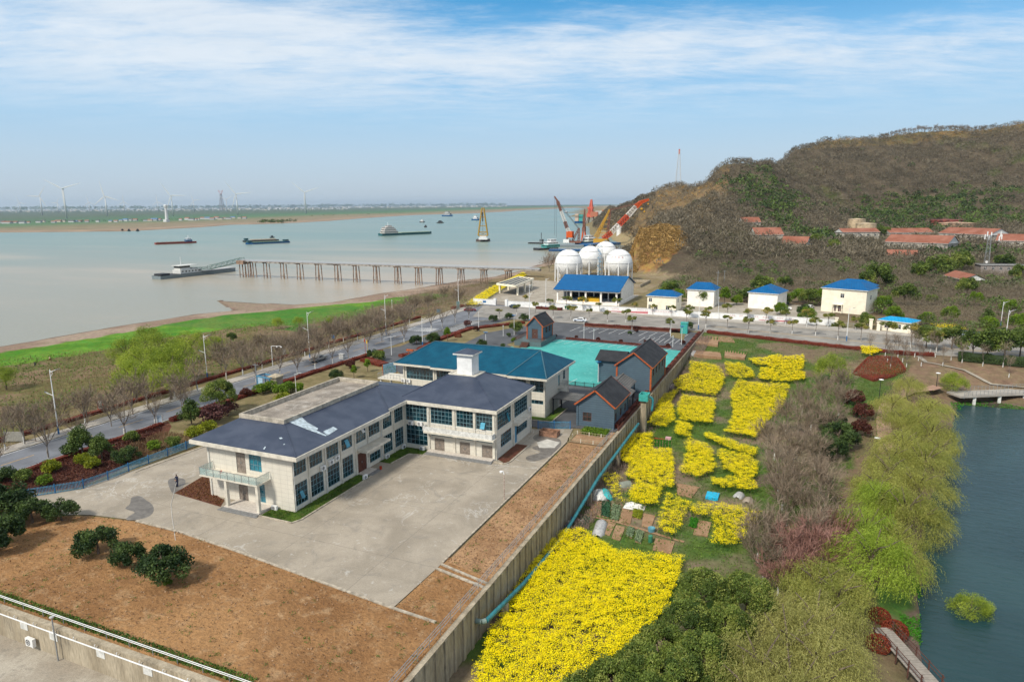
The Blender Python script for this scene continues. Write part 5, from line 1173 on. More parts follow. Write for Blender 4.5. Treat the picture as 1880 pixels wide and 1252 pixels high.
def ants(t):
    for k,(dx,z) in enumerate(((-2.2,18),(-1.2,19.5),(-.4,17.6),(.6,19.2),(4.8,19.4),(5.3,18.0),(4.3,17.2))):
        m=MB(); m.box(dx-.25,dx+.25,-.3,.1,z,z+2.6); m.build('antenna_panel',M['white'],t)
    m=MB(); m.lathe([(0,0),(.7,.15),(.7,.2),(0,.1)],n=12); m.v=[(a-0.3,-1.2-c,b+6) for a,b,c in m.v]; m.build('dish',M['white'],t)
x,y,_z=at(1810,492,370); lattice('antenna_mast','grey lattice antenna mast with white panels above the derelict building',x,y,tz(x,y),20,2.6,1.2,[M['grey'],M['grey']],9,bw=.13,extra=ants,cat='mast')
def ptop(t):
    m=MB()
    for s in (-1,1):
        m.bar((0,0,62),(s*9,0,76),1.2); m.bar((s*9,0,76),(s*13,0,80),1.0)
    m.bar((-9,0,76),(9,0,76),1.0); m.bar((-13,0,80),(-5,0,80),.8); m.bar((5,0,80),(13,0,80),.8); m.build('cross_arm',rds,t)
x,y=G(408,386.5,-5); hh=(at(408,349,depth(x,y))[2]+5)/82; t=lattice('power_pylon','tall lattice power pylon with red forked top on the far bank',x,y,-5,66,15,4,[flat('haze_steel',(.25,.24,.26),.7),rds],9,bw=1.0,extra=ptop); t.scale=(hh,hh,hh)
# ---------------- wind turbines
tw_=flat('turbine_white',(.62,.63,.64),.5,var=.03)
def turbine(px_,pb,ph,scale_d,label,angs,R=1.,yaw=.0,pd=None):
    X,Y=G(px_,pb,-5.) ; d=depth(X,Y)
    if pd: f=pd/d; X,Y,d=X*f,Y*f,pd
    H_=Zat(px_,ph,d)+5; t=thing('wind_turbine',label,'wind turbine',(X,Y,-5),YAW+math.pi+yaw,'wind turbines on the far bank')
    k=1.5 if d<3500 else 2.
    m=MB(); m.tube((0,0,0),(0,0,H_),2.2*k,1.2*k,12); m.build('tower',tw_,t,True)
    m=MB(); m.box(-1.9,1.9,-3.5,6,H_-.5,H_+3.3); m.build('nacelle',tw_,t)
    m=MB(); m.lathe([(0,5.5),(1.2,5),(2.,3.4),(2,2)],n=10); m.v=[(a,c+3,b+H_+1.4) for a,b,c in m.v]; hub=m.build('hub',tw_,t)
    BL=H_*.56*1.42*min(1,R+.15)
    for a in angs:
        a=math.radians(a); dv=Vector((math.sin(a),0,math.cos(a))); c=Vector((0,7,H_+1.4)); sd=Vector((math.cos(a),0,-math.sin(a)))
        m=MB(); secs=[]
        for f,wd in ((.0,1.3),(.06,1.5),(.2,2.6),(.5,1.7),(.8,1.0),(1,.3)):
            p=c+dv*BL*f; secs.append([p-sd*wd*.5*k,p+Vector((0,.5,0)),p+sd*wd*.8*k,p-Vector((0,.5,0)),p-sd*wd*.5*k])
        m.hull(secs); m.build('blade',tw_,hub)
    return t
# blade angles measured anticlockwise from up as seen in the picture
turbine(123,402,347,1,'largest and nearest white wind turbine on the far bank, far left',(62,-75,180),.72)
turbine(78,395,361,1,'white wind turbine left of the largest one with a level blade',(88,-35,-150),.75)
turbine(197,397,361,1,'white wind turbine right of the largest one, one blade pointing up',(12,128,-108),.9)
turbine(318,397,360,1,'white wind turbine behind the white water tower',(35,-90,160),.95)
turbine(437,396,357,1,'white wind turbine just right of the red topped pylon',(38,-85,160),.9)
turbine(562,392,354,1,'white wind turbine standing alone, rightmost on the far bank',(50,-72,175),.85)
for (x,pt,lab,an) in ((38,373,'faint distant turbine near the left edge of the picture',(20,140,-100)),(107,373,'faint distant turbine between the two leftmost ones',(90,-30,-150)),(165,372,'faint distant turbine left of the one with an upright blade',(10,130,-110)),(229,371,'faint distant turbine right of the one with an upright blade',(0,120,-120)),(291,371,'faint distant turbine left of the water tower',(5,125,-115)),(357,369,'faint distant turbine midway to the pylon',(15,-80,150)),(417,367,'faint distant turbine beside the pylon',(60,-60,180))):
    turbine(x,387,pt,1,lab,an,1.0,0,7000)
X,Y=G(307,408,-5); t=thing('water_tower','white cylindrical water tower with wider head on the far shore','tower',(X,Y,-5)); h=Zat(307,376,depth(X,Y))+5; m=MB(); m.lathe([(5.2,0),(4,h*.5),(3.6,h*.8),(3.6,h*.82)],n=16); m.build('shaft',tw_,t); m=MB(); m.lathe([(3.6,h*.82),(5.4,h*.87),(5.4,h*.97),(4,h),(0,h)],n=16); m.build('head',tw_,t); m=MB(); m.box(-9,4,-6,6,0,8); m.build('base_building',tw_,t)
# =============== pier and river craft
PR=thing('pier','long concrete jetty on rusty pile bents reaching out into the brown river','pier',(-250,346,-7))
pxs=[(487,503),(518,505),(548,507),(582,509),(617,512),(651,513),(688,515),(727,518),(765,520),(803,519),(843,516),(885,512),(930,502)]
dk=[]
for x in (443,600,700,800,870,975,992): yy=479+(x-443)*15/532; dk.append((onY(x,yy,346)[0],346,min(4.5,onY(x,yy,346)[1])))
m=MB()
for a,b in zip(dk,dk[1:]): m.bar((a[0],a[1],a[2]-.5),(b[0],b[1],b[2]-.5),3.6,.9)
part(m,'deck',flat('pier_concrete',(.30,.27,.24),.85,var=.35,scale=.5),PR)
m=MB()
for a,b in zip(dk,dk[1:]):
    for dy in (-1.7,1.7): m.bar((a[0],346+dy,a[2]+.95),(b[0],346+dy,b[2]+.95),.14)
    m.bar((a[0],345.6,a[2]+.25),(b[0],345.6,b[2]+.25),.6,.45)
    n=int((b[0]-a[0])/4)
    for k in range(n): x=lerp(a[0],b[0],k/n); z=lerp(a[2],b[2],k/n); m.bar((x,344.3,z),(x,344.3,z+.95),.12)
part(m,'pipes_and_railing',flat('pale_pipe',(.42,.45,.5),.5),PR)
pm=flat('pile_concrete',(.27,.18,.13),.85,var=.35,scale=.8)
for i,(x,y) in enumerate([(443,507),(453,507),(462,507)]+pxs):
    X=onY(x,490,346)[0]; zb=max(-8.5,tz(X,346)-.5)
    m=MB()
    for dy in (-1.3,1.3):
        m.tube((X-.5,346+dy,zb),(X,346+dy,3.0),.3,n=7); m.tube((X+2.6,346+dy,zb),(X+2.1,346+dy,3.0),.3,n=7)
    m.bar((X-.5,344.7,-5.2),(X+2.6,344.7,-5.2),.3); m.box(X-.8,X+2.9,344.2,347.8,2.7,3.3)
    part(m,'pile_bent',pm,PR)
m=MB(); X=onY(443,490,346)[0]; m.box(X-1,X+5,342.8,349.2,1.6,3.9); part(m,'end_block',pm,PR)
def boat_hull(m,L_,B_w,z0,z1,bow=.18,mi=0,mt=None,n=9,rake=.5):
    secs=[]
    for i in range(n):
        t=i/(n-1); x=-L_/2+L_*t; w_=B_w/2*(1 if t<1-bow else max(.06,math.sqrt(max(0,1-((t-1+bow)/bow)**2))))*(1 if t>.06 else .82)
        s=rake*(z1-z0)*max(0,(t-.9)*8)*.4
        secs.append([(x,-w_,z1+s*.4),(x,-w_*.86,z0),(x,w_*.86,z0),(x,w_,z1+s*.4)])
    m.hull(secs,mi)
    top=[(s_[0][0],s_[0][1],s_[0][2]-.25) for s_ in secs]+[(s_[3][0],s_[3][1],s_[3][2]-.25) for s_ in secs[::-1]]; m.face(top,mi if mt is None else mt)
def house_blocks(t,blocks,mats,name='cabin'):
    for k,(x0,x1,w_,z0,z1,mi) in enumerate(blocks):
        m=MB(); m.box(x0,x1,-w_/2,w_/2,z0,z1,0); m.box(x0-.4,x1+.4,-w_/2-.4,w_/2+.4,z1,z1+.25,0); 
        c=m.build(name,mats[mi],t); g=MB(); zc=lerp(z0,z1,.45); n=max(2,int((x1-x0)/1.8))
        for i in range(n):
            a=lerp(x0,x1,(i+.25)/n); b=lerp(x0,x1,(i+.75)/n)
            for s in (-1,1): g.box(a,b,s*w_/2-.03,s*w_/2+.03,zc,lerp(z0,z1,.8))
        for s in (x0,x1): g.box(s-.03,s+.03,-w_*.4,w_*.4,zc,lerp(z0,z1,.8))
        g.build('cabin_window',M['glassd'],c)
def pxdir(p,q,z=-7): a=G(*p,z);b=G(*q,z); return a,b,math.dist(a,b),math.atan2(b[1]-a[1],b[0]-a[0])
bred=flat('hull_red',(.30,.035,.025),.5,var=.2); bgrn=flat('hull_teal',(.02,.11,.13),.5,var=.2); bblu=flat('hull_blue',(.01,.10,.27),.5,var=.2); bdeck=flat('deck_green',(.13,.22,.12),.7); bgr=flat('hull_grey',(.20,.24,.26),.6,var=.25); sand=flat('cargo_sand',(.42,.36,.27),.9); bblack=flat('hull_black',(.03,.03,.035),.6)
def ship(name,label,p,q,W_,h,hull,deck,blocks,cab,cat='ship',bowright=True,extra=None,cargo=None,z0=-7):
    a,b,Lx,an=pxdir(p,q); 
    if not bowright: a,b=b,a; an+=math.pi
    t=thing(name,label,cat,((a[0]+b[0])/2,(a[1]+b[1])/2,z0),an); m=MB(); boat_hull(m,Lx,W_,-.8,h,mt=1); m.build('hull',[hull,deck],t)
    m=MB(); s=Lx/2
    house_blocks(t,[(lerp(-s,s,x0),lerp(-s,s,x1),w_,z0_,z1_,mi) for x0,x1,w_,z0_,z1_,mi in blocks],cab)
    if cargo: m=MB(); x0,x1=lerp(-s,s,cargo[0]),lerp(-s,s,cargo[1]); m.box(x0,x1,-W_*.38,W_*.38,h-.3,h+cargo[2]); m.build('cargo_hold',cargo[3],t)
    r=MB()
    for k in range(int(Lx/3)):
        x=-s+k*3+1
        if x<s*.75:
            for y in (-W_/2+.15,W_/2-.15): r.bar((x,y,h),(x,y,h+.9),.1)
    r.bar((-s+1,-W_/2+.15,h+.9),(s*.75,-W_/2+.15,h+.9),.1); r.bar((-s+1,W_/2-.15,h+.9),(s*.75,W_/2-.15,h+.9),.1); r.build('railing',M['lgrey'],t)
    if extra: extra(t,s,W_,h)
    return t
def mast(x,h0,h1,w=.2,col=None):
    def f(t,s,W_,h): m=MB(); m.tube((lerp(-s,s,x),0,h0),(lerp(-s,s,x),0,h1),w,n=6); m.bar((lerp(-s,s,x),-1.5,h1*.85),(lerp(-s,s,x),1.5,h1*.85),w); m.build('mast',col or M['white'],t)
    return f
ship('barge','long low red cargo barge with blue and white wheelhouse in mid river',(285,449),(361,446),10,2.0,bred,M['rust'],[(.72,.88,7,2,4.2,0),(.76,.86,6,4.45,6.6,1)],[bblu,M['white']],'barge',True,mast(.8,6,10),(.04,.68,.5,M['rust']))
ship('barge','dark barge with pale cargo moored behind the teal one',(447,444.5),(512,442),10,1.8,bblack,sand,[(.03,.12,6,1.8,4.5,0)],[bgrn],'barge',True,None,(.2,.9,1.2,sand))
ship('barge','long teal barge with green deck in front of the pale cargo one',(451,449),(530,445.5),10,2.0,bblu,bdeck,[(.88,.96,6,2,4.5,0),(.02,.12,6,2,4,0)],[bgrn],'barge',False,None,(.2,.85,.5,bdeck))
ship('boat','tiny dark boat beyond the pair of barges',(496,437),(504,436.6),3,1.4,bblack,bblack,[(.3,.6,2,1.4,3,0)],[bblack],'boat')
ship('cargo_ship','long teal cargo ship with tall white superstructure sailing in mid river',(698,433),(792,429),15,3.2,bgrn,bdeck,[(.04,.30,12,3.2,6.5,0),(.05,.27,11,6.8,9.8,0),(.07,.24,10,10.1,12.6,0),(.12,.2,7,12.9,15,0)],[flat('ship_white',(.62,.58,.55),.6)],'ship',True,mast(.15,15,20),(.36,.93,.9,flat('hatch_green',(.35,.45,.35),.6)))
def ntug(label,p,q,W_=7,hull=bblack,c=None,hh=2): ship('boat',label,p,q,W_,hh,hull,hull,[(.2,.8,W_*.7,hh,hh+W_*.3,0),(.3,.65,W_*.5,hh+W_*.3+.2,hh+W_*.6,0)],[c or M['white']],'boat')
ntug('small dark workboat with white cabin, nearer of two left of the yellow frame crane',(771,408.5),(780,408.5),9); ntug('low dark boat right of the small white cabined workboat',(802,410),(815,410),8,bblack,bblack,1.5)
ntug('distant pale ship near the far shore, farthest of all',(813,397.3),(831,397.3),22,bblu,M['lgrey'],5); ntug('distant blue and white ship left of the yellow frame crane',(867,404.5),(880,404.5),16,bblu,M['white'],4); ntug('tiny boat just above the teal cargo ship',(779,417.5),(784,417.5),4,bblack,bblack)
for i,x in enumerate((222,234,250)): ntug(('dark mooring boat at the far shore, left of three','dark mooring boat at the far shore, middle of three','dark mooring boat at the far shore, right of three')[i],(x,424.8),(x+6,424.6),5,bblack,bblack,1.2)
for i,(x,y) in enumerate(((1036,391),(1090,379.5))): ntug(('tiny pale boat in the distance left of the red portal crane','tiny boat at the horizon right of the red portal crane')[i],(x,y),(x+7,y),12,bblu,M['white'],3)
# landing pontoon with truss gangway
a,b,Lx,an=pxdir((287,513),(432,497))
PT=thing('landing_pontoon','grey green landing pontoon with small white wheelhouse moored at the jetty head','vessel',((a[0]+b[0])/2,(a[1]+b[1])/2,-7),an)
m=MB(); boat_hull(m,Lx,11,-.6,2.2,.08,mt=1); m.build('hull',[bgr,bblack],PT); s=Lx/2
m=MB(); m.box(lerp(-s,s,.24),lerp(-s,s,.5),-4,4,2.2,4.6); c=m.build('deckhouse',M['offwhite'],PT); g=MB(); 
for k in range(6): x=lerp(-s,s,.26+k*.04); g.box(x,x+1.0,-4.05,4.05,3.2,4.1)
g.build('cabin_window',M['glassd'],c)
m=MB(); m.box(lerp(-s,s,.25),lerp(-s,s,.37),-3,3,4.6,7.4); m.box(lerp(-s,s,.23),lerp(-s,s,.45),-4,4,7.4,7.6); c=m.build('wheelhouse',M['offwhite'],PT); g=MB(); g.box(lerp(-s,s,.25)-.05,lerp(-s,s,.37)+.05,-3.05,3.05,5.9,7.0); g.build('cabin_window',M['glassd'],c)
m=MB(); m.box(lerp(-s,s,.52),lerp(-s,s,.95),-3.5,3.5,2.2,2.9); m.build('hatch',M['lgrey'],PT)
m=MB(); m.box(lerp(-s,s,.02),lerp(-s,s,.12),-3.5,3.5,2.2,3.4); m.build('winch',bblack,PT)
m=MB(); m.tube((lerp(-s,s,.3),0,7.5),(lerp(-s,s,.3),0,13),.12,n=6); m.build('mast',M['white'],PT)
GW=thing('truss_gangway','long green grey steel truss gangway sloping from the jetty head down to the pontoon','gangway',(-346,346,3)); ga=Vector((onY(445,478,346)[0],346,3.2)); gb=Vector((*G(385,497,-4.2),-3.4)); gc=Vector((*G(325,497,-3.5),-3.2))
stl=flat('truss_green',(.13,.20,.19),.6); m=MB(); u=(gb-ga); side=Vector((-u.y,u.x,0)).normalized()*1.6
for A,B in ((ga,gb),(gb,gc)):
    n=12
    for s_ in (-1,1):
        sd=side*s_; up_=Vector((0,0,2.6 if A is ga else 1.6)); m.bar(A+sd,B+sd,.28); m.bar(A+sd+up_,B+sd+up_,.25)
        for k in range(n+1): 
            p=A.lerp(B,k/n)+sd; m.bar(p,p+up_,.16)
            if k<n: q=A.lerp(B,(k+1)/n)+sd; m.bar((p if k%2 else p+up_),(q+up_ if k%2 else q),.14)
    m.bar(A,B,2.8,.2)
part(m,'truss',stl,GW)
# ---------------- floating cranes and harbour craft
def boom(m_list,p,q,w0,w1,nseg,bw,sects,up=(0,0,1)):
    """lattice boom between two points; sects: list of (end fraction, builder index)"""
    p=Vector(p);q=Vector(q); d=(q-p).normalized(); a=d.cross(Vector(up)).normalized(); b=a.cross(d).normalized()
    def C4(k): c=p.lerp(q,k/nseg); w_=lerp(w0,w1,k/nseg)/2; return [c+(-a-b)*w_,c+(a-b)*w_,c+(a+b)*w_,c+(-a+b)*w_]
    for k in range(nseg):
        f=(k+.5)/nseg; m=m_list[next(i for e,i in sects if f<=e)]; c0,c1=C4(k),C4(k+1)
        for j in range(4): m.bar(c0[j],c1[j],bw); m.bar(c0[j],c1[(j+1)%4],bw*.7); m.bar(c1[j],c1[(j+1)%4],bw*.7)
rw=[flat('crane_red',(.55,.07,.02),.5),flat('crane_white',(.66,.62,.58),.5),flat('crane_orange',(.62,.09,.01),.5),flat('crane_brown',(.22,.09,.06),.7,var=.3),flat('crane_yellow',(.55,.30,.03),.5)]
# big crane: boom from deck up to the right
D=770
def A3(x,y,d=D): return Vector(at(x,y,d))
o=A3(1100,449); base=Vector((*G(1098,449,-7),-7)); D0=depth(base.x,base.y)
CR1=thing('floating_crane','huge floating crane with red and white lattice boom leaning right over the blue barge','crane',tuple(base)); 
def bld(m,name,mat,t): o=m.build(name,mat,t); o.location=-Vector(t.location); return o
for (x0,y0,x1,y1,w0,w1,mi) in ((1107,439,1122,427,4.5,5,0),(1122,427,1136,413,5,5,1),(1136,413,1152,397,5,5,0),(1152,397,1167,380,5,4.6,1),(1167,380,1176,372,4.6,3.5,2),(1176,372,1191,366.5,3.5,1.2,2)):
    m=MB(); boom([m],A3(x0,y0,D0),A3(x1,y1,D0),w0,w1,4,.75 if mi!=1 else .6,[(1,0)]); 
    if mi!=1: m.bar(A3(x0,y0,D0),A3(x1,y1,D0),w0*.4,w1*.4)
    bld(m,'boom_section',rw[mi],CR1)
for x0,y0,x1,y1 in ((1094,441,1119,385),(1114,436,1121,384),(1092,436,1119,386)): m=MB(); boom([m],A3(x0,y0,D0),A3(x1,y1,D0),2.2,1.2,8,.45,[(1,0)]); bld(m,'gantry_frame',rw[4] if x0!=1114 else rw[3],CR1)
m=MB(); 
for y in (396,404,412,420,428): m.bar(A3(lerp(1094,1119,(441-y)/56),y,D0),A3(lerp(1114,1121,(436-y)/52),y,D0),.6)
bld(m,'gantry_rung',rw[4],CR1)
m=MB(); m.bar(A3(1120,385,D0),A3(1180,370,D0),.45); m.bar(A3(1119,387,D0),A3(1176,373,D0),.45); bld(m,'backstay_cable',rw[3],CR1)
m=MB(); p=A3(1102,441,D0); m.box(p.x-7,p.x+9,p.y-4,p.y+4,p.z-3,p.z+1.5); bld(m,'machinery_house',rw[4],CR1)
for (x,y,r_) in ((1178,377,1.3),(1178,384,1.8),(1183,389,1.2),(1190,375,1.0)): m=MB(); p=A3(x,y,D0); m.lathe([(0,-r_),(r_,-.5),(r_,.5),(0,r_)],tuple(p),8); m.bar(p,(p.x,p.y,p.z+4),.2); bld(m,'hook_block',rw[4],CR1)
m=MB(); p0=G(1075,453,-7);p1=G(1128,449,-7); bx=(base.x,base.y); m.bar((p0[0],p0[1],-6),(p1[0],p1[1],-6),18,3.4); bld(m,'pontoon',bblu,CR1)
# left crane with slender boom
base=Vector((*G(1046,449,-7),-7)); D1=depth(base.x,base.y)
CR2=thing('floating_crane','floating crane with slender white and red boom pointing up left beside the gas spheres','crane',tuple(base))
for (x0,y0,x1,y1,w0,w1,mi) in ((1048,432,1041,419,3.6,3.2,1),(1041,419,1037,407,3.2,3,3),(1037,407,1030,388,3,2.4,1),(1030,388,1026,377,2.4,2,3),(1026,377,1024,370,3,2.6,3),(1024,370,1018,361,1.4,.8,3)):
    m=MB(); boom([m],A3(x0,y0,D1),A3(x1,y1,D1),w0,w1,4,.7,[(1,0)]); 
    if mi==3: m.bar(A3(x0,y0,D1),A3(x1,y1,D1),w0*.35)
    bld(m,'boom_section',rw[mi],CR2)
m=MB()
for p,q in (((1025,371),(1062,418)),((1024,373),(1062,420))): m.bar(A3(*p,D1),A3(*q,D1),.35)
m.bar(A3(1018.5,363,D1),A3(1018,432,D1),.18); m.bar(A3(1021,366,D1),A3(1021.5,436,D1),.18); bld(m,'cable',bblack,CR2)
m=MB(); p=A3(1046,429,D1); m.box(p.x-3.2,p.x+4,p.y-3,p.y+3,p.z-4.5,p.z+2.6); bld(m,'red_winch_house',rw[2],CR2)
for q0,q1 in (((1050,445),(1063,419)),((1062,447),(1063,419)),((1040,447),(1042,430))): m=MB(); boom([m],A3(*q0,D1),A3(*q1,D1),2,1.4,5,.5,[(1,0)]); bld(m,'gantry_frame',rw[3],CR2)
m=MB(); p=A3(1055,446,D1); m.box(p.x-8,p.x+9,p.y-5,p.y+5,-5,p.z+2); bld(m,'machinery_house',rw[3],CR2)
m=MB(); p=A3(1040,442,D1); m.box(p.x-3,p.x+4,p.y-3,p.y+3,-5,p.z+1.5); bld(m,'cabin',M['white'],CR2)
m=MB(); p0=G(1018,453,-7);p1=G(1072,453,-7); m.bar((p0[0],p0[1],-6.3),(p1[0],p1[1],-6.3),18,2.4); bld(m,'pontoon',bgr,CR2)
# thin brown crane behind, red portal crane, yellow A-frame crane
def portal(label,bx_,yb,yt,mats,wk,name='harbour_crane',z=-7):
    base=Vector((*G(bx_,yb,z),z)); d=depth(base.x,base.y); k=d/1253
    t=thing(name,label,'crane',tuple(base)); h=Zat(bx_,yt,d)-z
    for s in (-1,1):
        for s2 in (-1,1): m=MB(); m.bar((s*wk,s2*wk,0),(s*wk*.5,s2*wk*.5,h*.28),wk*.35); m.build('leg',mats[0],t)
    m=MB(); m.box(-wk*.8,wk*.8,-wk*.8,wk*.8,h*.28,h*.42); m.build('machinery_house',mats[1],t)
    m=MB(); boom([m],(0,0,h*.4),(wk*.2,0,h),wk*1.1,wk*.2,7,wk*.22,[(1,0)]); m.bar((0,0,h*.4),(wk*.1,0,h*.75),wk*.5); m.build('boom',mats[1],t)
    m=MB(); m.box(-wk*.7,wk*.7,-wk*.5,wk*.5,h*.62,h*.70); m.build('counterweight',mats[1],t)
portal('bright red portal crane standing at the distant harbour quay',1084,411,367,[flat('portal_grey',(.32,.28,.24),.7),flat('portal_red',(.62,.12,.07),.6)],9)
portal('slim brown crane behind the barges between the two big floating cranes',1072,441,384,[rw[2],rw[3]],2.6)
base=Vector((*G(886,444,-7),-7)); D2=depth(base.x,base.y)
AF=thing('floating_crane','floating crane with tall yellow A frame anchored alone in the river','crane',tuple(base))
ym=flat('frame_yellow',(.36,.22,.035),.6)
for s0,s1 in (((878,433),(884.6,383)),((895.5,433),(888.4,383))): m=MB(); m.bar(A3(*s0,D2),A3(*s1,D2),1.5); bld(m,'frame_leg',ym,AF)
m=MB()
for y,xa,xb in ((382.5,884,889),(399,882.5,891),(415,880.4,893.3),(426,879,894.5),(433,878,895.5)): m.bar(A3(xa,y,D2),A3(xb,y,D2),.9)
m.bar(A3(879,426,D2),A3(895.5,433,D2),.5); m.bar(A3(894.5,426,D2),A3(878,433,D2),.5); bld(m,'cross_beam',ym,AF)
m=MB(); p=A3(886,390,D2); m.bar(p,(p.x,p.y,p.z-11),1.1); m.bar((p.x,p.y,p.z-11),(p.x,p.y,p.z-30),.25); bld(m,'hook_block',bblack,AF)
p0=G(876,443,-7);p1=G(898,443,-7); m=MB(); m.bar((p0[0],p0[1],-6),(p1[0],p1[1],-6),14,3.6); bld(m,'pontoon',flat('pontoon_rust',(.10,.07,.065),.7),AF)
for (y0,y1,xa,xb) in ((440,436.5,879,895),(436.5,433.5,881,893)): m=MB(); p=A3(xa,y0,D2);q=A3(xb,y0,D2); h=A3(xa,y1,D2).z-p.z; m.bar((p.x,p.y,p.z+h/2),(q.x,q.y,q.z+h/2),8,h); bld(m,'cabin',M['white'],AF)
ship('tugboat','blue and white tugboat with stepped cabins left of the gas spheres',(984,459.5),(1024,457),11,2,bblack,bgr,[(.35,.98,8,2,4.6,0),(.45,.9,7,4.8,7.3,1),(.6,.85,5,7.5,10,1)],[M['tealbright'],M['white']],'boat')
ship('work_barge','low dark dredging barge with small masts left of the tugboat',(972,447),(1012,448),9,1.2,bblack,bblack,[(.5,.62,4,1.2,5,0)],[bgr],'barge',True,mast(.55,5,13,.3,bblack))
ship('barge','blue deck barge with white wheelhouse between the two floating cranes',(1062,449),(1118,446),16,3,bblu,bdeck,[(.22,.45,10,3,6.5,0),(.25,.4,8,6.7,9.5,0)],[M['white']],'barge',True,None,(.5,.85,1.5,rw[4]))
ship('barge','long flat blue barge moored right behind the white spheres',(1008,461),(1180,461),14,1.6,bblu,bblu,[(.9,.93,5,1.6,4,0)],[bblu],'barge')
ship('ship','distant ship with orange and teal superstructure at the harbour quay',(1056,410),(1072,410),22,5,bblu,bblu,[(.05,.45,18,5,22,1),(.5,.95,18,5,20,0)],[M['tealbright'],flat('ship_cream',(.6,.45,.35),.6)],'ship')
m=MB()
for k in range(9):
    x=1128+k*5.5; p=G(x,lerp(408,398,k/8),-3); m.box(p[0]-9,p[0]+9,p[1]-6,p[1]+6,-8,-2+(k%3))
tag(m.build('quay',flat('quay_concrete',(.30,.26,.22),.8,var=.3,scale=.1)),'distant concrete quay along the foot of the far hill','quay')
X,Y=at(1137,414,900)[:2]; o=MB().lathe([(3.4,-7),(3.4,9),(2,11),(0,11.5)],(X,Y,0),14).build('silo',M['white']); tag(o,'small white silo on the shore behind the big boom','silo')
for i,(x,c_) in enumerate(((1092,0),(1101,1),(1113,0))):
    a=at(x,390,1500); m=MB(); m.box(a[0]-8,a[0]+8,a[1]-6,a[1]+6,a[2]-9,a[2]+1+i*2); o=m.build('quarry_shed',[flat('shed_red',(.45,.16,.09),.7),M['lgrey']][c_]); tag(o,['red works building on the distant shore, leftmost','grey works building on the distant shore, in the middle','red works building on the distant shore, rightmost'][i],'building')
# =============== far bank houses
rr=random.Random(11); hm=[flat('far_white',(.54,.55,.56),.8),flat('far_cream',(.55,.50,.42),.8),flat('far_grey',(.40,.42,.45),.8)]; rm=[flat('far_red_roof',(.34,.16,.12),.8),flat('far_blue_roof',(.12,.22,.40),.8),flat('far_dark_roof',(.12,.12,.13),.8)]
protos={}
def farhouse(x,y,lab,k,rf_,w_,h_):
    X,Y=G(x,y,-5); key=(k,rf_)
    if key not in protos:
        t=thing('far_house',lab,'house',(X,Y,-5),YAW,'small houses along the far shore'); m=MB(); m.box(-.5,.5,-.4,.4,0,.7); wl_=m.build('wall',hm[k],t); m=MB(); m.face([(-.55,-.45,.7),(.55,-.45,.7),(.5,0,1),(-.5,0,1)]); m.face([(.55,.45,.7),(-.55,.45,.7),(-.5,0,1),(.5,0,1)]); m.face([(.55,-.45,.7),(.55,.45,.7),(.5,0,1)]); m.face([(-.55,.45,.7),(-.55,-.45,.7),(-.5,0,1)]); m.build('roof',rm[rf_],t); protos[key]=t
    else: t=dup(protos[key],(X,Y,-5),YAW+rr.uniform(-.15,.15),lab)
    t.scale=(w_,w_*.8,h_)
wn=['white','cream','grey']; rn_=['red','blue','dark']; xs_=[2,14,26,42,52,72,80,99,108,118,132,139,146,160,180,203,213,222,231,240,248,268,276,284,292,332,344,352,358,364,372,381,390,398,405,412,420,428,440,449]
for i,x in enumerate(xs_):
    k=rr.choice((0,0,1,2)); r_=rr.choice((0,0,1,2)); yb=np.interp(x,[0,120,240,330,450],[411,409.5,407.5,405.5,402])+rr.uniform(-1.2,.6); w_=rr.uniform(9,20) if x>40 else 24
    farhouse(x,yb,f'{wn[k]} house with {rn_[r_]} roof on the far shore, {ORD[i]} from the left',k,r_,w_,rr.uniform(6,9.5))
# distant towns: countless specks of buildings
V=[];F_=[];mi=[]; rr=random.Random(5)
for i in range(1100):
    x=rr.uniform(-30,930); y=384.5-x*.0085+rr.uniform(.0,3.6)**1.0+(3.0 if rr.random()<.55 and x<640 else 0)*rr.random()+ (2 if x<640 else 0)*rr.random()*.6
    X,Y=G(x,max(y,381.2-x*.0085+2.2),-5); d=depth(X,Y); w_=rr.uniform(1.2,3.4)*d/1253; h_=rr.uniform(.5,1.3)*d/1253
    if d<2300: continue
    n=len(V); a,b=w_/2,w_/3
    V+=[(X-a,Y-b,-5),(X+a,Y-b,-5),(X+a,Y+b,-5),(X-a,Y+b,-5),(X-a,Y-b,-5+h_),(X+a,Y-b,-5+h_),(X+a,Y+b,-5+h_),(X-a,Y+b,-5+h_)]
    F_+=[(n,n+1,n+5,n+4),(n+1,n+2,n+6,n+5),(n+3,n,n+4,n+7),(n+4,n+5,n+6,n+7)]; c=rr.choice((0,2,1,2)); mi+=[c]*3+[rr.choice((1,2,3,3))]
tag(link('distant_town',mesh_np('distant_town',V,F_,4,hm+[rm[0]],mi=mi)),'rows of distant pale town buildings along the far plain','town',kind='stuff')
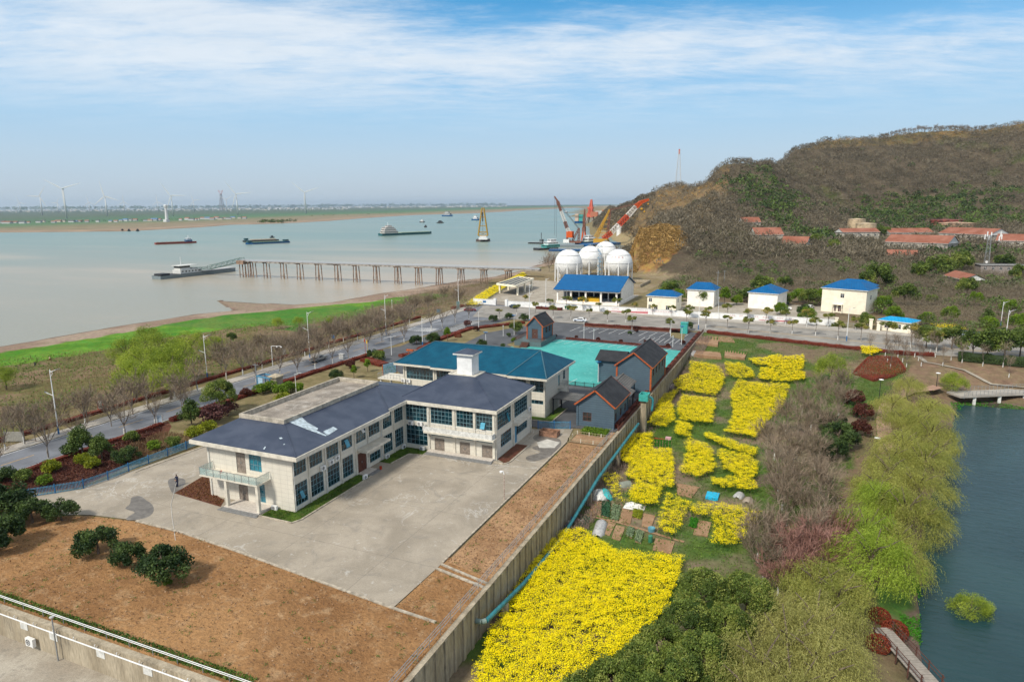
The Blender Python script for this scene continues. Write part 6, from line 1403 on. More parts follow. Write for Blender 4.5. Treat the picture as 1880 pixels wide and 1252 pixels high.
# =============== road vehicles
tyre=flat('tyre',(.015,.015,.016),.8); rim=flat('wheel_rim',(.4,.4,.42),.35,.7)
def car(label,X,Y,rz,paint,kind='car',z=.05,cat='car',bluestripe=None):
    t=thing('parked_car' if cat=='car' else 'pickup_truck',label,cat,(X,Y,z),rz); Lh=2.3; W_=.9
    prof={'car':[(-2.25,.35),(-2.3,.75),(-1.7,.92),(-1.05,1.42),(.45,1.44),(1.2,.98),(2.15,.85),(2.3,.6),(2.25,.32)],'pickup':[(-2.6,.45),(-2.62,1.0),(-.9,1.02),(-.75,1.62),(.6,1.64),(1.25,1.1),(2.4,1.0),(2.55,.7),(2.5,.42)]}[kind]
    m=MB(); n=len(prof); i=len(m.v)
    def wd(z_): return W_*(1 if z_<1.0 else lerp(1,.78,(z_-1.0)/.5))
    m.v+=[(x,-wd(zz),zz) for x,zz in prof]+[(x,wd(zz),zz) for x,zz in prof]; m.f.append(tuple(range(n))); m.f.append(tuple(range(2*n-1,n-1,-1))); m.m+=[0,0]
    for k in range(n): m.f.append((k,n+k,n+(k+1)%n,(k+1)%n)[::-1]); m.m.append(0)
    if bluestripe: m.box(-2.0,2.0,-W_-.01,W_+.01,.55,.75,1)
    b=m.build('body',[paint,bluestripe or paint],t)
    g=MB(); x0,x1=(-1.45,.95) if kind=='car' else (-.82,1.0)
    for s in (-1,1):
        y=s*(wd(1.2)+.012); q=[(x0+.15,s*(wd(1.02)+.012),1.0),(x1,s*(wd(1.02)+.012),1.0),(x1-.52,s*(wd(1.38)+.012),1.36),(x0+.5 if kind=='car' else x0+.12,s*(wd(1.38)+.012),1.36)]; g.face(q if s<0 else q[::-1])
    zt_=prof[4][1]; a,b_=prof[4],prof[5]; g.face([(lerp(a[0],b_[0],.1),-.66,lerp(a[1],b_[1],.1)+.02),(lerp(a[0],b_[0],.9),-.78,lerp(a[1],b_[1],.9)+.02),(lerp(a[0],b_[0],.9),.78,lerp(a[1],b_[1],.9)+.02),(lerp(a[0],b_[0],.1),.66,lerp(a[1],b_[1],.1)+.02)])
    a,b_=prof[2],prof[3]; g.face([(lerp(a[0],b_[0],.15)-.02,-.75,lerp(a[1],b_[1],.15)+.02),(lerp(a[0],b_[0],.85)-.02,-.68,lerp(a[1],b_[1],.85)+.02),(lerp(a[0],b_[0],.85)-.02,.68,lerp(a[1],b_[1],.85)+.02),(lerp(a[0],b_[0],.15)-.02,.75,lerp(a[1],b_[1],.15)+.02)][::-1]) if kind=='car' else None
    g.build('window_glass',M['glassd'],t)
    if kind=='pickup': q=MB(); q.box(-2.5,-.95,-.75,.75,1.0,1.03); q.build('load_bed',M['dark'],t)
    for x in (-1.45,1.45):
        for s in (-1,1):
            wm=MB(); 
            wm.tube((x,s*.72,.33),(x,s*.93,.33),.34,n=14); wo=wm.build('wheel',tyre,t); r=MB(); r.tube((x,s*.93,.33),(x,s*.945,.33),.2,n=10); r.build('rim',rim,wo)
    for s in (-1,1): q=MB(); q.box(2.2,2.31,s*.6-.2,s*.6+.2,.62,.76); q.build('headlight',M['white'],t); q=MB(); q.box(-2.64 if kind=='pickup' else -2.32,-2.2,s*.65-.15,s*.65+.15,.7,.84); q.build('tail_light',M['red'],t)
    return t
silver=flat('silver_paint',(.34,.33,.31),.3,.3,.05); dgr=flat('dark_green_paint',(.01,.05,.04),.3); drd=flat('dark_red_paint',(.16,.02,.03),.3); nbl=flat('dark_blue_paint',(.02,.04,.06),.3)
car('silver grey pickup truck driving along the riverside road',-113.6,136.8,-math.pi/2+3.14159,silver,'pickup',cat='pickup truck')
car('dark red car parked on the riverside road near the junction',-114.6,224.7,math.pi*.12,drd); car('dark blue car at the junction by the compound gate',-102.5,237.4,math.pi*.75,nbl)
car('white patrol car with blue stripe on the cross road',-69.2,216.8,math.pi,M['white'],bluestripe=M['bluepost']); car('dark green car parked beside the plain cream house',-8.1,282.4,0,dgr); car('white car parked beside the plain cream house',-6.9,268.8,0,M['white']); car('dark car parked far back on the lane behind the houses',-4.5,312,.3,nbl)
car('white car parked beside the large two storey cream house',1.5,274,1.2,M['white'])
# =============== street lamps
def lamp(x,yb,yt,label,group='tall white street lamps along the roads',two=True,z=0.03,rz=YAW):
    X,Y=G(x,yb,z); d=depth(X,Y); h=min(12,max(7,Zat(x,yt,d)-z)); t=thing('street_lamp',label,'street lamp',(X,Y,z),rz,group)
    m=MB(); m.tube((0,0,1.5),(0,0,h),.11,.06,8); m.tube((0,0,h),(.05,0,h+.4),.06,.05,6); m.build('pole',M['white'],t)
    m=MB(); m.tube((0,0,0),(0,0,1.5),.15,.13,8); m.build('base_sleeve',M['bluepost'],t)
    m=MB(); m.path([(0,0,h-.9),(.35,0,h-.5),(.4,0,h-.1),(.1,0,h+.1)],.035,6); m.path([(0,0,h-.1),(1.1,0,h+.3)],.05,6); a=m.build('arm',M['white'],t); m=MB(); m.hull([[(1.0,-.14,h+.27),(1.0,0,h+.2),(1.0,.14,h+.27),(1.0,0,h+.36)],[(1.8,-.12,h+.5),(1.8,0,h+.45),(1.8,.12,h+.5),(1.8,0,h+.58)]]); m.build('lamp_head',M['lgrey'],a)
    if two: m=MB(); m.path([(0,0,h*.62),(-.9,0,h*.66)],.045,6); a=m.build('arm',M['white'],t); m=MB(); m.hull([[(-.8,-.12,h*.65),(-.8,0,h*.64),(-.8,.12,h*.65),(-.8,0,h*.67)],[(-1.4,-.1,h*.68),(-1.4,0,h*.67),(-1.4,.1,h*.68),(-1.4,0,h*.695)]]); m.build('lamp_head',M['lgrey'],a)
LB='tall white twin arm street lamp on the river pavement, '
for i,(x,yb,yt) in enumerate(((108,797,682),(381,696,618),(569,657,575),(709,614,544),(842,567,514))): lamp(x,yb,yt,LB+ORD[i]+' from the left')
for x,yb,yt,l in ((776,637,586,'white street lamp with thin pole beside the zebra crossing'),(972,594,540,'tall street lamp between the kiosk and the cross road'),(1282,605,550,'tall white street lamp at the top end of the boundary wall'),(1554,626,568,'white street lamp with blue foot opposite the large cream house'),(1844,637,572,'white curved street lamp at the far right edge, nearer one'),(1837,598,556,'pale street lamp at the far right edge, farther one'),(1002,568,513,'white lamp pole behind the white wall left of the blue roofed hall'),(972,572,524,'thin lamp pole behind the white wall near the canopy')): lamp(x,yb,yt,l,two=False)
def slamp(x,yb,yt,label,rz=YAW,head='arm',mat=None,zz=None):
    X,Y=G(x,yb,.04) if zz is None else gt(x,yb); z=.04 if zz is None else tz(X,Y); h=Zat(x,yt,depth(X,Y))-z; t=thing('lamp_post',label,'lamp post',(X,Y,z),rz); mat=mat or M['white']
    m=MB(); m.tube((0,0,0),(0,0,h),.08,.05,7); m.build('pole',mat,t); m=MB()
    if head=='arm': m.path([(0,0,h-.2),(.9,0,h+.15)],.04,6); m.box(.6,1.4,-.12,.12,h+.1,h+.2)
    elif head=='disc': m.lathe([(0,.18),(.45,.05),(.5,0),(0,-.05)],(.1,0,h),14)
    elif head=='solar': m.box(-.6,.6,-.4,.4,h,h+.06); m.box(-.25,.25,-.15,.15,h-.35,h-.2)
    elif head=='box': m.box(-.16,.16,-.16,.16,h-.5,h+.1)
    m.build('lamp_head',{'solar':M['bluepost'],'disc':M['white']}.get(head,M['lgrey']),t)
for x,yb,yt,l,hd in ((719,652,618,'small white lamp post with arm left of the teal roof','arm'),(879,608,573,'white lamp post with arm on the grassy traffic island','arm'),(892,635,610,'lamp post with blue panel beside the teal roof','solar'),(924,617,598,'short white post light on the asphalt lot','box'),(944,615,579,'lamp post beside the round tree near the kiosk','solar'),
  (1072,622,589,'white lamp post at the hedge above the turquoise lot','arm'),(1090,624,605,'short white post light above the turquoise lot','box'),(1098,702,664,'lamp post with solar panel standing in the turquoise lot','solar'),(1231,618,588,'lamp post with arm near the striped parking corner','arm'),(1251,633,599,'lamp post with blue panel near the boundary wall','solar'),(1235,637,617,'short white post light at the striped bay','box'),(1318,586,546,'plain grey pole in front of the tall narrow house','box'),(544,721,686,'white lamp post in the garden behind the flat roof','arm'),(720,569,551,'small grey post on the river bank','box')): slamp(x,yb,yt,l,head=hd)
for x,yb,yt,l in ((1614,731,697,'black park lamp with white disc on the lawn below the red hedge'),(1718,718,685,'black park lamp with white disc beside the pink path'),(1606,846,804,'black park lamp with white disc among bare trees'),(1640,628,622,'low park light')): 
    if yb>700: slamp(x,yb,yt,l,head='disc',mat=M['dark'],zz=1)
for x,yb,yt,l in ((1316,550,497,'thin wooden pole right of the tall narrow house, left of two'),(1329,528,496,'thin wooden pole right of the tall narrow house, right of two'),(472,711,667,'grey concrete pole beside the riverside road')):
    X,Y=G(x,yb,0); h=Zat(x,yt,depth(X,Y)); m=MB(); m.tube((X,Y,0),(X,Y,h),.16,.1,7); m.bar((X-.8,Y,h*.93),(X+.8,Y,h*.93),.1); tag(m.build('utility_pole',M['grey']),l,'pole')
X,Y=G(501,674,0); t=thing('camera_gantry','white camera pole with horizontal arm over the riverside road','pole',(X,Y,.1),YAW); m=MB(); m.tube((0,0,0),(0,0,5.2),.1,n=7); m.path([(0,0,5.2),(2.4,0,5.2)],.06,6); m.build('pole',M['white'],t); m=MB(); m.box(2.2,2.6,-.15,.15,4.85,5.1); m.box(1.2,1.5,-.15,.15,4.9,5.1); m.build('camera',M['white'],t)
X,Y=G(926,917,0); t=thing('lamp_post','short rusty white lamp post with drooping head at the courtyard edge','lamp post',(X,Y,0),YAW); m=MB(); m.tube((0,0,0),(0,0,3.6),.07,.05,7); m.build('pole',flat('rust_white',(.5,.38,.32),.8,var=.4,scale=6),t); m=MB(); m.path([(0,0,3.6),(-.1,0,4.0),(-.35,0,4.1)],.06,6); m.lathe([(0,.15),(.22,.05),(.2,-.12),(0,-.18)],(-.4,0,4.0),10); m.build('lamp_head',M['white'],t)
# signs, gate shelter, pillar
def board(label,x,yb,w_,z0,z1,mat,post,rz=YAW,name='sign_board',frame=None):
    X,Y=G(x,yb,0.03); t=thing(name,label,'sign',(X,Y,.03),rz); m=MB(); m.box(-w_/2,w_/2,-.05,.05,z0,z1); m.build('panel',mat,t)
    for s in (-1,1): q=MB(); q.box(s*w_/2-.06,s*w_/2+.06,-.08,.08,0,z1+.1); q.build('post',post,t)
    if frame: frame(t)
def mapf(t):
    m=MB(); rr=random.Random(3)
    for k in range(7): x=-1.6+k*.5; z=1.0+rr.random()*1.1; m.lathe([(0,0),(.12+.2*rr.random(),0)],n=8); 
    m.v=[]; m.f=[]; m.m=[]
    for k in range(12): x=-1.7+k*.3; z=.9+rr.random()*1.4; m.box(x,x+.3,-.07,-.055,z,z+.3)
    m.build('map_drawing',flat('map_green',(.25,.50,.42),.6),t)
board('large pale blue map board with orange posts beside the teal roofed block',716,690,4.2,.5,3.0,flat('pale_blue_board',(.38,.60,.72),.5),M['orange'],YAW+.9,'map_board',mapf)
board('white notice on red legs beside the river side hedge',186,757,1.0,.8,2.3,M['lgrey'],M['red']); board('blue and white notice by the road edge',294,779,1.0,.4,1.7,flat('notice_blue',(.35,.45,.55),.5),M['lgrey']); board('small grey notice by the river side hedge',522,655,.9,.6,2.2,M['lgrey'],M['grey']); board('small blue road sign near the river side hedge',612,627,.9,.9,1.9,M['bluepost'],M['grey']);board('grey empty sign frame lying by the river side hedge',28,812,3.2,.2,1.9,flat('faded_board',(.28,.27,.24),.8),M['grey']);board('blue sign on the hedge near the junction',805,576,1.3,.4,1.6,flat('cyan_sign',(.05,.25,.38),.5),M['grey']);board('narrow grey green kiosk board near the last river side lamp',841,569,1.2,.3,3.2,flat('green_board',(.12,.2,.2),.5),M['grey'])
X,Y=G(508,713,0); t=thing('stone_pillar','square beige stone gate pillar behind the flat roof','pillar',(X,Y,0)); m=MB(); m.box(-1,1,-1,1,0,2.6); m.build('shaft',flat('stone_beige',(.30,.26,.21),.8,var=.2,scale=2),t); m=MB(); m.box(-1.25,1.25,-1.25,1.25,2.6,2.85); b_=[(-1.25,-1.25,2.86),(1.25,-1.25,2.86),(1.25,1.25,2.86),(-1.25,1.25,2.86)]
for k in range(4): m.face([b_[k],b_[(k+1)%4],(0,0,3.4)])
m.build('cap',M['concw'],t)
X,Y=G(492,712,0); t=thing('bus_shelter','small bright blue steel gate shelter beside the stone pillar','shelter',(X,Y,0),-.2); m=MB()
for a,b in ((-2.2,-1),(2.2,-1),(2.2,1),(-2.2,1)): m.box(a-.08,a+.08,b-.08,b+.08,0,2.6)
ring(m,-2.3,2.3,-1.1,1.1,.14,2.5,2.75); m.build('frame',M['bluefence'],t); m=MB(); m.box(-2.2,-.4,-.95,-.9,0,2.3); m.build('panel',flat('pale_blue_panel',(.35,.5,.62),.5),t)
for i,(x,y,c_) in enumerate(((1000,622,0),)): pass
for i,x in enumerate((671,675)):
    X,Y=G(x,650+i*3,0); m=MB(); m.tube((X,Y,0),(X,Y,4.4),.05,n=6); m.face([(X,Y,4.4),(X+.1,Y,4.3),(X+.1,Y,3.2),(X-.35,Y,3.4)]); m.face([(X-.35,Y+.01,3.4),(X+.1,Y+.01,3.2),(X+.1,Y+.01,4.3),(X,Y+.01,4.4)]); tag(m.build('banner_pole',[M['red'],M['yellow']][i]),['small red banner pole by the roadside hedge','small yellow banner pole by the roadside hedge'][i],'banner')
# fitness frames, bins
X,Y=G(750,655,0); m=MB()
for a in (0,2.5,5): m.bar((X+a,Y,0),(X+a,Y,2),.12); 
m.bar((X,Y,2),(X+5,Y,2),.12); m.box(X-.5,X+1.5,Y-.3,Y+.3,1.6,2.0); tag(m.build('exercise_frame',M['orange']),'orange and yellow exercise frame left of the teal roof','exercise frame')
for i,x in enumerate((1043,1056)):
    X,Y=G(x,568.5,0.03); t=thing('rubbish_bin',('green wheeled bin by the white wall, left of two','green wheeled bin by the white wall, right of two')[i],'bin',(X,Y,.05)); m=MB(); m.hull([[(-1,-.5,.2),(1,-.5,.2),(1,.5,.2),(-1,.5,.2),(-1,-.5,.2)],[(-1.2,-.6,1.2),(1.2,-.6,1.2),(1.2,.6,1.2),(-1.2,.6,1.2),(-1.2,-.6,1.2)]]); m.build('body',flat('bin_green',(.01,.12,.05),.5),t); m=MB(); m.box(-1.25,1.25,-.65,.65,1.2,1.35); m.build('lid',flat('bin_green_lid',(.01,.09,.04),.5),t)
X,Y=G(1257,610,0); X,Y=G(1256,612,0); m=MB(); m.box(X-1,X+1,Y-.9,Y+.9,0,3.2); m.box(X-1.1,X+1.1,Y-1,Y+1,3.2,3.4); tag(m.build('utility_cabinet',M['tealbright']),'tall turquoise utility cabinet beside the top of the boundary wall','cabinet')
X,Y=G(628,659,0); m=MB(); m.box(X-.7,X+.7,Y-.4,Y+.4,0,1.3); m.box(X-.8,X+.8,Y-.5,Y+.5,1.3,1.4); tag(m.build('utility_cabinet',M['lgrey']),'small grey roadside cabinet beside the red hedge','cabinet')
# pavilion roofs between the cottages
t=thing('covered_walkway','grey corrugated canopy on dark posts joining the near cottage to the office block','canopy',(-38.5,119,0)); m=MB(); m.face([(-42.6,116.2,3.3),(-35.8,116.2,3.1),(-35.8,121.5,3.1),(-42.6,121.5,3.3)]); m.face([(-42.6,121.5,3.2),(-35.8,121.5,3.0),(-35.8,116.2,3.0),(-42.6,116.2,3.2)]); part(m,'roof',M['greyroof'],t)
for x,y in ((-42.3,116.5),(-36.8,116.5),(-42.3,121.2),(-36.8,121.2)): m=MB(); m.box(x-.12,x+.12,y-.12,y+.12,0,3.1); part(m,'post',M['dark'],t)
t=thing('pavilion','open pavilion with pale grey tiled gable roof between the two cottages','pavilion',(-33.5,129,0))
for (x0,x1,y0,y1,z0,z1) in ((-35.6,-29.4,123.4,128.2,3.0,4.2),(-36.2,-30.6,128.6,134.2,3.3,4.7)):
    m=MB(); ym=(y0+y1)/2
    xm=(x0+x1)/2; m.face([(x1,y0,z0),(x1,y1,z0),(xm,y1,z1),(xm,y0,z1)]); m.face([(x0,y1,z0),(x0,y0,z0),(xm,y0,z1),(xm,y1,z1)]); m.face([(x1,y1,z0-.05),(x1,y0,z0-.05),(xm,y0,z1-.05),(xm,y1,z1-.05)]); m.face([(x0,y0,z0-.05),(x0,y1,z0-.05),(xm,y1,z1-.05),(xm,y0,z1-.05)]); m.bar((xm,y0,z1),(xm,y1,z1),.3,.15); part(m,'roof',M['greyroof'],t)
    for x in (x0+.4,x1-.4):
        for y in (y0+.4,y1-.4): q=MB(); q.box(x-.1,x+.1,y-.1,y+.1,0,z0); part(q,'post',M['dark'],t)
# side wing roof of the far cottage and the kiosk's raised deck
t=thing('side_wing','dark roofed side wing attached to the left of the tall cottage','building',(-38.6,146,0)); m=MB(); m.box(-41.4,-35.75,143,150.5,0,5.0); part(m,'wall',M['clap'],t); m=MB(); m.face([(-42,142.4,5.0),(-35.5,142.4,5.0),(-35.5,146.7,6.6),(-42,146.7,6.6)]); m.face([(-35.5,151,5.0),(-42,151,5.0),(-42,146.7,6.6),(-35.5,146.7,6.6)]); m.face([(-42,151,5),(-42,142.4,5),(-42,146.7,6.6)]); part(m,'roof',M['blackroof'],t)
t=thing('kiosk_deck','grey raised deck with dark railing and steps under the kiosk','deck',(-71,180,0)); m=MB(); m.box(-74.5,-66.5,173,185.5,0,1.38); part(m,'base',flat('deck_side',(.10,.14,.15),.7),t); m=MB()
for p,q in (((-74.4,173.1),(-72.2,173.1)),((-70,173.1),(-66.6,173.1)),((-74.4,173.1),(-74.4,185)),((-66.6,173.1),(-66.6,176.3))):
    m.bar((*p,2.4),(*q,2.4),.08); n=int(math.dist(p,q)/.35)
    for k in range(n+1): x,y=lerp(p[0],q[0],k/n),lerp(p[1],q[1],k/n); m.bar((x,y,1.4),(x,y,2.4),.05)
part(m,'railing',M['bwood'],t); m=MB()
for k in range(6): m.box(-72.2,-70,173-.35*(k+1),173-.35*k,0,1.2-.2*k)
part(m,'steps',M['bwood'],t)
# park bridge
b0=G(1758,722,-3.2); b1=G(1900,716,-3.2); BD=Vector((b1[0]-b0[0],b1[1]-b0[1],0)); bn=Vector((-BD.y,BD.x,0)).normalized()
t=thing('footbridge','low pale stone footbridge with wire railing at the end of the pond','bridge',(*b0,-5.3)); m=MB(); a=Vector((*b0,-3.5));b=Vector((*b1,-3.4)); m.bar(a-BD*.05,b+BD*2,4.2,.4); part(m,'deck',M['paver'],t)
for k in range(7): q=a+BD*(.12+k*.3); m=MB(); 
for k in range(7):
    for s in (-1.6,1.6): m=MB(); q=a+BD*(.15+k*.32)+bn*s; m.box(q.x-.3,q.x+.3,q.y-.3,q.y+.3,-6.5,-3.7); part(m,'pier',M['offwhite'],t)
for s in (-2,2):
    m=MB(); 
    for z in (.35,.7,1.0): m.bar(a+bn*s+Vector((0,0,z+.2)),b+BD*2+bn*s+Vector((0,0,z+.2)),.05)
    n=60
    for k in range(n): q=a+BD*(3*k/n)+bn*s; m.bar(q+Vector((0,0,.2)),q+Vector((0,0,1.25)),.06)
    part(m,'railing',M['grey'],t)
# boardwalk at the pond's near corner
w0=Vector((*gt(1618,1165),0)); w1=Vector((*gt(1700,1275),0)); d=(w1-w0).normalized(); nn=Vector((-d.y,d.x,0)); zz=max(tz(*w0[:2]),-4.3)+.45
t=thing('boardwalk','weathered grey plank boardwalk with dark posts at the pond edge','walkway',(w0.x,w0.y,zz)); 
for k in range(26): m=MB(); q=w0+d*(k*.34); m.bar(Vector((q.x,q.y,zz))-nn*.9,Vector((q.x,q.y,zz))+nn*.9,.3,.08); part(m,'plank',flat('grey_plank',(.30,.27,.24),.85) if k==0 else bpy.data.materials['grey_plank'],t)
for k in range(5):
    for s in (-.95,.95): m=MB(); q=w0+d*(k*2+.3)+nn*s; m.box(q.x-.06,q.x+.06,q.y-.06,q.y+.06,zz-.8,zz+1.0); part(m,'post',M['bwood'],t)
for s in (-.95,.95):
    for z in (.5,.9): m=MB(); a_=w0+nn*s; m.bar((a_.x,a_.y,zz+z),tuple(w0+d*8.6+nn*s+Vector((0,0,zz+z))),.06); part(m,'rail',M['bwood'],t)
# =============== the man hosing the yard, and the two people on the shore
def person(label,X,Y,z,rz,top,legs,pose='stand',hat=None,h=1.72):
    t=thing('person',label,'person',(X,Y,z),rz); k=h/1.72
    if pose=='stand': J=[(0,0,.95),(0,.0,1.18),(0,.01,1.40),(0,.02,1.50),(0,.03,1.60),(.09,0,.90),(.10,.03,.50),(.10,-.02,.08),(.11,.12,.04),(-.09,0,.90),(-.11,.10,.50),(-.12,.16,.08),(-.12,.30,.04),(.19,0,1.41),(.25,.06,1.14),(.12,.27,1.04),(-.19,0,1.41),(-.24,.10,1.14),(-.08,.30,1.02)]
    else: J=[(0,-.1,.62),(0,.05,.80),(0,.24,.90),(0,.32,.93),(0,.40,.94),(.1,-.1,.60),(.14,.15,.38),(.13,-.02,.07),(.13,.12,.04),(-.1,-.1,.60),(-.14,.15,.38),(-.13,-.02,.07),(-.13,.12,.04),(.18,.24,.90),(.2,.34,.62),(.12,.46,.40),(-.18,.24,.90),(-.2,.34,.62),(-.1,.48,.42)]
    E_=[(0,1),(1,2),(2,3),(3,4),(0,5),(5,6),(6,7),(7,8),(0,9),(9,10),(10,11),(11,12),(2,13),(13,14),(14,15),(2,16),(16,17),(17,18)]
    Rr=[.13,.125,.15,.06,.085,.10,.075,.05,.045,.10,.075,.05,.045,.07,.05,.035,.07,.05,.035]
    me=bpy.data.meshes.new('body'); me.from_pydata([(a*k,b*k,c*k) for a,b,c in J],E_,[]); o=link('body',me,t); 
    sm_=o.modifiers.new('skin','SKIN'); o.data.skin_vertices[0].data[0].use_root=True
    for i,r in enumerate(Rr): o.data.skin_vertices[0].data[i].radius=(r*k,r*k*.8)
    o.modifiers.new('sub','SUBSURF').levels=1; o.modifiers['sub'].render_levels=1
    me.materials.append(top); me.materials.append(legs)
    m=MB(); hp=J[4]; n=6; m.lathe([(max(.01,.095*math.sin(math.pi*i/n)),-.12*math.cos(math.pi*i/n)) for i in range(n+1)],(hp[0],hp[1],hp[2]+.03),10); m.box(hp[0]-.015,hp[0]+.015,hp[1]+.08,hp[1]+.115,hp[2]+.0,hp[2]+.04); m.build('head',M['skin'],t,True)
    m=MB(); m.lathe([(.1,.03),(.105,.07),(.08,.13),(.01,.16)],(hp[0],hp[1]-.01,hp[2]+.02),10)
    if hat: m.lathe([(.02,.15),(.22,.06),(.23,.05),(.1,.07)],(hp[0],hp[1],hp[2]+.03),12)
    m.build('hair' if not hat else 'hat',hat or M['black'],t)
    for si,(i0,i1) in enumerate(((14,15),(17,18))):
        a=Vector(J[i1]); dd=(Vector(J[i1])-Vector(J[i0])).normalized(); m=MB(); m.bar(a,a+dd*.09,.08,.035)
        s=Vector((1,0,0)) if abs(dd.x)<.7 else Vector((0,0,1))
        for f in range(4): b=a+dd*.09+s*(-.03+.02*f); c=b+dd*.045+Vector((0,0,-.02)); m.bar(b,c,.018); m.bar(c,c+Vector((0,-.01,-.03)),.016)
        m.bar(a+dd*.02+s*.04,a+dd*.06+s*.075,.022); m.build('hand',M['skin'],t)
    # trousers as a separate garment over the legs
    m=MB()
    for a,b,c in ((5,6,7),(9,10,11)):
        m.tube(J[a],J[b],.125*k,.095*k,8); m.tube(J[b],J[c],.095*k,.075*k,8)
    m.tube((J[0][0],J[0][1],J[0][2]-.02),(J[0][0],J[0][1],J[0][2]+.12),.16,.14,10); m.build('trousers',legs,t)
    m=MB()
    for i in (8,12): q=J[i]; m.box(q[0]-.05,q[0]+.05,q[1]-.15,q[1]+.08,0,.09)
    m.build('shoes',M['black'],t)
    return t
X,Y=G(326,892,.03); person('person in dark navy work clothes hosing down the concrete yard',X,Y,.035,math.radians(200),M['navy'],M['navy'])
H0=[(326,880,1.0),(322,893,.06),(318,910,.05),(314,925,.05),(316,950,.05),(320,975,.05),(322,992,.05)]
m=MB(); m.path([(*G(x,y,z),z) for x,y,z in H0],.035,6); tag(m.build('hose',flat('pale_hose',(.5,.48,.45),.6)),'long pale hose trailing across the concrete yard from the person','hose')
for x,y,l,c_ in ((65,672,'person in black top crouching on the dry river bank, nearer one',M['black']),(92,662,'person in pale top on the dry river bank, farther one',flat('pale_shirt',(.55,.4,.3),.8))):
    X,Y=gt(x,y); person(l,X,Y,tz(X,Y),1.2,c_,flat('brown_trousers',(.25,.08,.04),.8) if c_!=M['black'] else bpy.data.materials['navy_cloth'],'bend')
# =============== garden clutter in the vegetable plots
def gpt(x,y): X,Y=gt(x,y); return X,Y,tz(X,Y)
def tunnel(x0,y0,x1,y1,r,label,mat):
    a=Vector(gpt(x0,y0)); b=Vector(gpt(x1,y1)); d=(b-a).normalized(); s=Vector((-d.y,d.x,0)).normalized(); m=MB(); n=9; K_=7
    for i in range(K_+1):
        c=a.lerp(b,i/K_); rr_=r*(1 if 0<i<K_ else .45)
        for j in range(n): t=math.pi*j/(n-1); m.v.append(tuple(c+s*math.cos(t)*rr_+Vector((0,0,math.sin(t)*rr_*.9-.05))))
    for i in range(K_):
        for j in range(n-1): m.f.append((i*n+j,(i+1)*n+j,(i+1)*n+j+1,i*n+j+1)); m.m.append(0)
    o=m.build('garden_tunnel',mat,None,True); tag(o,label,'garden tunnel')
tunnel(1097,986,1106,958,.85,'long grey plastic covered garden tunnel beside the big rapeseed field',M['plastic'])
tunnel(1102,922,1099,905,1.1,'short white plastic tunnel near the teal pipe',M['offwhite']); tunnel(1115,920,1107,903,1.0,'bright turquoise plastic sheeted tunnel near the teal pipe',flat('turquoise_film',(.05,.40,.42),.4)); tunnel(1353,915,1360,908,.75,'small grey covered heap right of the blue sheet',M['plastic']);tunnel(1371,924,1376,918,.75,'rightmost small brownish covered heap',flat('brown_film',(.3,.25,.2),.6)); tunnel(1136,893,1160,889,.8,'flat grey netted tunnel between rapeseed patches',flat('net_grey',(.22,.24,.20),.6))
tunnel(1228,715,1238,708,.8,'pale pinkish covered heap by the upper rapeseed patch',flat('pinkish_cover',(.45,.38,.38),.6)); tunnel(1270,655,1275,646,.8,'grey cover by the wall near the seedbeds',M['plastic'])
X,Y,z=gpt(1308,912); m=MB(); m.box(X-.9,X+.9,Y-1.1,Y+1.1,z,z+.35); m.box(X-.7,X+.7,Y-1.3,Y-1.1,z,z+.2); tag(m.build('blue_sheet',M['tarp']),'bright blue plastic sheet over a small heap in the plots','sheet')
X,Y,z=gpt(1053,962); m=MB(); 
for k in range(9): rr=random.Random(k); x=X+rr.uniform(-1.3,1.3);y=Y+rr.uniform(-1.5,1.5); m.box(x-.35,x+.35,y-.25,y+.25,z,z+.2+.3*rr.random(),k%3)
tag(m.build('scrap_pile',[M['offwhite'],M['bluepost'],flat('pinkish',(.4,.2,.2),.8)]),'pile of mixed scrap and boards at the corner of the big rapeseed field','scrap pile')
X,Y,z=gpt(1165,931); m=MB(); m.face([(X-1.3,Y-.4,z+.1),(X+.9,Y-.6,z+.1),(X+1.2,Y+.5,z+.3),(X-.6,Y+.7,z+.5)]); m.face([(X-1.3,Y-.4,z+.1),(X-.6,Y+.7,z+.5),(X-1.4,Y+.9,z+.1)]); m.box(X-1.5,X+1.5,Y-.9,Y+.9,z,z+.05); tag(m.build('white_film',M['white']),'crumpled white plastic film on a bed in the plots','film')
X,Y,z=gpt(1228,773+ (808-808)); X,Y,z=gpt(1227,807); m=MB(); m.box(X-.5,X+.5,Y-.3,Y+.3,z,z+.5); m.box(X-2.6,X-.5,Y-.4,Y-.2,z,z+.15,1); tag(m.build('checked_sack',[flat('pink_check',(.6,.35,.38),.8),M['red']]),'pink checked sack by the small green bed','sack')
X,Y,z=gpt(1194,995); m=MB(); m.lathe([(.0,0),(.28,0),(.3,.9),(.25,.95),(0,.95)],(X,Y,z),12); tag(m.build('water_barrel',flat('barrel_green',(.04,.2,.12),.5)),'small green barrel on the path between the plots','barrel')
X,Y,z=gpt(1196,976); m=MB(); m.lathe([(.0,0),(.45,0),(.5,.6),(.4,.6),(0,.3)],(X,Y,z),14); tag(m.build('blue_tub',flat('tub_blue',(.10,.28,.35),.5)),'round blue grey tub on the path between the plots','tub')
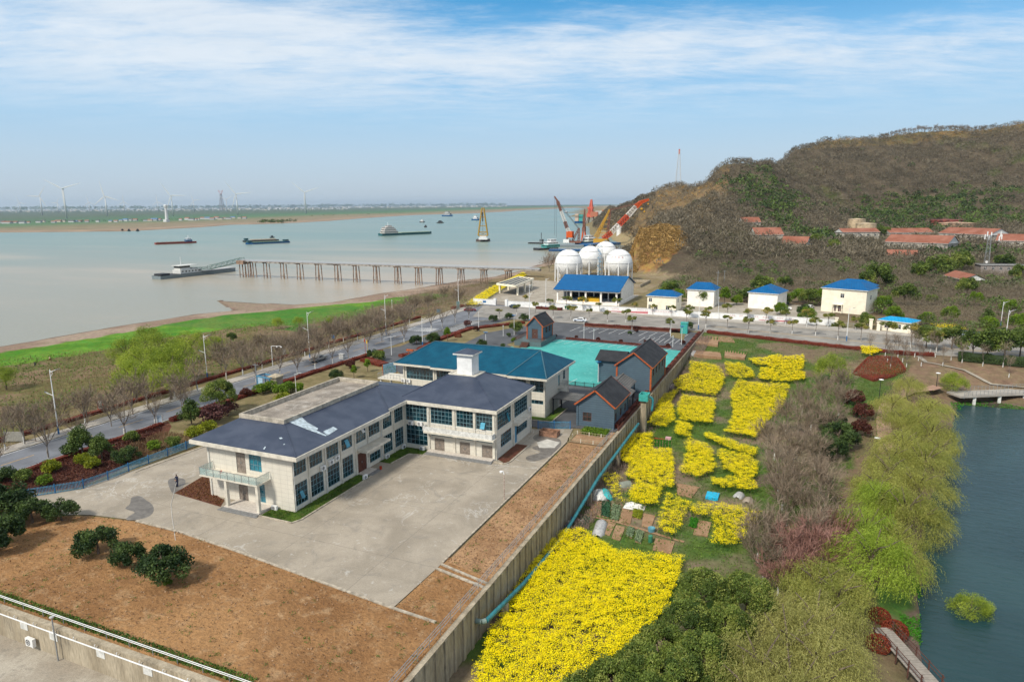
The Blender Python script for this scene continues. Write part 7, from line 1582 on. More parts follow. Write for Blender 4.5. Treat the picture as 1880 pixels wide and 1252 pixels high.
# =============== vegetation
def rot_frame(rng,n,upb=0.):
    a=rng.normal(size=(n,3)); a[:,2]+=upb; a/=np.linalg.norm(a,axis=1)[:,None]; b=rng.normal(size=(n,3)); b-=a*(a*b).sum(1)[:,None]; b/=np.linalg.norm(b,axis=1)[:,None]
    return a,b,np.cross(a,b)
def leafmesh(name,rng,cen,size,tint,mat,aspect=.55,upb=.5,dirs=None):
    n=len(cen); nrm,t,b=rot_frame(rng,n,upb)
    if dirs is not None:
        t=dirs/np.linalg.norm(dirs,axis=1)[:,None]; b=np.cross(t,nrm); b/=np.maximum(np.linalg.norm(b,axis=1),1e-6)[:,None]
    s=np.broadcast_to(np.asarray(size,float),(n,))[:,None]
    V=np.stack([cen-t*s,cen-b*s*aspect,cen+t*s,cen+b*s*aspect],1).reshape(-1,3)
    return mesh_np(name,V,np.arange(4*n),4,mat,False,{'tint':np.repeat(np.broadcast_to(tint,(n,)),4)})
def shell(rng,n,c,r,inner=.55):
    d=rng.normal(size=(n,3)); d/=np.linalg.norm(d,axis=1)[:,None]; k=inner+(1-inner)*rng.random(n)**.6
    return np.asarray(c)+d*k[:,None]*np.asarray(r)
def crown(name,seed,mat,n,R,cz,nclump,rc,ls,flat_=.85,squash=1.,tv=.35,aspect=.6,taper=0.,inner=.3,q0=.45):
    """clumps over an ellipsoid; each clump has its own lightness and there are gaps between them"""
    rng=np.random.default_rng(seed); P=[];Tn=[]
    for k in range(nclump):
        d=rng.normal(size=3); d/=np.linalg.norm(d); d[2]=abs(d[2])*1.15-.38; q=(q0+(1-q0)*rng.random()**.5)
        c=np.array([d[0]*R*q,d[1]*R*q,cz+d[2]*R*squash*q]); 
        if taper: f=1-taper*np.clip((c[2]-cz+R*squash*.6)/(1.6*R*squash),0,1); c[:2]*=f
        r=rc*rng.uniform(.7,1.25); m=int(n/nclump*rng.uniform(.7,1.3)); P.append(shell(rng,m,c,(r,r,r*flat_),inner)); Tn.append(np.clip(rng.normal(.45,tv*.6)+rng.normal(0,.16,m),0,1))
    P=np.concatenate(P);Tn=np.concatenate(Tn)
    return leafmesh(name,rng,P,ls*rng.uniform(.6,1.3,len(P)),Tn,mat,aspect)
bark=flat('bark',(.14,.105,.08),.9,var=.3,scale=5); barkg=flat('grey_bark',(.21,.175,.15),.9,var=.3,scale=5); limew=flat('limewash',(.62,.61,.58),.8)
def trunk(name,h,r,limbs,seed,mat=bark,white=0):
    rr=random.Random(seed); m=MB(); p=Vector((0,0,-.3)); pts=[p]
    for k in range(3): p=Vector((rr.uniform(-.12,.12)*h*.2,rr.uniform(-.12,.12)*h*.2,h*(k+1)/3)); pts.append(p)
    for i,(a,b) in enumerate(zip(pts,pts[1:])): m.tube(a,b,r*(1-.22*i),r*(1-.22*(i+1)),7)
    for c in limbs: 
        s=pts[2].lerp(pts[3],rr.random()); mid=s.lerp(Vector(c),.5)+Vector((0,0,.15*h*.3)); m.tube(s,mid,r*.45,r*.3,5); m.tube(mid,c,r*.3,r*.12,5)
    me=m.build(name,mat).data; o=bpy.data.objects[-1] if False else None
    return me
PROT={}
SH_OBJ=[]
def strip(me):   # drop the helper object a builder made, keep its mesh
    if isinstance(me,bpy.types.Object): me=me.data
    for o in [o for o in COL.objects if o.data is me]: bpy.data.objects.remove(o)
    return me
def proto(key,tr,cr,white=None):
    PROT[key]=(strip(tr) if tr else None,cr,strip(white) if white else None)
def plant(key,name,label,cat,loc,rz=0,s=1.,group=None,crown_name='crown',mat=None):
    tr,cr,wh_=PROT[key]; 
    if tr is None:
        o=link(name,cr,None,loc); o.rotation_euler=(0,0,rz); o.scale=(s,)*3 if isinstance(s,(int,float)) else s; return tag(o,label,cat,group)
    t=thing(name,label,cat,loc,rz,group); t.scale=(s,)*3 if isinstance(s,(int,float)) else s
    a=link('trunk',tr,t); c=link(crown_name,cr,t)
    if wh_: link('limewash',wh_,a)
    return t
GL={'cone':leafmat('leaf_cone',(.03,.065,.015),(.15,.21,.045)),'street':leafmat('leaf_street',(.09,.12,.02),(.30,.31,.06),(.42,.30,.08)),'camphor':leafmat('leaf_camphor',(.045,.08,.016),(.21,.28,.05),(.27,.30,.07)),'dark':leafmat('leaf_dark',(.020,.045,.013),(.10,.155,.04)),'lime':leafmat('leaf_lime',(.13,.17,.01),(.34,.36,.02)),
 'fresh':leafmat('leaf_fresh',(.06,.13,.01),(.20,.30,.02)),'willow':leafmat('leaf_willow',(.22,.25,.05),(.47,.46,.12),trans=.4),'willowb':leafmat('leaf_willow_bright',(.20,.29,.03),(.42,.53,.07),trans=.4),'olive':leafmat('leaf_olive',(.25,.25,.07),(.47,.45,.15),trans=.4),'red':leafmat('leaf_red',(.13,.022,.012),(.33,.07,.035)),'maroon':leafmat('leaf_maroon',(.05,.015,.012),(.15,.05,.035)),
 'twig':leafmat('twigs',(.12,.09,.064),(.31,.24,.175),trans=0),'twigr':leafmat('twigs_reddish',(.17,.08,.065),(.36,.20,.165),trans=0),'purple':leafmat('leaf_purple',(.06,.02,.025),(.20,.09,.08))}
for i in range(3):
    rng=np.random.default_rng(i); lc=[(rng.uniform(-1,1),rng.uniform(-1,1),3.6+rng.uniform(-.4,.9)) for _ in range(5)]
    proto(f'street{i}',trunk('trunk',3.3,.12,lc,i,barkg),crown('crown',20+i,GL['street'],1500,1.55,3.9,9,.75,.13,.6,.8,tv=.6),MB().tube((0,0,-.1),(0,0,1.1),.135,.125,8).build('w',limew))
    lc=[(rng.uniform(-2,2),rng.uniform(-2,2),5+rng.uniform(-1,1.5)) for _ in range(7)]
    proto(f'camphor{i}',trunk('trunk',4.,.3,lc,i+5,bark),crown('crown',30+i,GL['camphor'],17000,3.3,4.6,54,.92,.12,.9,1.0,tv=.75,inner=.6,q0=.8))
    proto(f'round{i}',trunk('trunk',2.5,.2,[(rng.uniform(-1.5,1.5),rng.uniform(-1.5,1.5),4) for _ in range(5)],i+9,bark),crown('crown',40+i,GL['camphor'],4200,3.0,3.8,20,1.25,.22,.85,.9,tv=.6))
    proto(f'dark{i}',trunk('trunk',1.6,.16,[(rng.uniform(-1,1),rng.uniform(-1,1),2.2) for _ in range(4)],i+12,bark),crown('crown',50+i,GL['dark'],6500,1.75,1.45,26,.62,.105,.9,.85,tv=.7,q0=.6))
proto('cone0',trunk('trunk',2.5,.12,[],3,bark),crown('crown',61,GL['cone'],5200,1.6,2.0,34,.6,.11,.9,1.35,tv=.7,taper=.7,q0=.6)); proto('cone1',trunk('trunk',2.5,.12,[],4,bark),crown('crown',62,GL['fresh'],3000,1.1,2.6,20,.5,.12,.9,1.7,tv=.6,taper=.6))
def blob(seed,mat,n,R,ls,sq=.75): return crown('crown',seed,mat,n,R*.72,R*.62,14,R*.42,ls,.9,sq,tv=.45,inner=.6)
for k_,mt_ in (('lime',GL['lime']),('dshrub',GL['dark']),('fshrub',GL['fresh']),('maroon',GL['maroon']),('purple',GL['purple']),('oshrub',GL['camphor'])): PROT[k_]=(None,blob(70+len(k_),mt_,2200,1.3,.10),None)
def dome(seed,mat,n,R,ls,sq=.8):
    rng=np.random.default_rng(seed); P=shell(rng,n,(0,0,R*sq*.55),(R,R,R*sq),.88); P=P[P[:,2]>0]; t=np.clip(rng.normal(.5,.25,len(P)),0,1); me=leafmesh('crown',rng,P,ls*rng.uniform(.7,1.2,len(P)),t,mat); return me
PROT['redball']=(None,dome(5,GL['red'],2600,1.2,.09),None)
# drooping willow
def willow(seed,mat,ncl=42,H=5.6,R=3.3,ls=.10,wind=.8,ns=42):
    rng=np.random.default_rng(seed); P=[];D=[];Tn=[]
    for k in range(ncl):
        d=rng.normal(size=3); d/=np.linalg.norm(d); d[2]=abs(d[2])*1.1-.35; q=.55+.45*rng.random()**.6; c=np.array([d[0]*R*q,d[1]*R*q,H*.58+d[2]*H*.42*q]); tk=rng.normal(.5,.2); out=np.array([d[0],d[1],0.])
        for _ in range(ns):
            s0=c+rng.normal(size=3)*np.array([.45,.45,.32]); L_=rng.uniform(.6,1.6); m=max(3,int(L_/.13)); s=np.linspace(0,1,m)[:,None]; v=out*.5+np.array([-.5,.25,0])*wind+rng.normal(size=3)*.25
            pt=s0+v*L_*s+np.array([0,0,-1.])*L_*(.35*s+.5*s**2)+rng.normal(0,.03,(m,3)); P.append(pt); D.append(np.gradient(pt,axis=0)+rng.normal(0,.04,(m,3))); Tn.append(np.clip(tk+rng.normal(0,.1)+rng.normal(0,.08,m),0,1))
    return leafmesh('crown',rng,np.concatenate(P),ls*rng.uniform(.7,1.2,sum(map(len,P))),np.concatenate(Tn),mat,.24,0,np.concatenate(D))
for i in range(3):
    lc=[(math.cos(a)*1.7,math.sin(a)*1.7,5.0) for a in (0.3,1.6,2.9,4.2,5.4)]
    proto(f'willow{i}',trunk('trunk',3.6,.22,lc,i+20,bark),willow(80+i,GL['willow'])); PROT[f'willowb{i}']=(PROT[f'willow{i}'][0],willow(90+i,GL['willowb'],48),None); PROT[f'olive{i}']=(PROT[f'willow{i}'][0],willow(100+i,GL['olive'],50,5.6,3.5,.09,.3),None)
for i in range(3): PROT[f'feather{i}']=(PROT[f'willow{i}'][0],crown('crown',130+i,leafmat('leaf_feather',(.15,.22,.02),(.42,.50,.06),trans=.3) if not i else bpy.data.materials['leaf_feather'],11000,3.0,3.4,44,1.0,.11,.95,1.05,tv=.6,aspect=.3,q0=.6),None)
# leafless trees: limbs and a haze of twigs
def bare(seed,mat,H=7.5,spread=.55,trunkh=.3,nt=7,fuzz=7,tw=.022,r0=.12):
    rng=random.Random(seed); tri=MB(); rib=[]; 
    def rnd(d,k): v=Vector((rng.gauss(0,1),rng.gauss(0,1),rng.gauss(0,1)))*k; return (d+v).normalized()
    def br(p,d,l,r,lv):
        q=p+d*l; m_=p.lerp(q,.5)+Vector((rng.gauss(0,.04),rng.gauss(0,.04),rng.gauss(0,.03)))*l
        if lv<2: tri.tube(p,m_,r,r*.8,5 if lv==0 else 3,cap=False); tri.tube(m_,q,r*.8,r*.55,5 if lv==0 else 3,cap=False)
        else: rib.append((p,q,max(r,tw)))
        if lv==0: return q
        if lv>=3:
            for _ in range(fuzz): s=p.lerp(q,rng.uniform(.3,1)); e=s+rnd(d,.55)*l*rng.uniform(.5,.95); e.z+=l*.15; rib.append((s,e,tw))
            return
        for k in range(5 if lv==1 else 4):
            s=p.lerp(q,.35+.65*k/(4 if lv==1 else 3)); br(s,rnd(d,.45 if lv==1 else .5)+Vector((0,0,.12)),l*rng.uniform(.5,.72),r*.5,lv+1)
    base=Vector((0,0,-.2)); top=br(base,Vector((rng.gauss(0,.04),rng.gauss(0,.04),1)).normalized(),H*trunkh,r0,0)
    for k in range(nt):
        a=2*math.pi*(k+rng.random()*.6)/nt; sp_=spread*rng.uniform(.4,1.2); br(base.lerp(top,rng.uniform(.75,1)),Vector((math.cos(a)*sp_,math.sin(a)*sp_,1)).normalized(),H*rng.uniform(.33,.45),r0*.6,1)
    trm=tri.build('trunk',barkg).data; nr=np.random.default_rng(seed); V=[];Tn=[]
    A=np.array([a for a,b,w_ in rib]);B=np.array([b for a,b,w_ in rib]);W_=np.array([w_ for a,b,w_ in rib])[:,None]; d=B-A; s=nr.normal(size=d.shape); s=np.cross(d,s); s/=np.linalg.norm(s,axis=1)[:,None]
    V=np.stack([A-s*W_,A+s*W_,B+s*W_*.4,B-s*W_*.4],1).reshape(-1,3); t=np.clip(nr.normal(.5,.25,len(A)),0,1)
    return trm,mesh_np('branches',V,np.arange(len(V)),4,mat,False,{'tint':np.repeat(t,4)})
for i in range(4):
    a,b=bare(200+i,GL['twig'],8,.62,.28,8,8,.026); proto(f'bare{i}',a,b,MB().tube((0,0,-.1),(0,0,1.2),.14,.13,7).build('w',limew))
    a,b=bare(300+i,GL['twigr'],6.5,.6,.25,8,8,.026,.1); proto(f'barer{i}',a,b,MB().tube((0,0,-.1),(0,0,1.1),.12,.11,7).build('w',limew))
    a,b=bare(400+i,GL['twig'],6.6,.58,.36,6,3,.02,.12); proto(f'sbare{i}',a,b,MB().tube((0,0,-.1),(0,0,1.3),.14,.13,7).build('w',limew))
    PROT[f'wbare{i}']=(PROT[f'bare{i}'][0],PROT[f'bare{i}'][1],None)
a,b=bare(501,GL['twig'],5,.25,.5,4,3,.015,.05); proto('sapling',a,b,MB().tube((0,0,-.1),(0,0,1.0),.11,.1,7).build('w',limew))
RR=random.Random(77)
def gh(x,y,h): X,Y=gt(x,y,h); return X,Y,tz(X,Y)
def rz_(): return RR.uniform(0,6.28)
# street trees of the riverside road
FARS=[(10,828),(45,815),(83,803),(157,781),(271,748),(321,732),(363,718),(416,695),(446,689),(482,678),(516,668),(560,654),(604,640),(631,628),(656.5,626),(681,618),(722,604),(752,593)]
NEARS=[(-2,872),(89,840),(150,821),(229,800),(285,780),(338,757),(470,700),(515,692),(546,688),(579,677),(611,667),(640,658),(742,628),(792,606),(812,602),(836,592),(861,586)]
for i,(x,y) in enumerate(FARS): X,Y=G(x,y,.1); plant(f'sbare{i%4}','street_tree',f'bare white footed street tree, {ORD[i]} from the left on the river pavement','tree',(X,Y,.08),rz_(),RR.uniform(.85,1.1),'bare street trees on the river side pavement','branches')
for i,(x,y) in enumerate(NEARS): X,Y=G(x,y,.1); plant(f'sbare{(i+2)%4}','street_tree',f'bare white footed street tree, {ORD[i]} from the left on the inland road edge','tree',(X,Y,.04),rz_(),RR.uniform(.85,1.1),'bare street trees on the inland edge of the riverside road','branches')
FR=[(964,560),(1010,567),(1040,570),(1070,571.6),(1100.6,573.8),(1133,571.6),(1165,575),(1198,578),(1232,581),(1265,585),(1299.7,583),(1335,585),(1372,590),(1406,594),(1442,596),(1480.6,600),(1520,601),(1570,606)]
NR=[(948.5,578),(983,576),(1015.6,585),(1048,586),(1081.6,587),(1115,591.7),(1149,592),(1260,596),(1295.6,602),(1335,604),(1373.5,612),(1414,612),(1454,613),(1497,616),(1538,624),(1580,627),(1626.6,631),(1672,638),(1719,646)]
for L_,d_ in ((FR,'on the cross road pavement by the wall'),(NR,'on the near side of the cross road')):
    for i,(x,y) in enumerate(L_): X,Y=G(x,y,.05); plant(f'street{(i*7+len(L_))%3}','street_tree',f'small green street tree, {ORD[i]} from the left {d_}','tree',(X,Y,.04),rz_(),RR.uniform(.78,1.15)*(1.15 if x>1600 else 1),'small green street trees '+d_)
for i,(x,y,s) in enumerate(((1747,641,1.0),(1785,658,1.15),(1812,660,1.25),(1843,658,1.2),(1872,655,1.2),(1700,640,1.0))): X,Y=G(x,y,.0); plant(f'round{i%3}','roadside_tree','bushy green roadside tree above the pond, '+ORD[i]+' from the left','tree',(X,Y,tz(X,Y)),rz_(),s*1.0,'bushy roadside trees above the pond')
SAP=[(1597,653),(1625,654),(1642,649),(1648,658),(1657,665),(1672,646),(1679,656),(1686,662),(1691,672),(1664,674),(1629,666),(1634.5,676),(1730.5,672),(1708,648),(1717,656),(1746,661),(1766,666),(1804,672),(1841,674),(1852,693)]
for i,(x,y) in enumerate(sorted(SAP)): X,Y=gt(x,y); plant('sapling','sapling',f'thin white footed sapling near the red hedge block, {ORD[i]} from the left','sapling',(X,Y,tz(X,Y)),rz_(),RR.uniform(.9,1.1),'white footed saplings in the park','branches')
# garden, islands and lot
def put(key,name,x,y,s,label,cat='shrub',grp=None,z=.03): 
    X,Y=G(x,y,z) if z is not None else gt(x,y); zz=z if z is not None else tz(X,Y); plant(key,name,label,cat,(X,Y,zz-.05),rz_(),s,grp)
for a in (('cone0','conifer',153,838,1.35,'dark green conical conifer, tallest in the verge by the blue fence','tree'),('cone0','conifer',188,843,1.1,'dark green bushy conifer, middle of three by the blue fence','tree'),('dark1','evergreen_tree',234,849,1.0,'dark green pale tipped round shrub, rightmost of three by the blue fence','tree'),
 ('lime','shrub',153,852,1.1,'yellow green round shrub left of two below the tallest conifer'),('lime','shrub',170,858,1.05,'yellow green round shrub right of two below the tallest conifer'),('lime','shrub',94,866,1.2,'yellow green round shrub nearest the left edge of the red ground'),('fshrub','shrub',82,892,1.0,'small green round shrub against the blue fence at the left'),('dshrub','shrub',14,884,1.3,'dark green round shrub at the left edge of the red ground'),('oshrub','shrub',45,885,1.2,'brownish shrub between the two green ones by the left fence end'),
 ('camphor1','round_tree',405,760,.90,'large round olive green tree behind the slate roof','tree'),('cone0','conifer',352,782,1.3,'dark columnar conifer left of the large round tree','tree'),('purple','shrub',392,778,2.2,'large purple leaved shrub under the round olive tree'),('purple','shrub',420,762,1.6,'smaller purple leaved shrub right of the large purple one'),('lime','shrub',360,803,1.35,'bright yellow green shrub left of the slate roof corner'),('lime','shrub',384,791,1.2,'bright yellow green shrub nearest the slate roof corner'),
 ('oshrub','shrub',242,812,1.2,'olive shrub at the road edge above the dry grass'),('fshrub','shrub',283,828,1.1,'green shrub in the dry grass by the blue fence'),('oshrub','shrub',320,822,1.2,'olive shrub between dry grass and blue fence'),('dshrub','shrub',128,836,1.2,'grey green low shrub left of the tallest conifer'),
 ('fshrub','shrub',479,724,1.4,'glossy green shrub below the blue shelter, leftmost'),('fshrub','shrub',497,719,1.4,'glossy green shrub below the blue shelter'),('fshrub','shrub',517,727,1.5,'glossy green shrub behind the flat roof parapet, left'),('fshrub','shrub',530,720,1.4,'glossy green shrub behind the flat roof parapet, middle'),('fshrub','shrub',549,719,1.2,'glossy green shrub beside the white garden lamp'),('lime','shrub',520,740,1.4,'yellow green shrub touching the parapet wall'),('maroon','shrub',452,728,1.1,'dark red shrub right of the large round tree'),
 ('dark2','evergreen_tree',617,697,.85,'glossy dark green tree on the lawn behind the flat roof, left','tree'),('cone1','young_tree',650,694,.75,'slim young green tree on the lawn behind the flat roof, middle','tree'),('cone1','young_tree',675,683,.8,'slim young green tree on the lawn near the asphalt, right','tree'),('maroon','shrub',644,677,1.3,'brown red round shrub on the lawn near the road'),('dark0','evergreen_tree',685,658,.9,'dark green bush beside the banner poles','shrub'),('oshrub','shrub',697,662,1.6,'brownish green bush left of the map board'),
 ('dark1','evergreen_tree',765,632,1.0,'dark olive bush at the corner of the traffic island, left','tree'),('dark2','evergreen_tree',795,630,1.1,'dark olive bush at the corner of the traffic island, right','tree'),('cone1','conifer',822,626,1.0,'slender green conifer on the traffic island','tree'),('redball','shrub',841,619,.9,'red domed shrub on the traffic island lawn'),('maroon','shrub',874,608,1.0,'dark red upright shrub beside the island lamp post'),('purple','shrub',858,600,1.3,'bare purplish bush behind the dark red shrub'),
 ('dark0','evergreen_tree',906,590,.85,'grey green round tree near the junction, left','tree'),('street1','young_tree',917,586,.8,'yellow green lollipop tree near the junction','tree'),('dark2','evergreen_tree',935,586,.8,'dark green round tree near the junction, right','tree'),('dark1','evergreen_tree',962,589,.9,'dark green tree beside the kiosk lamp','tree'),('round1','round_tree',947,613,.62,'bright green round tree beside the kiosk','tree'),('dark1','evergreen_tree',884,636,.75,'dark green bush above the teal roof','shrub'),
 ('dshrub','shrub',934,618,.7,'small dark clipped ball on the planting island, left'),('dshrub','shrub',923,638,.7,'small dark clipped ball on the planting island, lowest'),('fshrub','shrub',944,628,.8,'small green ball by the kiosk steps'),('street2','young_tree',1160,606,.95,'small olive tree at the corner bed of the parking','tree'),('maroon','shrub',1168,610,.7,'small red ball at the corner bed of the parking'),('dshrub','shrub',1156,614,.65,'small dark ball at the corner bed of the parking'),('street0','young_tree',1230,612,.95,'small green tree by the striped parking corner','tree'),('dark0','evergreen_tree',1262,606,1.0,'dark green round tree beside the turquoise cabinet','tree'),
 ('maroon','shrub',1020,619,.55,'small red cone shrub above the turquoise lot, first from the kiosk'),('maroon','shrub',1058,621,.55,'small red cone shrub above the turquoise lot, second from the kiosk'),('maroon','shrub',1098,625,.6,'small red cone shrub above the turquoise lot, third from the kiosk'),('maroon','shrub',1140,629,.6,'small red cone shrub above the turquoise lot, fourth from the kiosk'),('maroon','shrub',1185,630,.6,'small red cone shrub just above the tall cottage roof'),('maroon','shrub',1226,637,.6,'small red cone shrub in the striped corner'),('maroon','shrub',1254,632,.7,'small red shrub beside the boundary wall top'),
 ('maroon','shrub',989,755,.55,'small red ball shrub at the corner of the teal roofed block'),('dark0','evergreen_tree',8,955,1.75,'large dark glossy tree at the left edge of the yard','tree'),('dark1','evergreen_tree',60,960,1.2,'low dark tree right of the large glossy one','tree'),('dark2','evergreen_tree',-5,1010,1.6,'dark low tree at the left edge above the retaining wall','tree'),('dark0','evergreen_tree',113,957,1.05,'rounded dark bush at the left corner of the concrete yard','shrub'),
 ('dark1','evergreen_tree',181,1016,1.22,'dark green bush on bare soil, left of three','shrub'),('dark2','evergreen_tree',237,1037,.98,'dark green bush on bare soil, smallest and middle of three','shrub'),('dark0','evergreen_tree',302,1068,1.42,'dark green bush on bare soil, largest and right of three','shrub'),('fshrub','shrub',308,1074,.45,'tiny green plant at the foot of the largest bush')):
    put(*a[:6],*(a[6:7] or ('shrub',)))
HB='evergreen trees in the scrub behind the blue roofed houses'
for i,(k,x,y,s,l) in enumerate((('round0',1232,548,.95,'dark green tree left of the low blue roofed house'),('round1',1240,560,.7,'bright green low tree above the low blue roofed house'),('round2',1398,545,1.15,'broad round olive tree behind the plain cream house'),('round0',1440,535,.9,'round green tree right of the broad olive tree'),('round1',1436,560,.7,'lime green tree beside the two parked cars'),('round2',1484,562,.85,'bright green tree left of the large cream house'),('dark2',1475,578,1.1,'dark shrub mass at the lane beside the large cream house'),('round1',1610,536,1.6,'big spreading green tree behind the large cream house'),('round2',1300,548,.8,'lime green tree behind the tall narrow house'),('round0',1268,555,.6,'green tree between the low house and the tall narrow house'),('cone1',1330,563,1.5,'yellowish conical tree right of the tall narrow house'),('round1',1710,560,.55,'small dark round tree in the scrub right of the green patch'),('round2',1532,466,1.0,'round tree left of the small warehouse'),('round0',1690,520,1.1,'dark green tree below the largest warehouse, left'),('round1',1720,510,1.3,'dark green tree below the largest warehouse, middle'),('round2',1765,505,1.3,'dark green tree below the largest warehouse, right'),('round0',1840,505,1.2,'dark green tree behind the derelict building'),('round1',1875,520,1.0,'dark green tree at the right edge by the derelict building'),('round1',1500,452,1.0,'dark round tree left of the small red tiled warehouse, upper'),('round0',1620,440,1.3,'dark round tree right of the two cream tanks'),('round2',1590,600,.6,'small round shrub on the forecourt of the large cream house'),('round1',1660,560,1.1,'yellow green bamboo like clump right of the large cream house'),('round2',1775,545,1.0,'pale green tree in the scrub above the road at right'),('round0',1290,562,.9,'dark green shrub beside the plain pole'),('round1',1370,556,.8,'dark leafless looking shrub left of the plain cream house'),('cone0',1810,602,1.3,'dark green pine right of the gatehouse scrub'))):
    X,Y=gt(x,y); plant(k,'evergreen_tree',l,'tree',(X,Y,tz(X,Y)-.3),rz_(),s*(1.5 if y<530 else 1.25),HB)
PROT['lushtree']=(PROT['round0'][0],crown('crown',47,GL['fresh'],5200,2.9,3.4,30,1.05,.17,.9,1.0,tv=.7,q0=.65),None)
for i,(x,y,s) in enumerate(((1222,545,.9),(1246,553,.9),(1296,552,.8),(1352,560,.7),(1395,562,.9),(1432,578,.8),(1466,556,1.),(1482,592,.9),(1500,560,1.1),(1622,575,1.1),(1640,590,.9),(1700,598,.8),(1745,590,.9),(1790,560,.9),(1815,612,.9),(1850,580,1.),(1870,610,1.))):
    X,Y=gt(x,y); plant('lushtree','lush_tree',f'bright green leafy tree behind the cross road, {ORD[i]} from the left','tree',(X,Y,tz(X,Y)-.3),rz_(),s,'bright green trees behind the cross road')
# willows and park trees; positions are read at crown height
WL=[('willow',1640,735,.9),('willow',1690,770,.9),('willow',1725,820,.9),('willow',1640,835,.9),('willow',1610,885,.9),('willow',1655,1020,.8),('feather',1528,672,.95),('feather',1752,700,.75),('willow',1668,702,.8),('willow',1705,745,1),('willow',1655,765,.9),('willow',1712,790,1),('willow',1660,810,1),('willow',1700,838,1.05),('willow',1632,858,1),('willow',1688,885,1.05),('willowb',1615,905,.9),('willow',1665,925,1.05),('willow',1692,948,.9),('willowb',1590,960,1.0),('willowb',1605,1010,1.15),('willow',1650,985,.9),('willow',1500,1062,1.),('willow',1540,1085,1.0),('olive',1500,1130,1.05),('olive',1450,1165,1.1),('olive',1400,1215,1.1),('olive',1500,1200,1.1),('olive',1455,1245,1.1),('olive',1515,1238,1.0),('olive',1375,1262,1.0)]
CN={'feather':'feathery light green','willow':'yellow green','willowb':'bright green','olive':'olive yellow'}
cnt={}
for i,(k,x,y,s) in enumerate(WL):
    X,Y,z=gh(x,y,4.6*s); c=cnt[k]=cnt.get(k,0)+1; plant(f'{k}{i%3}','willow_tree',f'{CN[k]} drooping willow, {ORD[c-1]} of its colour down the pond bank','tree',(X,Y,z),rz_(),s*1.22,'willows between the park and the pond')
X,Y=G(1782,1122,-5.3); plant('feather1','willow_bush','small yellow green willow bush standing alone in the pond water','bush',(X,Y,-7.6),1.,.72)
EV_=[(1295,1075,1.02),(1372,1082,1.05),(1335,1135,.9),(1265,1135,.95),(1215,1175,.95),(1290,1195,1.05),(1180,1215,.9),(1240,1232,1.05),(1125,1243,.9),(1075,1262,.8),(1330,1235,.8),(1180,1262,.95)]
for i,(x,y,s) in enumerate(EV_): X,Y,z=gh(x,y,4.6*s); plant(f"camphor{i%3}",'camphor_tree','dense dark green camphor tree, '+ORD[i]+' from the back beside the big rapeseed field','tree',(X,Y,z),rz_(),s*.80,'camphor trees beside the big rapeseed field')
BT=[(1475,722),(1510,705),(1543,722),(1445,752),(1482,770),(1525,760),(1425,795),(1460,818),(1500,812),(1432,855),(1472,862),(1518,880),(1448,905),(1497,920),(1428,950),(1480,965),(1530,945),(1405,1000),(1395,965),(1545,690),(1492,745),(1440,880),(1512,850)]
for i,(x,y) in enumerate(BT): X,Y,z=gh(x,y,4.8); plant(f'bare{i%4}','bare_tree',f'leafless grey brown tree, {ORD[i]} from the road in the park grove','tree',(X,Y,z),rz_(),RR.uniform(.8,1.0),'leafless trees of the park grove','branches')
for i,(x,y) in enumerate([(1462,1010),(1500,990),(1432,1035),(1520,1010),(1475,1040),(1540,975),(1445,995)]): X,Y,z=gh(x,y,3.8); plant(f'barer{i%4}','bare_tree',f'leafless reddish tree, {ORD[i]} of those above the dark red hedge','tree',(X,Y,z),rz_(),RR.uniform(.85,1.),'leafless reddish trees of the park grove','branches')
for k,x,y,s,l in (('dark0',1528,775,1.5,'dark green round tree in the grove, upper'),('dark1',1540,800,1.7,'dark green round tree in the grove, middle'),('dark2',1525,820,1.5,'dark green round tree in the grove, lower')): X,Y,z=gh(x,y,2.2); plant(k,'evergreen_tree',l,'tree',(X,Y,z),rz_(),s)
for k,x,y,s,l in (('redball',1642,1166,1.05,'dark red clipped ball shrub on the pond bank, largest'),('redball',1614,1138,.9,'dark red clipped ball shrub on the pond bank, upper'),('redball',1612,1190,.95,'dark red clipped ball shrub beside the boardwalk'),('maroon',1566,745,2.,'maroon shrub left of the park path, upper'),('maroon',1582,770,1.9,'maroon shrub left of the park path, middle'),('maroon',1580,800,1.8,'maroon shrub left of the park path, lower')): 
    X,Y=gt(x,y); plant(k,'shrub',l,'shrub',(X,Y,tz(X,Y)),rz_(),s)
# river bank trees
RB=[(232,645,'feather',1.5),(262,665,'feather',1.6),(290,640,'feather',1.7),(322,660,'feather',1.6),(350,632,'feather',1.5),(268,622,'feather',1.4),(245,690,'feather',1.4),(310,695,'feather',1.3),(300,670,'feather',1.4),(8,690,'feather',1.0),(395,628,'feather',.8),(510,592,'feather',.7),(548,590,'feather',.7),(610,590,'feather',.7),(425,620,'round0',.6),(792,550,'round1',.7)]
for i,(x,y,k,s) in enumerate(RB): X,Y,z=gh(x,y,3.5*s); plant(f'{k}{i%3}' if k[-1] not in '012' else k,'bank_tree',f'light green tree on the river bank scrub, {ORD[i]} in the list from the left cluster to the jetty' if False else f'{"dark olive" if "round" in k else "fresh green"} tree on the river bank, {ORD[i]} in the green cluster and beyond','tree',(X,Y,z),rz_(),s,'green trees on the river bank')
RBB=[(455,648),(480,632),(505,640),(530,628),(560,618),(585,632),(612,612),(640,605),(665,598),(690,590),(715,582),(735,570),(760,562),(785,552),(815,538),(435,640),(405,655),(545,645),(625,595),(675,612),(840,545),(105,745),(60,770),(200,745),(240,725),(155,735),(700,602),(745,585),(20,760),(330,712)]
for i,(x,y) in enumerate(sorted(RBB)): X,Y,z=gh(x,y,4.0); plant(f'wbare{i%4}','bare_tree',f'bare brown tree on the scrubby river bank, {ORD[i]} from the left','tree',(X,Y,z),rz_(),RR.uniform(.75,1.05),'bare trees on the scrubby river bank','branches')
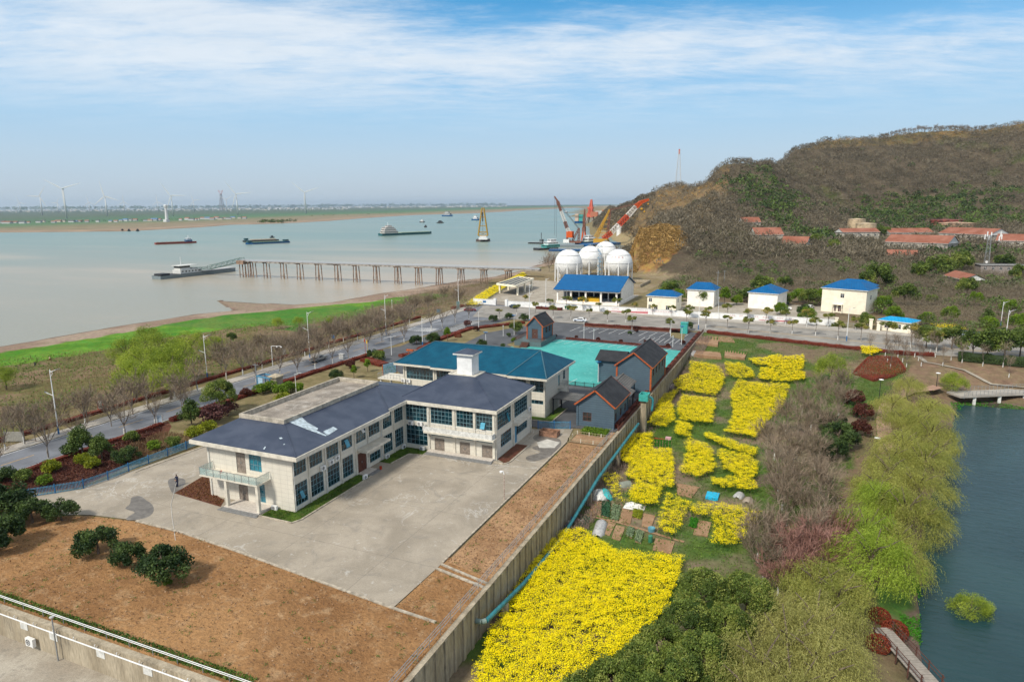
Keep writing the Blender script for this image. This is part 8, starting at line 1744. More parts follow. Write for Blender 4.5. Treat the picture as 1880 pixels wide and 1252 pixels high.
X,Y=gt(1008,500); plant('wbare1','bare_tree','bare tree standing left of the white gas spheres by the water','tree',(X,Y,tz(X,Y)),0,1.4,None,'branches')
# ridge line trees
for i in range(24):
    x=1625+i*7.6+RR.uniform(-2,2); 
    a,b,c=sray(x,0); 
    best=None
    for d in np.linspace(940,1130,60):
        q=at(x,300,d); z=tz(q[0],q[1]); an=(z-CAMH)/d
        if best is None or an>best[0]: best=(an,q[0],q[1],z)
    plant(f'wbare{i%4}','ridge_tree',f'bare tree on the skyline of the hill, {ORD[i]} from the left','tree',(best[1],best[2],best[3]-.5),rz_(),RR.uniform(.9,1.35),'bare trees along the skyline','branches')
# ---------------- hedges
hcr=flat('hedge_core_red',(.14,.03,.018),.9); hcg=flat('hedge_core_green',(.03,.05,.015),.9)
def hedge(label,P,w_,h,mat,z=0.,n=95,ls=.12,name='hedge',fill=None):
    rng=np.random.default_rng(len(label)); pts=[];core=MB(); 
    for a,b in zip(P,P[1:]):
        l=math.dist(a,b); m=int(l*n*(w_+h)/2); u=rng.random(m); t=np.array([(b[0]-a[0])/l,(b[1]-a[1])/l]); nn=np.array([-t[1],t[0]]); th=rng.random(m)*math.pi; rr_=.88+.14*rng.random(m)
        s=np.sign(np.cos(th))*np.abs(np.cos(th))**.5*w_/2*rr_; zz=np.abs(np.sin(th))**.5*h*rr_*(.9+.12*np.sin(u*l*1.3))
        p=np.outer(1-u,a)+np.outer(u,b)+nn*s[:,None]; za=np.interp(u,[0,1],[z if z is not None else tz(*a),z if z is not None else tz(*b)]); pts.append(np.c_[p,za+zz])
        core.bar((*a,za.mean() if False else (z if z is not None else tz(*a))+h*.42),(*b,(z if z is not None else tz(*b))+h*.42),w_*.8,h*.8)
    P_=np.concatenate(pts); me=leafmesh(name,rng,P_,ls*rng.uniform(.7,1.3,len(P_)),np.clip(rng.normal(.5,.3,len(P_)),0,1),mat); o=link(name,me); tag(o,label,'hedge')
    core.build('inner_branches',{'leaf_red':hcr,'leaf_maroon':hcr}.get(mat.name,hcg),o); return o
hedge('long red leaved hedge along the river side pavement',[(-124.2,52),(-124.3,120),(-124.5,205)],1.3,.75,GL['red']); hedge('red leaved hedge along the inland edge of the riverside road, behind the flat roof',[(-106.4,86),(-106.2,125),(-104.8,152)],1.5,.8,GL['red']); hedge('dark red low hedge beside the road at the lower left',[(-106.2,52),(-106.4,72),(-106.3,84)],1.1,.6,GL['red'])
hedge('red brown hedge between the parking and the cross road',[(-66,211.3),(-50,211.3),(-33,211.3)],1.6,.8,GL['maroon']); hedge('long red brown hedge between the fields and the cross road',[(-27,212),(-10,207.2),(8,202.2),(24,198.8),(31,199.5)],1.5,.9,GL['red'],0); hedge('red hedge curving round the traffic island toward the junction',px([(770,644),(800,627),(830,616),(862,605),(905,600),(962,594)]),2.0,.8,GL['red']); hedge('short red hedge block at the road corner left of the teal roof',px([(735,656),(770,650),(812,645)]),2.4,.8,GL['red']); hedge('short dark red hedge in front of the white wall by the green bins',px([(985,567),(1032,570)]),1.6,1.1,GL['maroon']); hedge('red hedge by the river side wall near the dark red car',px([(830,568),(862,561)]),1.6,1.,GL['red']); hedge('red brown hedge patch left of the map board',px([(670,662),(690,668),(706,672)]),3.2,.9,GL['red'])
hedge('low planted hedge strip between parking and turquoise lot',[(-64,187.2),(-50,186.6),(-33,185.2)],.8,.5,GL['maroon']); hedge('dark green hedge under the trees by the road at the right edge',[(36,197.5),(48,196),(60,195),(80,190)],4.5,2.0,GL['dark'],None)
hedge('dark red brown hedge along the top of the boundary wall by the cottages',[(-29.2,113),(-29.0,160),(-29.0,209)],.8,.9,GL['maroon'])
# red hedge block of the park
RP=[gt(380/1*0+1380+a/3.76,560+b/3.76) for a,b in ((700,478),(802,378),(905,372),(1005,382),(1062,462),(960,505),(840,530))]
def patch(name,label,P,h,mat,n,ls,cat,z=None,core=True,kind=None,sig=.12,edge=True):
    rng=np.random.default_rng(len(label)); xs=[p[0] for p in P];ys=[p[1] for p in P]; A=(max(xs)-min(xs))*(max(ys)-min(ys)); m=int(A*n); X=rng.uniform(min(xs),max(xs),m);Y=rng.uniform(min(ys),max(ys),m); k=inpoly(X,Y,P); X,Y=X[k],Y[k]; Z=T(X,Y)+h*(.85+sig*wav(X,Y,2.3)+.15*rng.random(len(X)))
    pts=[np.c_[X,Y,Z]]
    for a,b in zip(P,P[1:]+P[:1]):
        l=math.dist(a,b); q=int(l*n*h*1.2); u=rng.random(q); e=np.outer(1-u,a)+np.outer(u,b); pts.append(np.c_[e,T(e[:,0],e[:,1])+rng.random(q)*h])
    P_=np.concatenate(pts); me=leafmesh(name,rng,P_,ls*rng.uniform(.7,1.3,len(P_)),np.clip(rng.normal(.5,.28,len(P_)),0,1),mat); o=link(name,me); tag(o,label,cat,None,kind)
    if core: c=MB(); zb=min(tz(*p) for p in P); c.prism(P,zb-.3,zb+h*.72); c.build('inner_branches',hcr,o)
    return o
patch('hedge_block','large flat topped red hedge block on the park lawn',RP,.9,GL['red'],42,.11,'hedge')
patch('hedge_block','dark red hedge under the reddish leafless trees, upper',[gt(x,y) for x,y in ((1490,965),(1515,945),(1545,940),(1540,965),(1510,990),(1485,1000))],.9,GL['red'],30,.12,'hedge')
patch('hedge_block','dark red hedge under the reddish leafless trees, lower',[gt(x,y) for x,y in ((1440,1045),(1470,1015),(1500,1000),(1515,1005),(1490,1035),(1460,1055))],.9,GL['red'],30,.12,'hedge')
# ---------------- rapeseed
yel=leafmat('rapeseed_flower',(.80,.63,.0),(.97,.84,.0),trans=.12,rvar=0); stg=leafmat('rapeseed_stem',(.02,.07,.01),(.09,.19,.02),trans=.1,rvar=0)
def rape(label,P,dens,fl=.075,h=1.15,sparse=0.):
    rng=np.random.default_rng(len(label)*7+len(P)); P=[gt(x,y,h*.85) for x,y in P]
    xs=[p[0] for p in P];ys=[p[1] for p in P]; m=int((max(xs)-min(xs))*(max(ys)-min(ys))*dens*1.2); X=rng.uniform(min(xs),max(xs),m);Y=rng.uniform(min(ys),max(ys),m); k=inpoly(X,Y,P)
    d=distpoly(X,Y,P)+.35*wav(X,Y,1.1); k&=(d>.12); g=wav(X,Y,1.7,3)+.7*wav(X,Y,.6,1); k&=(rng.random(m)>np.clip((g-1.0)*.9,0,.4)+sparse); X,Y=X[k],Y[k]; n=len(X); Z0=T(X,Y); hh=h*(1+.12*wav(X,Y,1.9)+.10*rng.normal(size=n)+.10*wav(X,Y,6.,2))
    K_=18; c=np.repeat(np.c_[X,Y,Z0+hh],K_,0)+rng.normal(size=(n*K_,3))*np.array([.19,.19,.06])
    t=np.clip(np.repeat(rng.normal(.55,.2,n),K_)+rng.normal(0,.15,n*K_),0,1); nrm,a,b=rot_frame(rng,n*K_,4.5); s=(fl*.56*rng.uniform(.7,1.3,n*K_))[:,None]; V1=np.stack([c-a*s,c-b*s,c+a*s,c+b*s],1)
    # the frame's first vector is the leaf's normal: lay flowers mostly facing up
    V1=np.stack([c-a*s,c-b*s*.9,c+a*s,c+b*s*.9],1) if False else np.stack([c-np.cross(nrm,a)*s-a*0,c-a*s,c+np.cross(nrm,a)*s,c+a*s],1)
    K2=3; f=rng.random(n*K2); c2=np.repeat(np.c_[X,Y,Z0],K2,0)+np.c_[rng.normal(size=(n*K2,2))*.08,f*np.repeat(hh,K2)*.92]; nr2,a2,b2=rot_frame(rng,n*K2,0); up_=np.tile([0,0,1.],(n*K2,1))+rng.normal(size=(n*K2,3))*.35; s2=(.16*rng.uniform(.7,1.3,n*K2))[:,None]; b2*=.35; V2=np.stack([c2-up_*s2,c2-b2*s2,c2+up_*s2,c2+b2*s2],1)
    V=np.concatenate([V1.reshape(-1,3),V2.reshape(-1,3)]); nq=len(V)//4; mi_=np.r_[np.zeros(n*K_),np.ones(n*K2)]; tt=np.r_[np.repeat(t,4),np.repeat(rng.random(n*K2),4)]
    o=link('rapeseed_bed',mesh_np('rapeseed_bed',V,np.arange(4*nq),4,[yel,stg],False,{'tint':tt},mi_)); tag(o,label,'rapeseed',None,'stuff')
zA=lambda l:[(1040+a/4.173,780+b/4.173) for a,b in l]; zB=lambda l:[(1000+a/4.471,560+b/4.471) for a,b in l]
rape('largest yellow rapeseed field filling the foreground beside the boundary wall',[(1038,972),(1080,972),(1120,1003),(1180,1015),(1258,1022),(1243,1070),(1228,1110),(1203,1150),(1170,1180),(1100,1222),(1040,1262),(990,1300),(862,1300),(872,1225),(900,1160),(930,1105),(962,1050),(1003,998)],11,.085)
rape('rapeseed field with a stepped outline beside the teal pipe',zA([(480,45),(660,65),(668,178),(810,180),(828,330),(820,495),(740,470),(600,430),(450,395),(480,305),(370,255)]),10,.085)
rape('small square rapeseed bed below the stepped field',zA([(540,415),(735,480),(705,605),(560,600),(470,570),(500,480)]),10,.085)
rape('thin ragged rapeseed strip beside the white tunnels',zA([(290,365),(430,395),(400,440),(420,540),(560,620),(480,600),(350,560),(320,490),(270,430)]),7,.08,1.1,.35)
rape('tall narrow rapeseed bed in the middle of the vegetable plots',zA([(760,520),(960,590),(870,780),(835,850),(690,790),(690,740)]),8,.08,1.15,.22)
rape('rapeseed bed of two joined lobes under the narrow bed',zA([(880,130),(950,110),(1030,130),(1110,175),(1155,335),(1120,360),(1010,395),(865,355),(920,200)]),10,.085)
rape('long narrow diagonal strip of rapeseed',zA([(1060,48),(1180,90),(1465,180),(1455,235),(1300,195),(1060,95)]),10,.085)
rape('rapeseed bed hooked like the letter C beside the bare trees',zA([(1170,180),(1400,240),(1480,300),(1445,400),(1455,505),(1110,455),(1105,410),(1230,405),(1350,400),(1200,330),(1155,230)]),9,.085)
rape('wide rapeseed bed wrapping round a bare soil square',zA([(955,600),(1130,600),(1340,620),(1500,655),(1400,810),(1320,925),(1080,915),(1110,820),(1150,760),(1090,700),(955,680)]),8,.08,1.15,.12)
rape('big rounded rapeseed bed nearest the boundary wall',zB([(1190,460),(1300,465),(1440,500),(1480,590),(1460,680),(1400,740),(1240,715),(1100,695),(1045,625),(1180,560)]),9,.085)
rape('small rapeseed bed under the seedbeds at the top',zB([(1480,465),(1600,468),(1700,525),(1728,595),(1600,605),(1485,565)]),9,.085)
rape('rectangular rapeseed bed in the centre of the field',zB([(1130,735),(1410,770),(1382,970),(1240,960),(1100,940),(1085,820)]),10,.08)
rape('curved rapeseed bed along the wall beside the near cottage',zB([(950,740),(1105,690),(1045,780),(1072,930),(1000,1005),(845,970),(905,850)]),10,.08)
rape('small square rapeseed bed below the rectangular one',zB([(1080,952),(1210,968),(1202,1090),(1062,1060)]),10,.08)
rape('largest of the upper rapeseed beds beside the bare trees',[(1353,698),(1450,706),(1440,745),(1408,775),(1388,803),(1330,792),(1346,760),(1340,722)],10,.085)
rape('upper forked rapeseed bed, highest in the field',[(1372,658),(1405,656),(1425,650),(1440,655),(1476,652),(1478,668),(1472,680),(1420,676),(1385,668)],7,.12)
rape('upper rapeseed bed just under the forked one',[(1395,675),(1440,676),(1478,684),(1478,697),(1440,700),(1392,696)],7,.12)
rape('small rapeseed patch beside the cross road hedge',[(1580,636),(1605,637),(1622,645),(1598,652),(1582,650)],6,.13); rape('rapeseed strip behind the perimeter wall right of the gatehouse',[(1700,592),(1760,597),(1778,605),(1722,603)],5,.14); rape('yellow strip of rapeseed on the river bank by the jetty foot',[(850,560),(900,528),(960,500),(968,505),(925,530),(875,560)],3,.15)
# ---------------- vegetable plots
def bedz(label,P,rows,col_,z=.04,n=30,soil=True,ls=.11):
    W=[gt(x,y) for x,y in P]; t=thing('vegetable_bed',label,'vegetable bed',(*W[0],tz(*W[0]))); 
    if soil: m=MB(); m.prism(W,min(tz(*q) for q in W)-.2,max(tz(*q) for q in W)+.12); part(m,'bed_soil',M['soilbed'],t)
    if rows:
        rng=np.random.default_rng(len(label)); a,b,c,d=[np.array(q) for q in W[:4]]; P_=[]
        for r in range(rows):
            for k in range(n):
                u,v=(r+.5)/rows,(k+.5)/n; q=(a*(1-u)+b*u)*(1-v)+(d*(1-u)+c*u)*v; P_.append(np.c_[q[0]+rng.normal(0,.09,9),q[1]+rng.normal(0,.09,9),tz(*q)+.15+rng.random(9)*.22])
        P_=np.concatenate(P_); me=leafmesh('crop',rng,P_,ls*rng.uniform(.7,1.3,len(P_)),rng.random(len(P_)),col_,.6,1.); o=link('crop',me,t); o.location=-Vector(t.location)
GL['cab']=leafmat('leaf_cabbage',(.10,.16,.09),(.30,.38,.22)); GL['veg']=leafmat('leaf_vegetable',(.02,.11,.008),(.06,.26,.015)); GL['bluev']=leafmat('leaf_bluegreen',(.02,.07,.035),(.06,.16,.08))
for l,P,r,c in (('dark green leafy bed next to the long grey tunnel',zA([(110,700),(190,720),(150,790),(75,780)]),5,GL['bluev']),('bed of blue green leeks right of the brown seedbed',zA([(272,590),(335,600),(325,715),(268,700)]),5,GL['bluev']),('bed of pale cabbages right of the leeks',zA([(350,615),(415,630),(395,740),(340,730)]),4,GL['cab']),('small bright lettuce bed in the middle plot',zA([(515,655),(585,665),(572,725),(508,715)]),4,GL['lime']),('bare brown bed with dark sticks',zA([(195,585),(275,595),(262,705),(175,690)]),0,None),
  ('bare brown bed left of the narrow rapeseed bed',zA([(590,680),(680,700),(650,790),(575,780)]),0,None),('bare bed with a few weeds in the middle plot',zA([(430,645),(510,665),(490,760),(400,745)]),0,None),('bare bed between long tunnel and path',zA([(310,735),(380,760),(330,850),(275,835)]),0,None),('grey netted bed below the footpath',zA([(380,770),(450,790),(410,890),(345,870)]),0,None),('cabbage rows below the footpath, left',zA([(475,790),(520,805),(500,870),(460,850)]),3,GL['cab']),('cabbage rows below the footpath, right',zA([(540,815),(590,830),(570,910),(525,895)]),3,GL['cab']),
  ('bare brown bed nearest the big rapeseed field',zA([(680,870),(830,900),(800,990),(660,960)]),0,None),('bare soil square enclosed by rapeseed',zA([(1010,730),(1110,750),(1080,860),(970,840)]),0,None),('small bright green patch beside the bare soil square',zA([(950,720),(1010,730),(990,800),(945,790)]),4,GL['veg']),('bare soil plot above the blue sheet',zA([(840,450),(1020,480),(960,560),(850,540)]),0,None),
  ('green bed below the pink checked sack',zA([(670,125),(805,130),(800,185),(670,175)]),6,GL['veg']),('green leafy seedbed at the top corner by the wall',zB([(1240,250),(1430,280),(1420,345),(1230,330)]),8,GL['veg']),('brown seedbed below the green one at the top corner',zB([(1250,380),(1440,390),(1450,450),(1225,430)]),0,None),('bright green vegetable square under the road hedge',zB([(1480,375),(1660,395),(1640,455),(1475,435)]),8,GL['veg']),('orange brown bare seedbed at the top of the field',zB([(1330,255),(1540,270),(1560,310),(1400,300)]),0,None),('bright green small field in the scrub behind the gatehouse',[(1634,520),(1650,521),(1660,533),(1640,532)],8,GL['veg'])):
    bedz(l,P,r,c)
# the bed of greens by the near cottage, on the upper level
rng=np.random.default_rng(9); n=2600; P_=np.c_[rng.uniform(-34.2,-29.6,n),rng.uniform(107.6,110.6,n),.15+rng.random(n)*.5]; tag(link('greens_bed',leafmesh('greens_bed',rng,P_,.13*rng.uniform(.7,1.3,n),rng.random(n),GL['fresh'],.6,1.)),'lush green vegetable bed beneath the near cottage','vegetable bed')
# ---------------- countless things: weeds, reeds, scrub, hillside woods
def scatter(name,label,cat,P,n,h,mat,ls,aspect=.5,upb=.5,vert=False,mask=None,seed=0,sink=0,zoff=0,tnoise=9):
    rng=np.random.default_rng(seed); xs=[p[0] for p in P];ys=[p[1] for p in P]; X=rng.uniform(min(xs),max(xs),n);Y=rng.uniform(min(ys),max(ys),n); k=inpoly(X,Y,P)
    if mask is not None: k&=mask(X,Y,rng)
    X,Y=X[k],Y[k]; m=len(X); Z=T(X,Y)+zoff+rng.random(m)*h; d=None
    if vert: d=np.tile([0,0,1.],(m,1))+rng.normal(size=(m,3))*.3
    t=np.clip(.5+.35*wav(X,Y,tnoise,seed)+rng.normal(0,.18,m),0,1); o=link(name,leafmesh(name,rng,np.c_[X,Y,Z],ls*rng.uniform(.6,1.4,m),t,mat,aspect,upb,d)); return tag(o,label,cat,None,'stuff')
BANK=[gt(x,y) for x,y in ((-40,670),(120,650),(300,640),(430,600),(560,590),(700,560),(840,535),(870,550),(750,592),(560,650),(380,712),(160,780),(0,835),(-60,860))]
GL['reed']=leafmat('dry_reed',(.13,.08,.04),(.36,.25,.14),trans=.1); GL['weed']=leafmat('weed',(.04,.10,.012),(.15,.25,.035)); GL['wgrey']=leafmat('grey_weed',(.14,.10,.085),(.27,.20,.17),trans=0); GL['grassb']=leafmat('bright_grass',(.03,.15,.008),(.08,.28,.02))
scatter('dry_reeds','dry brown reeds and brambles covering the river bank below the pavement','reeds',BANK,90000,1.3,GL['reed'],.35,.10,vert=True,mask=lambda X,Y,r:(X<-126)&(wav(X,Y,9,2)+.6*wav(X,Y,3)+r.normal(0,.5,len(X))>-.2),seed=3)
scatter('bank_scrub','green undergrowth between the bare trees of the river bank','undergrowth',BANK,60000,.8,GL['weed'],.26,.5,mask=lambda X,Y,r:(X<-126)&(wav(X,Y,12,5)+r.normal(0,.35,len(X))>.25),seed=4)
scatter('bank_brush','leafless brush thicket above the green shore grass','brush',[gt(x,y) for x,y in ((440,660),(470,625),(620,590),(760,545),(860,520),(905,520),(870,552),(750,592),(560,650))],60000,2.8,GL['twig'],.5,.05,vert=True,mask=lambda X,Y,r:(X<-127),seed=5)
FLD=[(-27.7,60),(-27.7,208),(0,203),(26,197),(20,160),(10,125),(4,90),(-2,62)]
RPS=[o for o in COL.objects if o.name.startswith('rapeseed_bed')]
scatter('field_weeds','green weeds and stubble on the paths between the plots','weeds',FLD,110000,.34,GL['weed'],.12,.5,mask=lambda X,Y,r:(wav(X,Y,11,1.)+.6*wav(X,Y,3.1,4.)+r.normal(0,.3,len(X))<.18),seed=6)
scatter('grey_brush','purplish grey dead stalks along the field paths','dead stalks',FLD,50000,.55,GL['wgrey'],.25,.08,vert=True,mask=lambda X,Y,r:(wav(X,Y,7,3.)+.8*wav(X,Y,2.2,1.)+r.normal(0,.25,len(X))>.62)|((Y>188)&(X>0)&(r.random(len(X))<.8)),seed=7)
scatter('wall_brush','dry brambles along the foot of the boundary wall','brambles',[(-27.8,60),(-27.8,205),(-24.5,205),(-24.8,60)],30000,.9,GL['wgrey'],.28,.10,vert=True,mask=lambda X,Y,r:(wav(X,Y,5,3.)+r.normal(0,.4,len(X))>-.1),seed=8)
scatter('pond_bank_grass','bright green grass tufts on the pond bank','grass',[gt(x,y) for x,y in ((1655,1060),(1690,1060),(1692,1180),(1670,1230),(1650,1120))],6000,.25,GL['grassb'],.16,.3,mask=lambda X,Y,r:(wav(X,Y,1.9,1)+r.normal(0,.2,len(X))>.15),seed=9)
scatter('pond_weed','green water weed at the far end of the pond','water weed',[(31,168),(46,166),(50,172),(40,178),(31,173)],9000,.25,GL['grassb'],.16,.4,seed=10,mask=lambda X,Y,r:(wav(X,Y,3,1)+r.normal(0,.3,len(X))>-.3))
scatter('garden_grass','tall dry grass in the garden left of the office building','dry grass',px([(200,835),(300,795),(345,800),(370,812),(300,838),(240,852)]),9000,.6,GL['reed'],.25,.12,vert=True,seed=11,mask=lambda X,Y,r:(r.random(len(X))<.9))
scatter('red_ground_cover','low red brown ground cover in the roadside garden','ground cover',[(-106.8,45),(-103,45),(-98,54.8),(-93.7,59),(-94,66),(-98,75),(-104,82),(-106.8,84)],26000,.35,GL['maroon'],.12,.6,seed=12)
scatter('bed_cover','rust brown ground cover beside the balcony','ground cover',px([(322,905),(382,870),(392,906),(412,918),(404,928)],.05),5000,.25,leafmat('rust_cover',(.12,.05,.02),(.34,.17,.06)),.10,.6,seed=13)
for i,(Pw,n_) in enumerate((([(-28.8,37),(-28.8,58),(-34,62),(-46,62),(-70,74),(-86,50),(-86,37)],420),([(-34.4,61),(-28.9,60),(-28.9,102),(-34.4,102)],70))):
    rng=np.random.default_rng(20+i); xs=[p[0] for p in Pw];ys=[p[1] for p in Pw]; c=np.c_[rng.uniform(min(xs),max(xs),n_),rng.uniform(min(ys),max(ys),n_)]; c=c[inpoly(c[:,0],c[:,1],Pw)&~inpoly(c[:,0],c[:,1],[(-104,45),(-100,50),(-92,58.6),(-76,112),(-35,103),(-35,60.5)]+near[1:])]; q=np.repeat(c,14,0); q=q+rng.normal(size=q.shape)*.16; P_=np.c_[q,.08+rng.random(len(q))*.16]; tag(link('soil_weeds',leafmesh('soil_weeds',rng,P_,.065*rng.uniform(.5,1.5,len(q)),rng.random(len(q)),GL['weed'])),['scattered small weeds on the bare soil yard','scattered small weeds on the long soil strip by the wall'][i],'weeds',None,'stuff')
    m=int(9000 if i==0 else 3500); c=np.c_[rng.uniform(min(xs),max(xs),m),rng.uniform(min(ys),max(ys),m)]; c=c[inpoly(c[:,0],c[:,1],Pw)&~inpoly(c[:,0],c[:,1],[(-104,45),(-100,50),(-92,58.6),(-76,112),(-35,103),(-35,60.5)]+near[1:])]; P_=np.c_[c,.09+.08*rng.random(len(c))]; cl_=leafmat('clod%d'%i,(.15,.075,.035),(.42,.27,.16),trans=0); tag(link('soil_clods',leafmesh('soil_clods',rng,P_,.075*rng.uniform(.4,1.6,len(c)),rng.random(len(c)),cl_,.8,1.5)),['stones and clods strewn over the bare soil yard','stones and clods strewn over the long soil strip'][i],'stones',None,'stuff')
scatter('wall_foot_grass','green grass strip behind the front railing','grass',[(-86,wf+.4),(-40,wf+.4),(-40,wf+1.5),(-86,wf+1.5)],9000,.3,GL['weed'],.12,.4,seed=14,zoff=.0)
def footclear(X,Y,mg=1.):
    k=np.ones(len(X),bool)
    for f in FOOT:
        if f[3] is None: k&=np.hypot(X-f[0],Y-f[1])>f[2]
        else:
            (p0,u,W_,dep)=f[3]; a=(X-p0[0])*u[0]+(Y-p0[1])*u[1]; b=-(X-p0[0])*u[1]+(Y-p0[1])*u[0]; k&=~((a>-mg)&(a<W_+mg)&(b>-mg*1.6)&(b<dep+mg))
    return k
def wood(name,label,cat,N_,R0,nl,mat,ls,asp,maskf,seed,vert=False,squash=.8,dmin=285,dmax=1330,umin=1090,umax=1960,tmean=.5,lift=.6):
    rng=np.random.default_rng(seed); u=rng.uniform(umin,umax,N_); d=np.sqrt(rng.uniform(dmin**1.6,dmax**1.6,N_)**(2/1.6)) ; xc=(u-940)/FPX*d; X=xc*CA-d*SA; Y=xc*SA+d*CA; Z=T(X,Y); k=maskf(X,Y,Z,u,d,rng)&footclear(X,Y)&(Z>-2.); X,Y,Z=X[k],Y[k],Z[k]; d=d[k]; m=len(X); r=R0*rng.uniform(.6,1.35,m); sh_=shell(rng,m*nl,(0,0,0),(1,1,1),.6); sh_[:,2]=np.abs(sh_[:,2])*squash*1.3-.15; rr_=np.repeat(r,nl)[:,None]; P_=np.repeat(np.c_[X,Y,Z+r*lift],nl,0)+sh_*rr_
    t=np.clip(np.repeat(rng.normal(tmean,.30,m)+.18*wav(X,Y,40,seed),nl)+rng.normal(0,.07,m*nl),0,1); D_=sh_+rng.normal(size=sh_.shape)*.45+np.array([0,0,.35]) if vert else None
    o=link(name,leafmesh(name,rng,P_,ls*np.repeat(r/R0*np.clip(d/430,.42,1),nl)*rng.uniform(.6,1.3,m*nl),t,mat,asp,.6,D_)); tag(o,label,cat,None,'stuff'); return m
GL['hbare']=leafmat('hill_bare_twigs',(.070,.060,.040),(.195,.162,.112),trans=0); GL['hgreen']=leafmat('hill_evergreen',(.03,.06,.016),(.13,.19,.04),trans=.1); GL['hscrub']=leafmat('hill_scrub',(.17,.105,.03),(.45,.28,.095),trans=0)
stationP=[(-150,246),(-28,246),(-30,282),(-60,300),(-62,330),(-70,395),(-120,440),(-170,470),(-170,300)]
knollf=lambda u,d:((u-1193)/66)**2+((d-440)/62)**2+.22*np.sin(u*.13)*np.cos(d*.09)<1
def green_zone(X,Y,Z,u,d):
    a=np.exp(-(((u-1405)/75)**2+((d-690-(u-1405)*-.3)/95)**2)); b=np.exp(-(((u-1650)/120)**2+((d-760)/110)**2)); c=np.exp(-(((u-1800)/130)**2+((d-720)/90)**2)); e=np.exp(-(((u-1590)/50)**2+((d-600)/60)**2)); f=np.exp(-(((u-1790)/100)**2+((d-450)/32)**2)); g=np.exp(-(((u-1500)/55)**2+((d-540)/45)**2)); return a*1.2+b+c*.9+f+g*.9+e*.6+.42*wav(X,Y,34,2)
base_=lambda X,Y:(~inpoly(X,Y,stationP))&(rn(X)-Y<-34)&~inpoly(X,Y,[(-44,244),(34,228),(32,262),(6,276),(-1,277),(-1,330),(-7,330),(-9,288),(-20,284),(-44,283)])
n1=wood('hillside_wood','leafless grey brown woodland covering the hill','woodland',22000,4.2,34,GL['hbare'],1.0,.2,lambda X,Y,Z,u,d,r:base_(X,Y)&(d>395)&(green_zone(X,Y,Z,u,d)<.55+r.normal(0,.12,len(X)))&~knollf(u,d)&~((u<1300)&(d>640)&(r.random(len(X))<.6))&(Z<np.interp(u,[1300,1450,1880],[84,120,150])+r.normal(0,5,len(X))),31,True,dmin=395)
n2=wood('evergreen_wood','dark evergreen woodland patches on the hill','woodland',16000,3.4,24,GL['hgreen'],.85,.6,lambda X,Y,Z,u,d,r:base_(X,Y)&(d>415)&(green_zone(X,Y,Z,u,d)>.5+r.normal(0,.12,len(X)))&(Z<125),32)
n3=wood('ridge_scrub','ochre dry scrub on the upper ridges and the rocky knoll','scrub',20000,1.7,12,GL['hscrub'],.75,.3,lambda X,Y,Z,u,d,r:base_(X,Y)&(((Z>np.interp(u,[1300,1450,1880],[78,112,142]))&(r.random(len(X))<.8))|knollf(u,d)|((u<1310)&(d>600)&(r.random(len(X))<.5))),33,dmin=395)
n8=wood('knoll_scrub','dense rust and ochre scrub clinging to the rocky knoll','scrub',3200,1.2,34,GL['hscrub'],.30,.5,lambda X,Y,Z,u,d,r:knollf(u,d),38,dmin=390,dmax=510,umin=1130,umax=1268)
n4=wood('lower_scrub','tangled grey brown thicket between the blue roofed houses and the depot','thicket',12000,2.6,60,GL['hbare'],.75,.07,lambda X,Y,Z,u,d,r:base_(X,Y)&(d<470)&~knollf(u,d)&((X>-60)|(Y>440))&(wav(X,Y,17,1)+r.normal(0,.3,len(X))>-.62),34,True,dmin=185,dmax=470,tmean=.6)
n5=wood('lower_evergreens','dark green bushes in the thicket behind the blue roofed houses','bushes',2600,2.4,60,GL['hgreen'],.55,.6,lambda X,Y,Z,u,d,r:base_(X,Y)&(d<470)&~knollf(u,d)&((X>-60)|(Y>440))&(wav(X,Y,15,3)>.1),35,dmin=185,dmax=470)
n6=wood('knoll_bushes','dark bushes on top and at the foot of the ochre knoll','bushes',1200,2.6,40,GL['hbare'],.9,.2,lambda X,Y,Z,u,d,r:knollf(u,d)&((Z>24)|((Z<9)))|((d>500)&(d<640)&(u<1290)&(u>1165)),36,True)
n7=wood('far_shore_bushes','low bushes on the distant wooded headland','bushes',2200,4,30,GL['hbare'],1.1,.4,lambda X,Y,Z,u,d,r:(d>860)&(Z>0),37,dmin=860,dmax=1700,umin=1085,umax=1200)
# trees on the far bank
V=[];tt=[];rng=np.random.default_rng(41)
for x0,x1,y0,n_,s in ((476,520,408,60,6),(524,545,406.5,14,5),(560,760,402,26,4),(0,460,408,90,4),(0,930,384.2,900,9)):
    for _ in range(n_):
        x=rng.uniform(x0,x1); y=(np.interp(x,[0,120,240,330,450,940],[409,408,406.5,404,400,386.5]) if x1-x0>190 and n_<200 else y0) if n_<800 else 384.6-x*.0078+rng.uniform(-1.2,.5); X,Y=G(x,y+rng.uniform(-1,1)*(1 if n_<800 else 0),-5); d=depth(X,Y); r=s*(1 if n_<800 else d/3500)*rng.uniform(.5,1.2); m=14; c=np.array([X,Y,-5+r*.5])+shell(rng,m,(0,0,0),(r,r,r*.8),.5); V.append((c,np.full(m,r*.35))); tt.append(np.clip(rng.normal(.4,.2)+rng.normal(0,.1,m),0,1))
C_=np.concatenate([v[0] for v in V]); tag(link('far_bank_trees',leafmesh('far_bank_trees',rng,C_,np.concatenate([v[1] for v in V]),np.concatenate(tt),GL['hgreen'])),'lines of distant trees on the far bank','trees',None,'stuff')
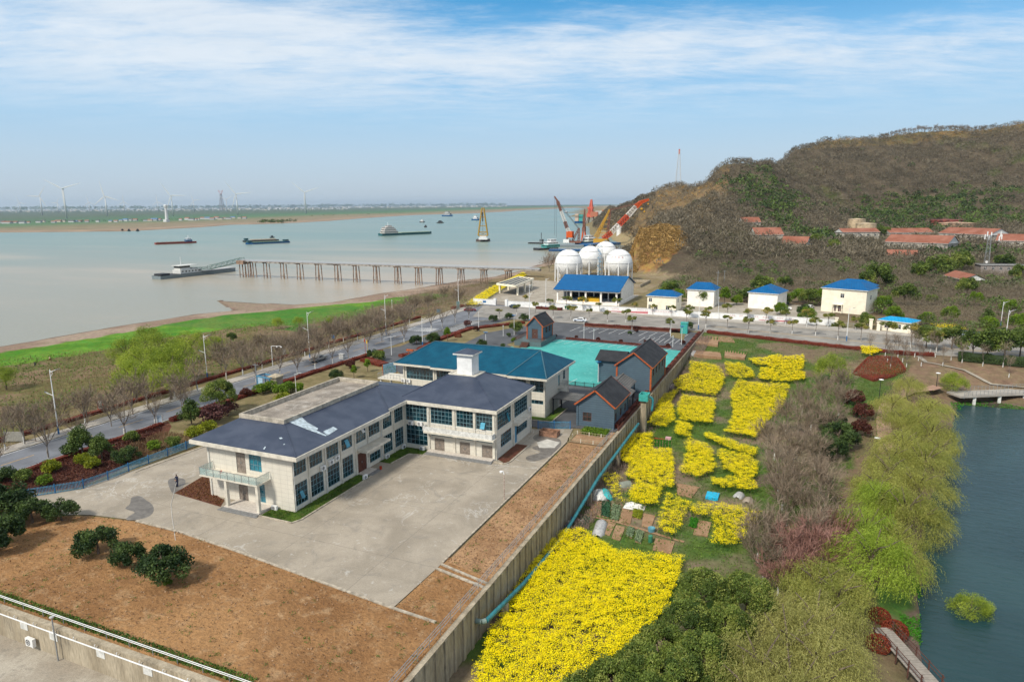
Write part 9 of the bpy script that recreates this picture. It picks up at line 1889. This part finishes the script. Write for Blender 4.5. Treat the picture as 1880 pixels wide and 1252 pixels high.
for nm,P_ in (('lawn_grass',[(-58.9,61.9),(-57.4,62.0),(-57,63.5),(-57,78.2),(-59,78.2)]),('lawn_grass',[(-58.9,83.7),(-57,83.7),(-56.7,88.3),(-54.5,88.7),(-54.5,90.7),(-58.9,90.7)]),('lawn_grass',[(-62.3,62),(-58.9,62),(-58.9,64.3),(-62.3,64.3)])):
    scatter(nm,'short green grass in the planted strip along the office wall' if P_[0][1]<62 and P_[0][0]>-60 else ('short grass in the inner corner of the courtyard' if P_[0][1]>80 else 'short grass strip in front of the gable end'),'grass',P_,4200,.10,leafmat('lawn',(.05,.10,.012),(.17,.27,.04)) if 'lawn' not in bpy.data.materials else bpy.data.materials['lawn'],.07,.4,seed=50,zoff=.13)
# park paths
def ribbon(name,P,w_,mat,off_=.06):
    W=[gt(x,y) for x,y in P]; pts=[]; 
    for a,b in zip(W,W[1:]):
        n=max(2,int(math.dist(a,b)/1.2))
        for k in range(n): pts.append((lerp(a[0],b[0],k/n),lerp(a[1],b[1],k/n)))
    pts.append(W[-1]); A_2=off(pts,w_/2); B_2=off(pts,-w_/2); V=[];F_=[]
    for i,(a,b) in enumerate(zip(A_2,B_2)):
        z=max(tz(*a),tz(*b),tz(*pts[i]))+off_; V+=[(*a,z),(*b,z)]
        if i: F_.append((2*i-2,2*i-1,2*i+1,2*i))
    me=bpy.data.meshes.new(name); me.from_pydata(V,[],F_); me.materials.append(mat); me.update()
    if sum(p.normal.z for p in me.polygons)<0: me.flip_normals()
    link(name,me)['kind']='structure'
ribbon('park_path',[(1722,718),(1705,719),(1670,720),(1640,733),(1625,750),(1622,775),(1625,800),(1630,840)],2.6,M['pinkpath'])
ribbon('park_path',[(1880,712),(1820,706),(1790,690),(1770,680),(1735,672),(1700,665),(1680,650)],1.1,M['conc'],.03)
ribbon('field_path',zA([(100,690),(240,715),(380,745),(600,810),(760,860),(900,900)]),.5,M['soilbed'],.10)
# air: haze that dims what is far away
hz=MB(); hz.box(-16000,12000,-400,24500,-13,185); h_=hz.build('haze',newmat('haze')[0]); h_['kind']='stuff'; h_['label']='thin pale spring haze over the river plain'; nt=h_.data.materials[0].node_tree; nt.nodes.clear(); o=N(nt,'ShaderNodeOutputMaterial'); v=N(nt,'ShaderNodeVolumePrincipled'); v.inputs['Color'].default_value=(.66,.82,1,1); v.inputs['Density'].default_value=.000035; v.inputs['Anisotropy'].default_value=.3; L(nt,v.outputs[0],o.inputs['Volume'])
